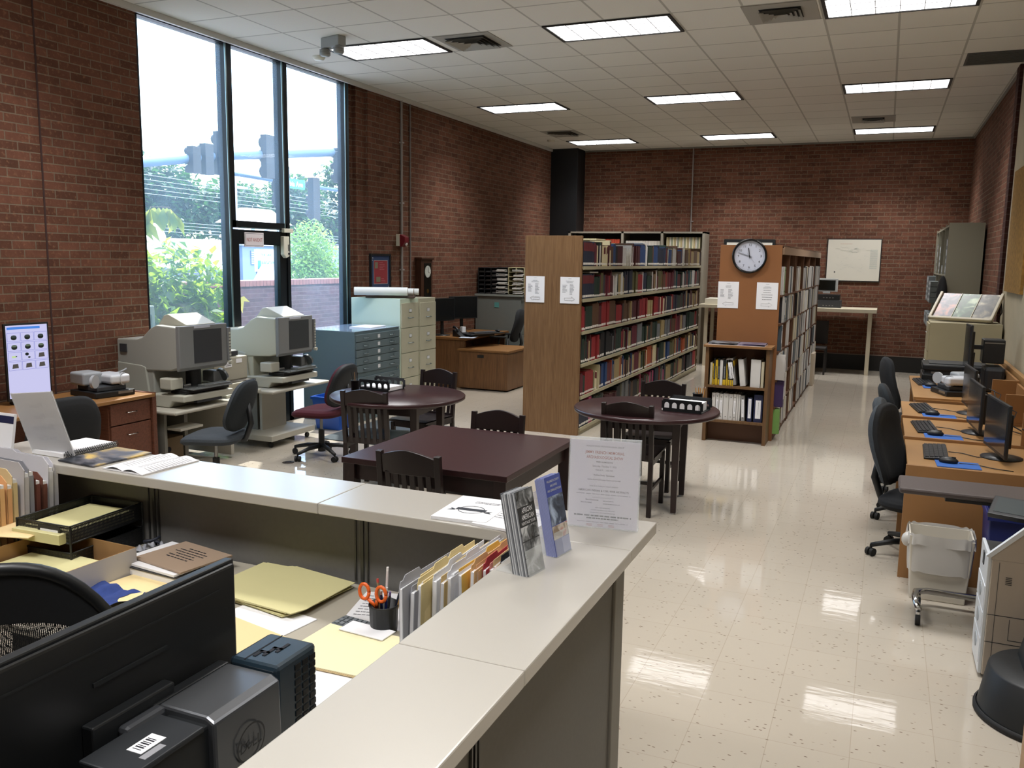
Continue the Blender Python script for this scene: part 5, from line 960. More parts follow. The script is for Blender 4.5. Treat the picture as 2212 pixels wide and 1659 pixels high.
G().prism([(.53, .57), (.515, .585), (.72, .80), (.80, 1.0), (1.12, 1.0), (1.12, .57)], 'y', 4.30, 4.315).build('side_fin', wb, t); G().prism([(.505, .585), (.52, .575), (.73, .79), (.715, .805)], 'y', 4.295, 4.32).build('edge_trim', wp, t)
G().prism([(.53, .572), (.8, .572), (.8, .95), (1.12, .95), (1.12, .57)], 'y', 4.32, 4.6).build('output_tray', mat('tray_dark', '#3c3d3d', .5), t)
G().box(.72, 4.28, 1.0, 1.14, 4.62, 1.08).build('scanner_lid', wp, t, .01)
T = M4.Translation((.62, 4.44, .775))@M4.Rotation(RD(-18), 4, 'Z')@M4.Rotation(RD(25), 4, 'X'); G(T).box(-.1, -.07, -.015, .12, .07, .012).build('control_panel', black, t, .005); G(T).box(-.08, -.05, .012, .08, .055, .0135).build('touch_screen', mat('touch', '#4a4f50', .12), t); G(T).box(.0, .0, -.06, .1, .05, -.015).build('panel_arm', dkgrey, t)
g = G()
for (a, c, e, f) in ((.53, .31, 1.1, .313), (.53, .18, 1.1, .183), (.62, .2, .622, .3), (.62, .2, .8, .203), (.56, .02, .562, .56), (.68, .36, .683, .78), (.68, .36, 1.1, .363), (.75, .4, .753, .6)): g.box(a, 4.2985, c, e, 4.2995, f)
for k in range(5): g.box(.59, 4.298, .46+k*.008, .615, 4.2995, .463+k*.008)
g.build('panel_seams', dkgrey, t)
t = thing('step_stool', 'black plastic two-step stool with a rounded lower step at the bottom right', 'step stool', (.78, 3.98, 0)); sk_ = mat('stool_black', '#191b1c', .5)
def rr(cx, cy, r, z, n=40, fl=.14): return [(cx+r*cos(2*pi*k/n), min(cy+r*sin(2*pi*k/n), cy+fl+9), z) for k in range(n)]
g = G(); n = 40; A = rr(.75, 4.0, .27, 0); B = rr(.75, 4.0, .265, .02); C_ = rr(.75, 4.0, .235, .2); D = rr(.75, 4.0, .225, .21)
g.add(A+B+C_+D, [(i*n+k, i*n+(k+1) % n, (i+1)*n+(k+1) % n, (i+1)*n+k) for i in range(3) for k in range(n)]+[tuple(range(3*n, 4*n))], 0, True); g.build('lower_step', sk_, t); G().lathe([(.27, 0), (.278, .005), (.278, .02), (.268, .028)], (.75, 4.0, 0), 40).build('rubber_skirt', rubber, t)
G().prism([(.64, .2), (.9, .2), (.88, .42), (.69, .42)], 'y', 3.84, 4.16).build('upper_step', sk_, t, .01)
t = thing('wood_cabinet', 'light wood cabinet corner cut off at the bottom right edge', 'cabinet', (.85, 2.9, 0)); G().box(.535, 2.6, 0, 1.15, 3.2, .5).build('carcass', oc, t, .004)
single(G().box(1.1, 10.0, 0, 1.18, 10.3, .6), 'shadow_strip', black, 'dark strip standing in for the shadow between the beige cabinet and cream wall', 'panel')  # black box standing in for the shadow beside the beige cabinet
# ================================================================ L-shaped service counter and staff desk
lam = mat('counter_laminate', '#b5b0a7', .25, spec=1.0); pan = mat('panel_taupe', '#6d6b67', .7, noise=.05, nscale=60); pand = mat('panel_trim', '#4b4a48', .4, .5); wsf = mat('desk_laminate', '#aca597', .4)
t = thing('service_counter', 'L-shaped putty laminate service counter across the foreground', 'counter', (-1.5, 1.8, 0))
tk = .038; zt = 1.05
G().box(-3.45, 2.35, zt-tk, -1.7155, 2.65, zt).build('counter_top', lam, t, .004); G().box(-1.7145, 2.35, zt-tk, -.62, 2.65, zt).build('counter_top', lam, t, .004)
G().box(-.92, 1.54, zt-tk, -.62, 2.3492, zt).build('counter_top', lam, t, .004); G().box(-.92, -1.2, zt-tk, -.62, 1.539, zt).build('counter_top', lam, t, .004)
g = G()
for x0, x1 in ((-3.45, -2.58), (-2.57, -1.62), (-1.61, -.76)): g.box(x0, 2.47, .02, x1, 2.53, zt-tk)
g.build('privacy_panel', pan, t); g = G()
for y0, y1 in ((1.47, 2.53), (.5, 1.46), (-1.2, .49)): g.box(-.76, y0, .02, -.70, y1, zt-tk)
g.build('privacy_panel', pan, t); 
for x in (-2.575, -1.615): G().box(x-.03, 2.464, .75, x-.024, 2.47, zt-tk).box(x-.006, 2.464, .75, x+.006, 2.47, zt-tk).box(x+.02, 2.464, .75, x+.026, 2.47, zt-tk).build('slotted_rail', pand, t)
for y in (1.465, .495): G().box(-.70, y-.02, .02, -.693, y-.014, zt-tk).box(-.70, y-.004, .02, -.693, y+.004, zt-tk).box(-.70, y+.014, .02, -.693, y+.02, zt-tk).build('slotted_rail', pand, t)
G().box(-.77, 2.44, 0, -.69, 2.54, zt-tk).build('corner_post', mat('post_taupe', '#6d6961', .5), t, .006)
t = thing('staff_desk', 'putty L-shaped staff desk top inside the counter', 'desk', (-1.9, 1.9, 0))
G().box(-3.6, 1.72, .715, -1.36, 2.46, .74).build('desk_top', wsf, t, .003); G().box(-1.355, 1.2, .715, -.77, 2.46, .74).build('desk_top', wsf, t, .003); G().box(-1.62, -.6, .69, -.77, 1.195, .715).build('desk_top', mat('desk_dark', '#23211f', .5), t)
G().box(-3.55, 1.8, 0, -3.52, 2.4, .715).build('leg_panel', pan, t); G().box(-1.6, -.5, 0, -.8, -.46, .69).build('leg_panel', pan, t); G().box(-1.4, 2.3, 0, -1.3, 2.44, .715).build('leg_panel', pan, t)
# ---- big monitor seen from behind with its computer
mb = mat('monitor_back', '#141516', .38, noise=.1, nscale=200); mg = mat('monitor_gloss', '#4c6b7d', .25)
t = thing('staff_monitor', 'large black monitor seen from behind in the left foreground', 'monitor', (-1.33, 1.2, .74))
ZT = 1.2; x = -1.3
G().box(x-.035, .78, .82, x-.012, 1.48, ZT).build('bezel', black, t, .004); G().box(x-.012, .79, .83, x, 1.47, ZT-.006).build('back_cover', mb, t, .008)
g = G(); g.box(x, .9, ZT-.055, x+.0015, 1.42, ZT-.05).box(x, 1.08, ZT-.12, x+.004, 1.26, ZT-.112); g.build('seam_groove', black, t); G().box(x, 1.05, .86, x+.03, 1.25, 1.02).build('mount_plate', black, t, .004)
G().box(x+.03, 1.1, .76, x+.06, 1.2, 1.0).build('stand_column', dkgrey, t, .01); G().box(x-.08, 1.0, .741, x+.12, 1.3, .755).build('stand_foot', dkgrey, t, .006)
G().box(x-.036, .8, .84, x-.035, 1.46, ZT-.02).build('screen', mat('mon_glass2', '#0e1012', .15), t)
t = thing('mounted_computer', 'black and silver computer mounted behind the large monitor', 'computer', (-1.2, 1.25, .8))
vb = mat('case_black', '#191b1d', .4); tealk = mat('case_top', '#22303a', .22, spec=.7); sl = mat('brushed_silver', '#74767a', .28, .75)
G().box(-1.235, 1.0, .78, -1.135, 1.53, .985).build('chassis', vb, t, .006); G().box(-1.26, 1.395, .78, -1.13, 1.535, 1.012, 0).build('rear_housing', tealk, t, .01)
g = G()
for j in range(11):
    for i in range(3): g.box(-1.1305, 1.455+i*.026, .8+j*.018, -1.128, 1.475+i*.026, .812+j*.018)
g.build('vent_holes', mat('vent_black', '#0a0a0b', .5), t); g = G()
for (a, c, e, f) in ((-1.215, 1.42, -1.207, 1.45), (-1.215, 1.442, -1.19, 1.45), (-1.198, 1.43, -1.19, 1.475), (-1.2, 1.467, -1.175, 1.475), (-1.183, 1.455, -1.175, 1.5)): g.box(a, c, 1.012, e, f, 1.0135)
g.box(-1.222, 1.4, 1.012, -1.219, 1.53, 1.0128); g.build('latch', ink, t)
G().prism([(-1.26, .9), (-1.26, 1.0), (-1.14, 1.0), (-1.12, .99), (-1.115, .75), (-1.14, .75)], 'y', 1.195, 1.393).build('silver_cover', sl, t, .006); G().box(-1.29, 1.19, .985, -1.262, 1.4, .998).build('hinge_cap', vb, t, .004)
g = G(T=M4.Translation((-1.1155, 1.29, .905))@M4.Rotation(RD(2), 4, 'Y')); n = 40
for k in range(n):
    a0, a1 = 2*pi*k/n, 2*pi*(k+1)/n; g.add([(.0025, .042*cos(a0), .042*sin(a0)), (.0025, .042*cos(a1), .042*sin(a1)), (.0025, .038*cos(a1), .038*sin(a1)), (.0025, .038*cos(a0), .038*sin(a0))], [(0,1,2,3)])
g.text('D', (.003, -.024, -.011), (0,1,0), (0,0,1), .03, 0, bold=True).text('E', (.003, -.005, -.009), (0,.86,.5), (0,-.5,.86), .028, 0, bold=True).text('LL', (.003, .016, -.011), (0,1,0), (0,0,1), .03, 0, bold=True)
g.build('emblem', mat('emblem_dark', '#26282b', .4), t)
G().box(-1.25, 1.0, .98, -1.13, 1.18, .992).build('front_housing', mat('case_grey', '#2b2d30', .35), t, .003); g = G()
g.box(-1.2, 1.06, .992, -1.165, 1.12, .993, 0).box(-1.16, 1.05, .992, -1.145, 1.1, .993, 1)
for k in range(7): g.box(-1.194, 1.068+k*.006, .993, -1.174, 1.068+k*.006+.003*(1+k % 2)*.6, .9935, 2)
g.build('barcode_sticker', [paper, greyink, ink], t); g = G()
for j in range(8): g.box(-1.25+.012*j, .998, .8, -1.245+.012*j, 1.0, .97)
g.build('front_vents', MT['vent_black'], t)
single(G().tube([(-1.05, 1.5, .745), (-1.0, 1.4, .745), (-1.1, 1.3, .745), (-1.02, 1.2, .745)], .006, 6).tube([(-1.1, 1.52, .745), (-1.05, 1.3, .75), (-.98, 1.2, .745)], .005, 6), 'desk_cables', cable, 'black cables on the desk beside the mounted computer', 'cables')
# mesh chair back
t = thing('mesh_chair', 'black mesh office chair back in the left foreground', 'office chair', (-1.85, 1.15, 0))
mm = bpy.data.materials.new('chair_mesh'); mm.use_nodes = True; N, L = nodes_of(mm); b = N['Principled BSDF']; b.inputs['Base Color'].default_value = lin('#15171a'); b.inputs['Roughness'].default_value = .7
tc = N.new('ShaderNodeTexCoord'); ck_ = N.new('ShaderNodeTexVoronoi'); ck_.inputs['Scale'].default_value = 330; ck_.inputs['Randomness'].default_value = .25; L.new(tc.outputs['Object'], ck_.inputs[0]); mr = N.new('ShaderNodeMath'); mr.operation = 'GREATER_THAN'; mr.inputs[1].default_value = .36; L.new(ck_.outputs['Distance'], mr.inputs[0]); L.new(mr.outputs[0], b.inputs['Alpha'])
T = M4.Translation((-1.915, 1.36, .0))@M4.Rotation(RD(38), 4, 'Z'); w = .25
def mbk(u, v): sx = 2*u-1; zt_ = 1.125-.16*abs(sx)**2.6; z = .62+(zt_-.62)*v; return (w*sx*(1-.12*v*v), .07*sx*sx-.05*(v-.5), z)
G(T).grid(mbk, 24, 14).build('mesh_back', mm, t)
G(T).tube([V(mbk(0, v/8)) for v in range(9)]+[V(mbk(k/16, 1)) for k in range(1, 16)]+[V(mbk(1, 1-v/8)) for v in range(9)], .016, 8).build('back_frame', black, t)
G(T).grid(lambda u, v: tuple(V(mbk(u, .72+.28*v))+V((0, -.006, 0))), 24, 5).build('head_band', bf, t); G(T).grid(lambda u, v: tuple(V(mbk(.3+.4*u, .3+.22*v))+V((0, -.012, 0))), 8, 4).build('lumbar_pad', bf, t)
G(T).box(-.25, -.08, .44, .25, .42-.5, .5).box(-.25, -.5, .44, .25, -.03, .5).build('seat', bf, t, .03); G(T).cyl((0, -.26, .1), (0, -.26, .44), .03).build('gas_column', dkgrey, t)
for k in range(5): a = 2*pi*k/5; G(T).tube([(0, -.26, .1), (.28*cos(a), -.26+.28*sin(a), .06)], .02).build('base_arm', black, t)
# ---- things on the staff desk
def sheet(nm, x, y, z, w, h, rz, m, lab, cat='paper', th=.003, bev=0, grp=None, extra=None, mats=None):
    g = G(T=M4.Translation((x, y, z))@M4.Rotation(RD(rz), 4, 'Z')).box(-w/2, -h/2, 0, w/2, h/2, th)
    if extra: extra(g)
    return single(g, nm, mats or m, lab, cat, grp, bevel=bev)
D = .7405; yel = mat('pale_yellow', '#cdc695', .8, spec=.2, noise=.04, nscale=5); yel2 = mat('buff', '#e2c999', .8, spec=.2)
t = thing('folder_stack', 'fanned stack of pale yellow folders on the staff desk', 'folders', (-1.9, 2.3, D)); R = random.Random(3)
for k in range(9):
    a = RD(-4+R.uniform(-4, 4)); T = M4.Translation((-1.85+R.uniform(-.012, .012)+k*.003, 2.3-k*.002, D+k*.0028))@M4.Rotation(a, 4, 'Z'); G(T).plate([(-.2, -.15), (.18, -.17), (.2, -.12), (.2, .14), (-.08, .17), (-.1, .155), (-.2, .15)], 0, .0022).build('folder', yel, t)
sheet('white_sheet', -1.73, 2.06, D, .28, .216, -8, paper, 'white sheet in front of the yellow folder stack'); sheet('buff_folder', -1.75, 1.92, D+.003, .36, .22, -12, yel2, 'buff folder beside the large monitor edge', 'folder')
sheet('white_sheet', -1.27, 1.83, D, .32, .25, 4, paper, 'white sheet under the manila folder by the computer'); 
T = M4.Translation((-1.33, 1.98, D+.006))@M4.Rotation(RD(2), 4, 'Z')
t = thing('manila_folder', 'bright manila folder on the staff desk by the counter', 'folder', (-1.33, 1.98, D)); cm_ = mat('manila_bright', '#e6dcb4', .8, spec=.2)
for k in range(3): G(T).plate([(-.19, -.13), (-.12, -.13), (-.1, -.118), (.19, -.118), (.19, .14), (-.17, .15)], k*.003, k*.003+.002).build('folder_leaf', cm_ if k == 2 else yel2, t)
sheet('blue_card', -1.1, 1.9, D+.004, .12, .1, 30, mat('blue_card', '#2278a8', .6), 'blue card sticking out beside the counter edge', 'card')
sheet('printed_sheet', -1.42, 2.3, D, .22, .28, 14, paper, 'printed sheet behind the pencil cup', extra=lambda g: g.lines((-.09, .1, .0035), (1,0,0), (0,1,0), .17, 8, .022, 1, .3), mats=[paper, greyink])
t = thing('desk_calculator', 'grey keypad device lying behind the manila folder', 'keypad', (-1.4, 2.13, D)); T = M4.Translation((-1.42, 2.145, D))@M4.Rotation(RD(-6), 4, 'Z')@M4.Diagonal((.62, .8, .6, 1)); G(T).box(-.14, -.05, 0, .14, .05, .025).build('case', mat('keypad_case', '#4d555b', .5), t, .008); g = G(T)
for i in range(8):
    for j in range(3): g.box(-.12+i*.03, -.035+j*.026, .025, -.098+i*.03, -.015+j*.026, .03)
g.build('keys', mat('keypad_keys', '#6d7276', .5), t)
sheet('white_card', -1.37, 2.115, D+.016, .16, .07, -4, paper, 'white card on the grey keypad', 'card')
cup(-1.345, 2.17, D, .045, .088, 'black mesh pencil cup holding orange scissors and pens', 0); org = mat('scissor_orange', '#d95f1e', .35)
t = thing('scissors', 'orange handled scissors standing in the black cup', 'scissors', (-1.35, 2.17, .8))
for s in (-1, 1):
    P = []; c = V((-1.375+s*.026, 2.155, .862))
    for k in range(17): a = 2*pi*k/16; P.append(c+V((.017*cos(a)+s*.004, 0, .024*sin(a))))
    G().tube(P, .0055, 8).tube([c+V((-s*.01, 0, -.022)), V((-1.365, 2.16, .815))], .006, 8).build('handle_loop', org, t)
G().bar((-1.365, 2.16, .82), (-1.355, 2.165, .75), .012, .003).build('blade', steel, t)
for k, (dx, dy, L_, col, tip, lab) in enumerate([(-.12, .05, .14, '#8a7a5c', '#b5463f', 'pencil with red eraser in the black mesh cup'), (-.02, .0, .11, '#24306e', '#c8c8c8', 'blue pen at the front of the black mesh cup'), (.05, .03, .12, '#1a2a6a', '#d0d0d0', 'second blue pen in the black mesh cup'), (.12, .02, .11, '#2a2a2e', '#6d5a8a', 'dark pencil with purple eraser in the black mesh cup'), (.3, .05, .12, '#9a7a4e', '#7a5a7a', 'brown pencil leaning right in the black mesh cup'), (.22, .1, .115, '#202838', '#b0b0b0', 'dark pen leaning right in the black mesh cup'), (.02, .06, .18, '#d8cfd0', '#e8e4e4', 'tall white stick rising from the black mesh cup')]):
    pencil(-1.35+dx*.08, 2.17+dy*.2, .745, dx, dy, L_, col, lab, 'pencil' if 'pencil' in lab else 'pen', .004, tip)
# folder rack beside the right arm
t = thing('file_rack', 'black wire file rack hidden behind the right arm folders', 'file rack', (-1.05, 2.1, D)); G().box(-1.16, 1.86, D, -.93, 2.45, D+.012).box(-.94, 1.86, D, -.93, 2.45, D+.2).build('rack', black, t)
RF = [('grey', '#a8a8ac', 'grey'), ('grey', '#9c9ca2', 'grey'), ('manila', '#dcc994', 'm'), ('manila', '#dfcb98', 'm'), ('white', '#dcdcde', 'w'), ('tan', '#c8ad78', 't'), ('white', '#d4d4d8', 'w'), ('white', '#cfd0d6', 'w'), ('yellow', '#dcb45c', 'y'), ('peach', '#dfb27e', 'p'), ('peach', '#d9a878', 'p'), ('red', '#a83a40', 'r'), ('rose', '#d08a80', 'r2'), ('buff', '#d8b98a', 'b'), ('black', '#24252a', 'k'), ('buff', '#d6b482', 'b')]
R = random.Random(6)
for k, (cn, hx, _) in enumerate(RF):
    x = -1.115+k*.0118; y = 1.88+k*.021; h = .285+R.uniform(-.012, .012); w = .33; m = mat('file_'+hx[1:], hx, .8, spec=.2, noise=.05, nscale=8); T = M4.Translation((x, y, D+.013))@M4.Rotation(RD(90-R.uniform(-2, 3)), 4, 'Z')@M4.Rotation(RD(R.uniform(-3, 2)), 4, 'X')
    th = R.uniform(.008, .0115); a = R.choice([.03, .1, .18])
    g = G(T).prism([(0, 0), (w, 0), (w, h*.96), (a+.08, h*.96), (a+.07, h), (a, h), (a-.012, h*.96), (.006, h*.96), (0, h*.9)], 'y', -.001, .001, 0).prism([(-.002, .0), (w, 0), (w, h*.9), (.0, h*.9)], 'y', -th, -.0015, 1).prism([(0, 0), (w, 0), (w, h*.93), (0, h*.91)], 'y', -th-.002, -th-.0005, 0)
    single(g, 'file_folder', [m, paper], '%s file folder, %s from the left in the rack beside the brochures' % (cn, ordw(k+1)), 'folder', 'folders in the rack beside the brochures')
# left organiser with folders
t = thing('file_rack', 'black wire file rack at the left end of the staff desk', 'file rack', (-3.2, 2.1, D)); G().box(-3.4, 1.93, D, -3.0, 2.36, D+.012).box(-3.4, 2.345, D, -3.0, 2.36, D+.12).build('rack', black, t)
LF = [('white', '#cfc8cc', .27, 0), ('manila', '#d8c08a', .26, 0), ('brown', '#7a4c3a', .29, 0), ('yellow', '#d2c86e', .28, 1), ('manila', '#dcc285', .31, 0), ('peach', '#e0b27c', .32, 0), ('peach', '#dba876', .31, 0), ('buff', '#d5c092', .33, 0), ('grey', '#b4b0b2', .35, 0), ('silver', '#8f8f95', .35, 0), ('reddish brown', '#6e4238', .3, 0), ('reddish brown', '#744a3e', .29, 0), ('white', '#d6d4d8', .345, 0), ('white', '#cfcdd4', .34, 0)]
for k, (cn, hx, h, _) in enumerate(LF):
    y = 1.95+k*.029; w = .24+(.02 if k > 7 else 0); m = mat('file_'+hx[1:], hx, .8, spec=.2, noise=.05, nscale=8); T = M4.Translation((-3.27+k*.004+.1*(1-k/13), y, D+.013))@M4.Rotation(RD(-3+R.uniform(-2, 2)), 4, 'X')
    th = .02; g = G(T).prism([(-.1, 0), (w, 0), (w, h*.88), (w-.03, h*.96), (.08, h*.97), (.06, h), (-.05, h), (-.1, h*.97)], 'y', -.0015, .0015, 0).prism([(-.09, 0), (w-.004, 0), (w-.004, h*.84), (-.09, h*.9)], 'y', .003, th, 1).box(w-.003, 0, 0, w, th, h*.8, 0)
    if k == 0: g.tube([(w-.09, -.004, 0), (w-.09, -.004, h*.55), (w-.12, -.004, h*.8), (w-.2, -.004, h*.97)], .002, 6, 2)
    if cn == 'white' and k > 5: g.lines((-.02, -.002, h*.82), (1,0,0), (0,0,1), .16, 2, .03, 2, .25)
    single(g, 'file_folder', [m, paper, ink], '%s file folder, %s from the front in the left end rack' % (cn, ordw(k+1)), 'folder', 'folders in the left end rack')
single(G(T=M4.Translation((-3.3, 2.375, zt))@M4.Rotation(RD(-10), 4, 'X')).box(-.13, 0, 0, .05, .012, .17, 0).box(-.12, -.001, .13, .05, 0, .16, 1), 'pamphlet_pack', [paper, bm['navy']], 'stack of white pamphlets with a navy band behind the left rack', 'pamphlets')
# mesh tray
t = thing('mesh_tray', 'black wire mesh letter tray holding pale yellow papers', 'letter tray', (-2.95, 2.3, D)); wm = bpy.data.materials.new('wire_mesh'); wm.use_nodes = True; N, L = nodes_of(wm); b = N['Principled BSDF']; b.inputs['Base Color'].default_value = lin('#121314'); tc = N.new('ShaderNodeNewGeometry'); 
vv = N.new('ShaderNodeTexBrick'); vv.offset = 0; mpq = N.new('ShaderNodeMapping'); mpq.inputs['Rotation'].default_value = (0, 0, .0); sp = N.new('ShaderNodeSeparateXYZ'); cb_ = N.new('ShaderNodeCombineXYZ'); ad = N.new('ShaderNodeMath'); L.new(tc.outputs['Position'], sp.inputs[0]); L.new(sp.outputs[0], ad.inputs[0]); L.new(sp.outputs[1], ad.inputs[1]); L.new(ad.outputs[0], cb_.inputs[0]); L.new(sp.outputs[2], cb_.inputs[1]); L.new(cb_.outputs[0], vv.inputs[0])
for k_, v_ in (('Scale', 1), ('Brick Width', .006), ('Row Height', .012), ('Mortar Size', .0026), ('Mortar Smooth', 0)): vv.inputs[k_].default_value = v_
L.new(vv.outputs['Fac'], b.inputs['Alpha'])
T = M4.Translation((-2.755, 2.285, D))@M4.Rotation(RD(2), 4, 'Z')
for zz in (0, .1):
    for (a, c, e, f) in ((-.13, -.17, .13, -.17), (.13, -.17, .13, .17), (-.13, .17, .13, .17), (-.13, -.17, -.13, .17)):
        G(T).add([(a, c, zz+.005), (e, f, zz+.005), (e, f, zz+.065), (a, c, zz+.065)], [(0,1,2,3)]).build('mesh_side', wm, t); G(T).tube([(a, c, zz+.067), (e, f, zz+.067)], .003, 6).tube([(a, c, zz+.004), (e, f, zz+.004)], .003, 6).build('rim_wire', black, t)
    G(T).box(-.13, -.17, zz, .13, .17, zz+.003).build('tray_floor', black, t)
for (a, c) in ((-.13, -.17), (.13, -.17), (.13, .17), (-.13, .17)): G(T).cyl((a, c, 0), (a, c, .17), .004, n=8).build('corner_post', black, t)
G(T).box(-.02, -.176, .112, .09, -.172, .162, 0).box(-.005, -.178, .125, .08, -.176, .148, 1).build('label_holder', [black, paper], t)
G(T).box(-.12, -.2, .104, .11, .15, .14, 0).build('papers', yel, t)
sheet('cream_sheet', -2.87, 2.12, D+.125, .2, .2, 16, yel2, 'cream folder edge poking out of the mesh tray', 'folder')
t = thing('open_box', 'shallow brown cardboard box lid with grey outside and yellow papers', 'box', (-2.55, 2.0, D)); T = M4.Translation((-2.625, 2.02, D))@M4.Rotation(RD(-2), 4, 'Z'); bi = mat('box_inside', '#98744a', .85); bo = mat('box_outside', '#b6b2b0', .8); w, h, z1 = .215, .2, .095
g = G(T)
for (a, b_, n_) in (((-w, -h), (w, -h), (0, -1)), ((w, -h), (w, h), (1, 0)), ((w, h), (-w, h), (0, 1)), ((-w, h), (-w, -h), (-1, 0))):
    e = .003; g.add([(a[0], a[1], 0), (b_[0], b_[1], 0), (b_[0], b_[1], z1), (a[0], a[1], z1)], [(0,1,2,3)], 1).add([(a[0]-n_[0]*e, a[1]-n_[1]*e, 0), (b_[0]-n_[0]*e, b_[1]-n_[1]*e, 0), (b_[0]-n_[0]*e, b_[1]-n_[1]*e, z1), (a[0]-n_[0]*e, a[1]-n_[1]*e, z1)], [(3,2,1,0)], 0).add([(a[0], a[1], z1), (b_[0], b_[1], z1), (b_[0]-n_[0]*e, b_[1]-n_[1]*e, z1), (a[0]-n_[0]*e, a[1]-n_[1]*e, z1)], [(0,1,2,3)], 0)
g.box(-w, -h, 0, w, h, .002, 0); g.build('box_walls', [bi, bo], t); G(T).box(-w+.02, -h+.02, .002, w-.06, h-.06, .045).build('papers', yel, t)
t = thing('open_box', 'second shallow cardboard box cut off at the left edge', 'box', (-3.0, 2.0, D)); G().box(-3.14, 1.735, D, -2.86, 1.925, D+.003).box(-3.14, 1.922, D, -2.86, 1.925, D+.09).box(-3.14, 1.735, D, -3.137, 1.925, D+.09).box(-2.863, 1.735, D, -2.86, 1.925, D+.09).build('box_walls', bi, t); G().box(-3.12, 1.745, D+.003, -2.88, 1.915, D+.07).build('papers', paper, t)
# books and folders in the middle
t = thing('spiral_book', 'black thick book lying under the brown printed sheet', 'book', (-2.33, 2.3, D)); T = M4.Translation((-2.33, 2.3, D))@M4.Rotation(RD(-4), 4, 'Z'); G(T).box(-.17, -.125, 0, .16, .13, .004, 0).box(-.17, -.125, .028, .16, .13, .032, 0).box(-.168, -.123, .004, .158, .128, .028, 1).build('book_block', [mat('book_grey', '#3a3a3c', .5), paper], t)
sheet('white_booklet', -2.32, 2.3, D+.034, .3, .24, -6, paper, 'white booklet between the black book and brown sheet', 'booklet', th=.008)
sheet('brown_sheet', -2.28, 2.31, D+.044, .27, .22, -10, None, 'brown printed cover sheet on top of the book pile', 'booklet', th=.006, mats=[mat('kraft', '#a28c78', .8), ink], extra=lambda g: g.lines((-.1, .06, .0065), (1,0,0), (0,1,0), .2, 6, .018, 1, .35, center=True))
sheet('manila_envelope', -2.28, 2.05, D, .26, .3, -8, manila, 'manila envelope between the cardboard box and the monitor', 'envelope', th=.006); sheet('white_sheet', -2.42, 2.24, D+.001, .16, .12, 20, paper, 'white sheet peeking out below the cardboard box corner')
g = G(); g.grid(lambda u, v: (-2.44+.23*u+.006*sin(v*9), 1.9+.17*v+.005*sin(u*8), D+.012+.014*sin(u*7+v*3)*sin(v*5+1)+.006*sin(u*19)), 20, 16); g.grid(lambda u, v: (-2.44+.18*u+.01*sin(v*9), 1.9+.16*v, D+.008), 4, 4)
single(g, 'cleaning_cloth', mat('blue_cloth', '#263c7c', .9, noise=.15, nscale=60), 'crumpled dark blue cloth by the mesh chair', 'cloth')
g = G(); R = random.Random(9)
g.grid(lambda u, v: (-2.6+.2*u, 2.37+.08*v, D+.006+.035*abs(sin(u*11+v*3))*sin(pi*v)*sin(pi*min(1, u*1.05)+.05)+.008*sin(u*31+v*17)*sin(pi*v)), 44, 16); g.grid(lambda u, v: (-2.6+.2*u, 2.37+.08*v, D+.001), 6, 3)
single(g, 'white_fabric', mat('white_fabric_m', '#a9aab2', .9), 'bunched white fabric with dark straps by the mesh tray', 'cloth'); single(G().tube([(-2.52+.03*cos(a*.6), 2.4+.03*sin(a*.6), D+.02+.004*a) for a in range(12)], .006), 'coiled_cord', mat('navy_cord', '#1a1e2c', .6), 'coiled dark cord beside the bunched white fabric', 'cord')
# ---- things on the counter top
clr = mat('clear_acrylic', '#eef2f4', .04, trans=.0, alpha=.22, spec=.8)
t = thing('table_sign', 'acrylic stand with the archaeological show flyer on the counter corner', 'sign', (-.76, 2.51, zt)); T = M4.Translation((-.76, 2.51, zt))@M4.Rotation(RD(8), 4, 'Z')@M4.Rotation(RD(-4), 4, 'X')
G(T).box(-.112, .004, .0, .112, .006, .285).box(-.112, -.006, .0, .112, -.005, .285).box(-.112, -.006, 0, .112, .07, .003).box(-.112, -.006, .282, .112, .006, .285).build('acrylic_stand', clr, t)
flm = [mat('flyer_paper', '#d5cfdb', .6, spec=.3), mat('flyer_ink', '#3c3a44', .7), mat('flyer_red', '#a5544a', .7), mat('flyer_grey', '#9894a0', .7)]
g = G(T).box(-.108, -.003, .004, .108, .001, .276, 0); F = lambda s, z, sz, m, b_=False, w=None: g.text(s, (0, -.0035, z), (1,0,0), (0,0,1), sz, m, wmax=w and -w, bold=b_)
for s, z, sz, m, b_, w in (('HOLLOW ROCK ARCHAEOLOGICAL GROUP', .256, .0065, 1, 0, .118), ('JIMMY FRENCH MEMORIAL', .235, .0125, 2, 1, .122), ('ARCHAEOLOGICAL SHOW', .2195, .0125, 2, 1, .114), ('FREE ADMISSION!', .207, .0065, 1, 1, .052), ('Saturday, October 2, 2021', .1935, .008, 1, 0, .075), ('9:00 A.M. – 3:00 P.M.', .1815, .007, 1, 0, .055), ('Hollow Rock, Tennessee', .1655, .0075, 1, 1, .065), ('Hollow Rock Community Center and Fire Hall', .1515, .006, 1, 1, .103), ('THIS IS A DISPLAY ONLY SHOW', .131, .006, 1, 0, .09), ('AMERICAN INDIAN & CIVIL WAR ARTIFACTS', .116, .0088, 1, 1, .158), ('AWARDS FOR DISPLAYS:', .095, .006, 3, 0, .07)):
    F(s, z, sz, m, b_, w)
g.text('Best Educational', (-.055, -.0035, .087), (1,0,0), (0,0,1), .0068, 1, 'l', -.04, True).text('Best Archived', (-.07, -.0035, .078), (1,0,0), (0,0,1), .0068, 1, 'l', -.034, True)
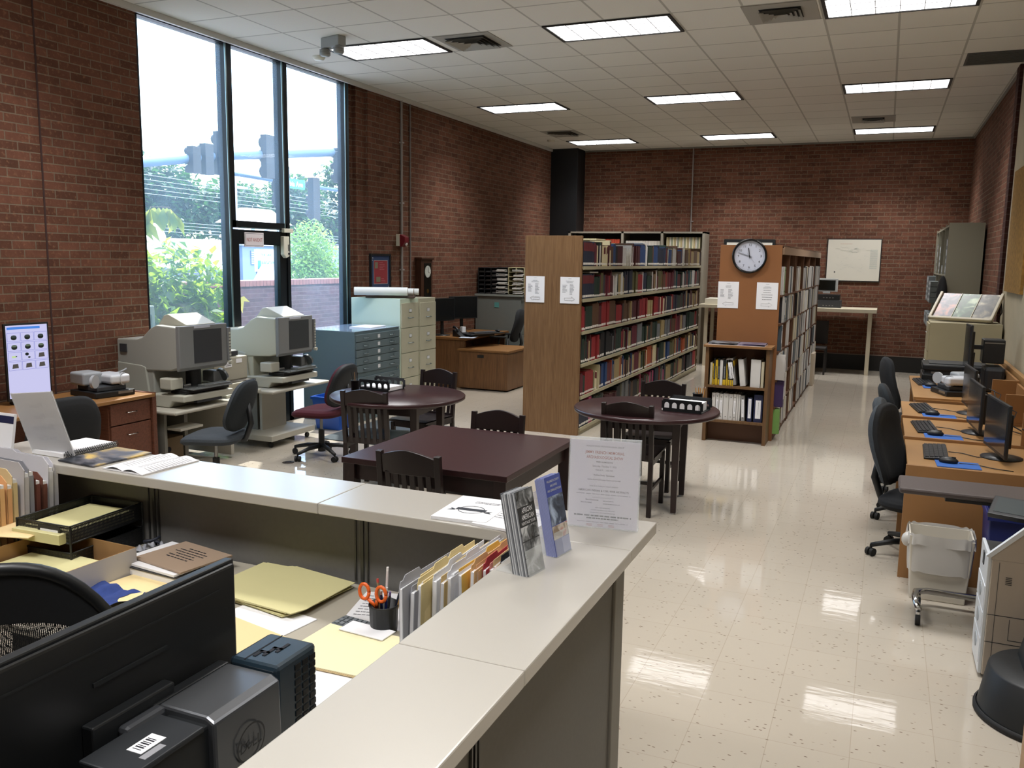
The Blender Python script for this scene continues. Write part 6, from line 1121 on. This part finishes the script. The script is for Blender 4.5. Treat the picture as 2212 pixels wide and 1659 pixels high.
g.lines((-.085, -.0035, .1065), (1,0,0), (0,0,1), .17, 1, .006, 3, .4, fill=1).lines((.0, -.0035, .086), (1,0,0), (0,0,1), .07, 2, .009, 3, .35).lines((-.05, -.0035, .064), (1,0,0), (0,0,1), .1, 3, .008, 3, .3, center=True).lines((-.09, -.0035, .037), (1,0,0), (0,0,1), .18, 1, .008, 1, .55, fill=1).lines((-.05, -.0035, .029), (1,0,0), (0,0,1), .1, 1, .008, 1, .5, fill=1).lines((-.08, -.0035, .018), (1,0,0), (0,0,1), .16, 1, .006, 3, .4, fill=1)
for q in (-.04, -.005, .03): g.lines((q-.01, -.0035, .011), (1,0,0), (0,0,1), .018, 2, .004, 2, .4, fill=1)
g.build('flyer', flm, t)
def brochure(x, y, rz, n, cover, lab, gr):
    t = thing('brochure_holder', 'clear acrylic holder around the %s' % gr, 'brochure holder', (x, y, zt)); T0 = M4.Translation((x, y, zt))@M4.Rotation(RD(rz), 4, 'Z')@M4.Diagonal((.85, 1, 1, 1)); T = T0@M4.Rotation(RD(-12), 4, 'X')
    G(T).box(-.046, -.002, 0, .046, 0, .07).box(-.046, .05, 0, .046, .052, .19).box(-.048, 0, 0, -.046, .05, .09).box(.046, 0, 0, .048, .05, .09).build('pocket', clr, t); G(T0).box(-.054, 0, 0, .054, .1, .002).build('foot', clr, t)
    t2 = thing('brochure_stack', lab, 'brochures', (x, y, zt)); 
    for k in range(n):
        g = G(T).box(-.05, .002+k*.0036, .003, .05, .002+k*.0036+.0028, .228-(k % 3)*.002, (0, 2, 3, 0, 2)[k % 5] if n > 10 else 0)
        if k == 0: cover(g)
        g.build('brochure', cm2, t2)
    return t2
cm2 = [mat('bro_grey', '#8b8d92', .4), mat('bro_dark', '#303236', .35), mat('bro_white', '#c4c6ca', .4), mat('bro_mid', '#5c5f64', .35), photo_mat('bw_photo', '#1f2123', '#6a6d70', '#c0c2c4', 26), mat('bro_blue', '#41509c', .35), photo_mat('blue_photo', '#1c2430', '#4a5468', '#a8b8d0', 20), mat('bro_periwinkle', '#8f96c4', .5), photo_mat('map_photo', '#8a7a6a', '#c8c0b4', '#b06a6a', 30)]
def cov1(g):
    y = .0012; g.box(-.05, y-.0004, .003, .05, y, .228, 1).box(-.049, y-.0008, .185, .049, y-.0002, .227, 4)
    for i, (s, z, w) in enumerate((('AFRICAN', .168, .06), ('AMERICAN', .15, .072), ('HERITAGE TOUR', .137, .08))): g.text(s, (-.0, y-.0012, z), (1,0,0), (0,0,1), .019 if i < 2 else .011, 2, wmax=-w, bold=True)
    g.box(-.048, y-.0008, .095, .018, y-.0002, .132, 4).box(.021, y-.0008, .095, .048, y-.0002, .132, 4).box(-.048, y-.0008, .05, -.008, y-.0002, .092, 4).box(-.005, y-.0008, .02, .048, y-.0002, .092, 4).box(-.048, y-.0008, .006, .048, y-.0002, .048, 4)
def cov2(g):
    y = .0012; g.box(-.05, y-.0004, .003, .05, y, .228, 5).box(-.049, y-.0008, .09, .049, y-.0002, .172, 6).box(-.049, y-.0008, .05, .049, y-.0002, .088, 8).box(.0, y-.0009, .006, .049, y-.0003, .048, 7)
    for s, z, w in (('WILLIAMSON COUNTY', .211, .08), ('ARCHIVES', .198, .045), ('AND GENEALOGY ROOM', .185, .086)): g.text(s, (0, y-.0012, z), (1,0,0), (0,0,1), .009, 2, wmax=-w, bold=True)
brochure(-.8, 2.06, 80, 13, cov1, 'tall stack of grey African American heritage tour brochures on the counter', 'grey heritage tour brochures')
b2 = brochure(-.785, 2.235, 80, 9, cov2, 'tall stack of blue archives brochures on the counter', 'blue archives brochures')
for ch in b2.children:
    ch.data.materials[0] = cm2[7]
lm = [paper, greyink, mat('logo_navy', '#20242e', .7)]
def logo(g):
    g.lines((-.02, .07, .0105), (1,0,0), (0,1,0), .09, 2, .012, 1, .5, fill=1)
    for k in range(24): a0, a1 = 2*pi*k/24, 2*pi*(k+1)/24; g.bar((.055*cos(a0)*.8, -.02+.04*sin(a0), .0106), (.055*cos(a1)*.8, -.02+.04*sin(a1), .0106), .0025, .0004, 2)
    g.box(-.052, -.032, .0105, .052, -.008, .0109, 2).add([(-.052, -.03, .0107), (-.075, -.018, .0107), (-.066, -.03, .0107), (-.078, -.044, .0107), (-.052, -.04, .0107)], [(0,1,2,3,4)], 2).add([(.052, -.03, .0107), (.075, -.018, .0107), (.066, -.03, .0107), (.078, -.044, .0107), (.052, -.04, .0107)], [(0,1,2,3,4)], 2)
sheet('paper_pad', -1.2, 2.5, zt+.0005, .19, .26, 3, None, 'pad of white papers with a dark ribbon logo on the counter', 'paper stack', th=.01, mats=lm, extra=logo)
sheet('paper_pad', -1.03, 2.47, zt+.0005, .2, .24, -6, None, 'white printed handouts behind the two brochure holders', 'paper stack', th=.008, mats=lm, extra=lambda g: g.lines((-.07, .09, .0085), (1,0,0), (0,1,0), .15, 7, .02, 1, .3))
# left end of the counter
t = thing('table_sign', 'leaning white acrylic sign seen from behind at the left end of the counter', 'sign', (-3.13, 2.46, zt)); T = M4.Translation((-3.09, 2.45, zt))@M4.Rotation(RD(3), 4, 'Z')@M4.Rotation(RD(-6), 4, 'Y')@M4.Rotation(RD(14), 4, 'X')
g = G(T).box(-.11, 0, .0, .11, .003, .28, 0)
for k, s in enumerate(('Please', 'Place', 'Books on', 'the Cart')): g.text(s, (.0, -.0006, .215-k*.048), (-1,0,0), (0,0,1), .03, 1)
g.build('sheet', [mat('sign_back', '#c9c4c6', .5), mat('show_through', '#b5b1b6', .6)], t); G(T).box(-.112, -.002, 0, .112, -.001, .283).box(-.112, -.002, 0, -.109, .005, .283).box(.109, -.002, 0, .112, .005, .283).build('acrylic_stand', clr, t)
t = thing('spiral_notebook', 'white spiral-bound book with black comb beside the leaning sign', 'notebook', (-3.1, 2.56, zt)); T = M4.Translation((-3.0, 2.56, zt+.001))@M4.Rotation(RD(-2), 4, 'Z')
G(T).box(-.2, -.13, 0, -.01, .13, .02).build('pages', paper, t, .002); g = G(T)
for k in range(30): g.tube([(-.014, -.125+k*.0085, .003), (.0, -.125+k*.0085, .028), (.012, -.125+k*.0085, .014), (-.004, -.125+k*.0085, .0)], .0016, 5)
g.build('comb_binding', black, t)
t = thing('glossy_magazine', 'dark glossy photo magazine lying on the counter at the left', 'magazine', (-2.9, 2.53, zt)); T = M4.Translation((-2.88, 2.52, zt+.001))@M4.Rotation(RD(-4), 4, 'Z'); G(T).box(-.105, -.14, 0, .105, .14, .007, 0).build('cover', photo_mat('mag_photo', '#20242c', '#6b6a70', '#d9b96a', 7), t, .002)
t = thing('open_newsletter', 'open printed newsletter lying on the counter beside the dark magazine', 'magazine', (-2.62, 2.52, zt)); T = M4.Translation((-2.62, 2.51, zt+.001))@M4.Rotation(RD(-3), 4, 'Z')
def pg(s):
    g = G(T); f = lambda u, v: (s*.11*u, -.14+.28*v, .004+.013*math.sin(pi*min(u*1.15, 1))*(1-.35*u)+.002*sin(v*4)); g.grid(f, 12, 8, 0); g.prism([(0, .0), (s*.11, 0), (s*.11, .004), (0, .004)], 'y', -.14, .14, 0)
    for r in range(14):
        for c in (0, 1):
            u0 = .12+c*.44; v = .88-r*.055; a, b_ = f(u0, v), f(u0+.36, v); m_ = f(u0+.18, v); g.add([(a[0], a[1], a[2]+.0012), (m_[0], m_[1], m_[2]+.0012), (b_[0], b_[1], b_[2]+.0012), (b_[0], b_[1]+.006, b_[2]+.0012), (m_[0], m_[1]+.003, m_[2]+.0012), (a[0], a[1]+.003, a[2]+.0012)], [(0,1,4,5), (1,2,3,4)], 1)
    g.build('page', [paper, mat('pale_ink', '#b4b4b8', .8)], t)
pg(1); pg(-1)
# ================================================================ outdoors through the glass
struct(G().box(-90, -40, -.15, XL-.3, 110, -.05), 'ground', mat('asphalt', '#8d9094', .9, noise=.1))
t = thing('garden_wall', 'low brick garden wall with a brick cap outside the window', 'wall', (-9.2, 12, 0)); rb_ = brick_mat('garden_brick', 'xy', '#6b5560', '#57454f', '#7c6c74', '#77606a')
G().box(-9.3, 5.5, 0, -9.0, 18, 1.4).build('wall_body', rb_, t)
g = G()
for k in range(150): g.box(-9.32, 5.5+k*.0835, 1.4, -8.98, 5.5+k*.0835+.075, 1.485)
g.build('soldier_cap', mat('cap_brick', '#8d6462', .8, noise=.2, nscale=9), t)
def leafmat(n, a, b_, tr):
    m = mat(n, a, .45, col2=b_, nscale=3); N, L = nodes_of(m); p = N['Principled BSDF']; o = N['Material Output']; tl = N.new('ShaderNodeBsdfTranslucent'); tl.inputs[0].default_value = lin(tr); mx = N.new('ShaderNodeMixShader'); mx.inputs[0].default_value = .4
    L.new(p.outputs[0], mx.inputs[1]); L.new(tl.outputs[0], mx.inputs[2]); L.new(mx.outputs[0], o.inputs[0]); return m
lf1 = leafmat('bush_leaf', '#3f7a30', '#1f4a24', '#b4dc38'); lf2 = leafmat('sapling_leaf', '#5a8f48', '#3c6e3a', '#a0c860'); lf3 = leafmat('tree_leaf', '#204832', '#12302a', '#40702f'); bark = mat('bark', '#5a4a3c', .9)
def foliage(R, blobs, n, s, aspect=.5, droop=.3):
    vs = []; fs = []; tot = sum(b[3]*b[4]*b[5] for b in blobs)
    for (x, y, z, a, b_, c) in blobs:
        for _ in range(int(n*a*b_*c/tot)):
            u = V((R.gauss(0, 1), R.gauss(0, 1), R.gauss(0, 1))).normalized()*(R.random()**.4); p = V((x+u.x*a, y+u.y*b_, z+u.z*c))
            d = V((R.uniform(-1, 1), R.uniform(-1, 1), R.uniform(-.8-droop, .5))).normalized(); q = d.cross(V((R.uniform(-.5, .5), R.uniform(-.5, .5), 1))).normalized(); L_ = s*R.uniform(.6, 1.3); w = L_*aspect*.5; n_ = d.cross(q)*L_*.08
            k = len(vs); vs += [p, p+d*L_*.4+q*w-n_, p+d*L_, p+d*L_*.4-q*w-n_, p+d*L_*.45]; fs += [(k, k+1, k+4), (k+1, k+2, k+4), (k+2, k+3, k+4), (k+3, k, k+4)]
    return G().add(vs, fs, 0)
R = random.Random(21)
t = thing('leafy_bush', 'lush green broad-leaved bush right outside the left window pane', 'bush', (-7.3, 6.8, 0))
foliage(R, [(-7.2, 6.6, 1.1, .5, .7, 1.0), (-7.3, 7.4, 1.1, .5, .6, .95), (-7.35, 7.85, 1.15, .4, .5, .85), (-7.3, 6.2, 1.2, .5, .8, .9), (-7.6, 6.9, .9, .5, 1.2, .9)], 8000, .15).build('foliage', lf1, t)
g = G()
for k in range(12): g.tube([(-7.3+R.uniform(-.3, .3), 6.3+k*.14, 0), (-7.3+R.uniform(-.3, .3), 6.3+k*.14, .8), (-7.3+R.uniform(-.3, .3), 6.3+k*.14, 1.5)], .012, 5)
g.build('stems', bark, t)
t = thing('tall_weed', 'arching leafy sprout with drooping yellow-lit leaves at the left of the window', 'plant', (-7.0, 6.7, 0)); st = [(-7.1, 6.5, 0), (-7.05, 6.6, 1.3), (-7.0, 6.68, 2.1), (-6.95, 6.8, 2.35), (-6.95, 7.05, 2.36), (-6.95, 7.2, 2.25)]
G().tube(st, [.015, .012, .008, .006, .005, .003], 6).build('stem', bark, t); g = G(); R = random.Random(2)
for k in range(22):
    u = k/22; i = min(int(u*5), 4); p = V(st[i]).lerp(V(st[i+1]), u*5-i)
    if p.z < 1.2: continue
    for s in (-1, 1):
        d = V((R.uniform(-.4, .4), s*R.uniform(.2, .6), -1 if p.z > 2 else -.3)).normalized(); q = d.cross(V((1, 0, .2))).normalized(); L_ = .24*R.uniform(.7, 1.2); w = L_*.24; g.add([p, p+d*L_*.45+q*w, p+d*L_, p+d*L_*.45-q*w], [(0,1,2,3)])
g.build('leaves', leafmat('weed_leaf', '#6aa044', '#4a8434', '#e0e060'), t)
single(G().add([(-6.9, 8.02, 1.38), (-6.9, 8.1, 1.4), (-6.9, 8.2, 1.33), (-6.9, 8.1, 1.34), (-6.9, 8.07, 1.2), (-6.92, 8.03, 1.3)], [(0,1,2,3), (0,3,4,5)]).tube([(-7.2, 7.9, .6), (-6.95, 8.0, 1.3), (-6.9, 8.03, 1.38)], .005, 5), 'yellow_leaf', leafmat('yellow_leaf_m', '#e8d870', '#d8c060', '#fff080'), 'single yellow-white leaf poking up behind the glass door', 'leaf')
def tree(lab, x, y, h, blobs, n, s, m, th=.12, grp=None, seed=1):
    t = thing('tree', lab, 'tree', (x, y, 0), grp); R = random.Random(seed)
    foliage(R, blobs, n, s, .6).build('foliage', m, t); g = G().tube([(x, y, -.05), (x+.05, y, h*.4), (x, y+.1, h*.8)], [th, th*.8, th*.4], 8)
    for k in range(6): b_ = blobs[k % len(blobs)]; g.tube([(x, y, h*.3+.08*h*k), (b_[0], b_[1], b_[2])], [th*.4, th*.12], 6)
    g.build('trunk', bark, t)
tree('small pale green young tree beyond the garden wall, seen in the right pane', -14, 19.2, 2.3, [(-14, 19.1, 2.1, .6, .7, .75), (-14, 18.6, 1.6, .5, .6, .6), (-14, 19.8, 1.6, .5, .6, .65), (-14, 19.2, 1.4, .6, .9, .5)], 5200, .11, lf2, .05, seed=5)
for i, (y, h) in enumerate([(37, 7.8), (43, 7.0), (49.5, 6.2), (56, 7.2), (63, 9), (70, 8.6)]):
    tree('dense green tree far behind the street, %s from the left' % ORD[i+1], -50, y*1.19, h*1.08, [(-50+R.uniform(-1, 1), y*1.19+R.uniform(-4, 4), h*1.12*q, 2.4, 3.6, h*.3) for q in (.25, .4, .55, .7, .85, .9)], 6500, .6, lf3, .25, 'trees behind the street', seed=i+10)
# traffic signals on mast arms
mst = mat('mast_grey', '#44607c', .5, .3); sgk = mat('signal_black', '#0f1822', .6)
t = thing('signal_mast', 'long horizontal traffic signal mast arm crossing the upper window panes', 'traffic mast', (-20, 35, 0)); G().tube([(-20, 15, 3.75), (-20, 22.4, 5.0), (-20, 29.5, 5.95), (-20, 34, 6.6)], [.14, .15, .17, .19], 10).build('mast_arm', mst, t); G().cyl((-20, 34, -.05), (-20, 34, 7.4), .16, n=12).build('pole', mst, t)
t = thing('signal_mast', 'lower traffic signal mast arm sloping down to the right behind the signals', 'traffic mast', (-21, 35, 0)); G().tube([(-21, 24.0, 4.66), (-21, 28, 4.58), (-21, 34.5, 4.55)], .07, 10).build('mast_arm', mst, t); G().cyl((-21, 34.5, -.05), (-21, 34.5, 5.4), .12, n=12).build('pole', mst, t)
def signal(y, z0, z1, w, lab):
    t = thing('traffic_signal', lab, 'traffic light', (-19.85, y, z0), 'traffic signals'); G().box(-19.95, y-w/2, z0, -19.7, y+w/2, z1).build('housing', sgk, t, .01)
    n = 3
    for k in range(n): z = z0+(z1-z0)*(k+.5)/n; G().cyl((-19.95, y, z), (-20.1, y, z), w*.36, n=14).build('visor', sgk, t)
signal(21.2, 4.35, 5.15, .34, 'leftmost traffic signal hanging on the upper mast arm'); signal(21.75, 4.35, 5.3, .36, 'second traffic signal on the upper mast arm'); signal(22.4, 4.4, 5.75, .42, 'third traffic signal, partly behind the window mullion'); signal(24.75, 4.5, 5.95, .55, 'large dark traffic signal in the upper middle pane'); signal(25.4, 3.6, 5.0, .62, 'large dark traffic signal hanging low against the mullion'); signal(27.3, 3.2, 4.75, .42, 'traffic signal hanging right of the street name sign'); signal(28.9, 4.7, 6.0, .34, 'rightmost traffic signal near the right window jamb')
t = thing('street_sign', 'green street name sign ending in Ave hanging over the road', 'street sign', (-19.9, 26.2, 4.3)); g = G().box(-19.95, 25.3, 4.28, -19.9, 26.85, 4.62, 0); g.text('umbia Ave', (-19.89, 26.72, 4.36), (0,1,0), (0,0,1), .26, 1, 'r', bold=True); g.build('sign_panel', [mat('sign_green', '#2a8f8f', .5), paper], t)
t = thing('utility_pole', 'pale utility pole behind the middle pane', 'pole', (-25, 28.95, 0)); G().cyl((-25, 28.95, -.05), (-25, 28.95, 5.1), .12, n=10).build('pole', mat('pole_pale', '#8a8f98', .8), t); G().box(-25.1, 28.2, 4.6, -24.9, 29.7, 4.7).build('crossarm', MT['pole_pale'], t)
for k in range(9):
    z = 4.5-k*.16 if k < 5 else 2.95-(k-5)*.12; g = G().tube([(-24, 14, z+.5), (-24, 22, z+.12), (-24, 29, z), (-24, 38, z-.25)], .008, 5); single(g, 'overhead_wire', mat('wire_grey', '#8a9aa8', .6), 'thin overhead wire across the window view, %s from the top' % ORD[k+1], 'wire', 'overhead wires')
# buildings
t = thing('white_building', 'long white flat-roofed building with rooftop units outside the left pane', 'building', (-30, 28, 0)); wbm = mat('white_wall', '#d5dfe0', .7); G().box(-38, 18, -.05, -30, 34.6, 2.45).build('wall', wbm, t); G().box(-38.1, 17.9, 2.45, -29.9, 34.7, 2.58).build('parapet', mat('parapet', '#b8b4ac', .7), t); G().box(-35, 29.5, 2.58, -33.5, 31.4, 3.1).build('rooftop_unit', mst, t); G().cyl((-34.5, 32.8, 2.5), (-33.5, 32.8, 2.5), .9, n=20).build('roof_duct', wbm, t)
t = thing('blue_building', 'blue-grey building with shuttered windows behind the plumbing sign', 'building', (-30, 40, 0)); bbm = mat('bluegrey_wall', '#5f7492', .8); G().box(-38, 35.2, -.05, -30, 52, 2.35).build('wall', bbm, t); G().box(-38.1, 35.1, 2.35, -29.9, 52.1, 2.5).build('roof_edge', mat('roof_edge', '#a6b6c6', .7), t)
for k in range(4):
    wnd = G().box(-30, 35.8+k*3.2, 1.4, -29.95, 36.7+k*3.2, 2.1).build('window', mat('dim_pane', '#5a6f8a', .3), t); g = G()
    for j in range(6): g.box(-29.95, 35.82+k*3.2, 1.43+j*.11, -29.93, 36.68+k*3.2, 1.48+j*.11)
    g.build('shutter', MT['roof_edge'], wnd)
t = thing('white_house', 'white hipped-roof house high on the far slope', 'building', (-38, 47, 0)); G().box(-40.2, 45.3, -.05, -38.4, 49.6, 4.0).build('wall', wbm, t)
G().add([(-38.15, 45.0, 3.95), (-38.15, 50.0, 3.95), (-40.5, 50.0, 3.95), (-40.5, 45.0, 3.95), (-39, 46.3, 4.95), (-39, 48.8, 4.95), (-39.6, 48.8, 4.95), (-39.6, 46.3, 4.95)], [(0,1,5,4), (1,2,6,5), (2,3,7,6), (3,0,4,7), (4,5,6,7)]).build('roof', mat('white_roof', '#e2dcd6', .6), t)
for k in range(3): G().box(-38.4, 46+k*1.3, 3.45, -38.35, 46.3+k*1.3, 3.65).build('window', MT['dim_pane'], t)
t = thing('shop_sign', 'white roadside sign reading 794-5445 IRRIGATION CORNER', 'sign', (-24, 29.6, 0)); g = G().box(-24.1, 29.0, 1.2, -24, 30.25, 2.12, 0).box(-23.995, 29.08, 1.3, -23.99, 30.2, 1.66, 1).box(-23.992, 29.27, 1.48, -23.985, 30.2, 1.66, 2)
g.text('794-5445', (-23.98, 29.62, 1.83), (0,1,0), (0,0,1), .17, 1, wmax=-.78, bold=True).text('IRRIGATION', (-23.98, 29.73, 1.49), (0,1,0), (0,0,1), .19, 1, wmax=-.86, bold=True).text('CORNER', (-23.98, 29.73, 1.32), (0,1,0), (0,0,1), .18, 0, wmax=-.86, bold=True)
g.build('sign_panel', [mat('shop_white', '#dfe6ea', .5), mat('shop_teal', '#2f8394', .5), mat('shop_pale', '#a9d3e6', .5)], t)
for y in (29.05, 30.15): G().box(-24.08, y, -.05, -24.0, y+.06, 1.2).build('post', mst, t)
def car(lab, x, y, L_, h, col, rz=90, suv=False):
    t = thing('car', lab, 'car', (x, y, 0)); T = M4.Translation((x, y, -.05))@M4.Rotation(RD(rz), 4, 'Z'); a = L_/2; bm2 = mat('car_'+col[1:], col, .25, coat=.6)
    pr = [(-a, .35), (-a, .75), (-a*.9, .85), (-a*.55, .9), (-a*.32, h*.97), (a*(.75 if suv else .35), h), (a*(.95 if suv else .68), .92), (a, .85), (a, .35)]; G(T).prism(pr, 'y', -.85, .85).build('body', bm2, t, .05, 3)
    gl_ = mat('car_glass', '#31435a', .1); G(T).prism([(-a*.47, .93), (-a*.29, h*.93), (-a*.02, h*.94), (-a*.02, .93)], 'y', -.856, .856).prism([(a*.03, .93), (a*.03, h*.94), (a*(.68 if suv else .32), h*.93), (a*(.85 if suv else .58), .94)], 'y', -.856, .856).build('side_window', gl_, t)
    for s in (-.62, .62):
        for q in (-.8, .8): G(T).cyl((a*s, q-.08, .33), (a*s, q+.08, .33), .32, n=20).build('wheel', rubber, t)
car('white sport utility car parked beyond the garden wall', -22.8, 29.6, 4.6, 1.6, '#d9dee2', 88, True); car('dark pickup car beyond the garden wall, left of the white one', -25.3, 26.5, 4.3, 1.42, '#26303a', 92); car('white sedan nearer the mullion beyond the garden wall', -20.7, 28.3, 4.4, 1.25, '#e6e6e8', 90)
single(G().box(-6.75, 6.05, 0, -6.5, 6.35, 1.38, 0).box(-6.5, 6.1, 1.0, -6.48, 6.3, 1.3, 1), 'outdoor_meter', [mat('meter_pale', '#b5ccc4', .5), mat('meter_dark', '#6f8a86', .5)], 'pale green utility box outside the corner of the window', 'utility box', bevel=.01)
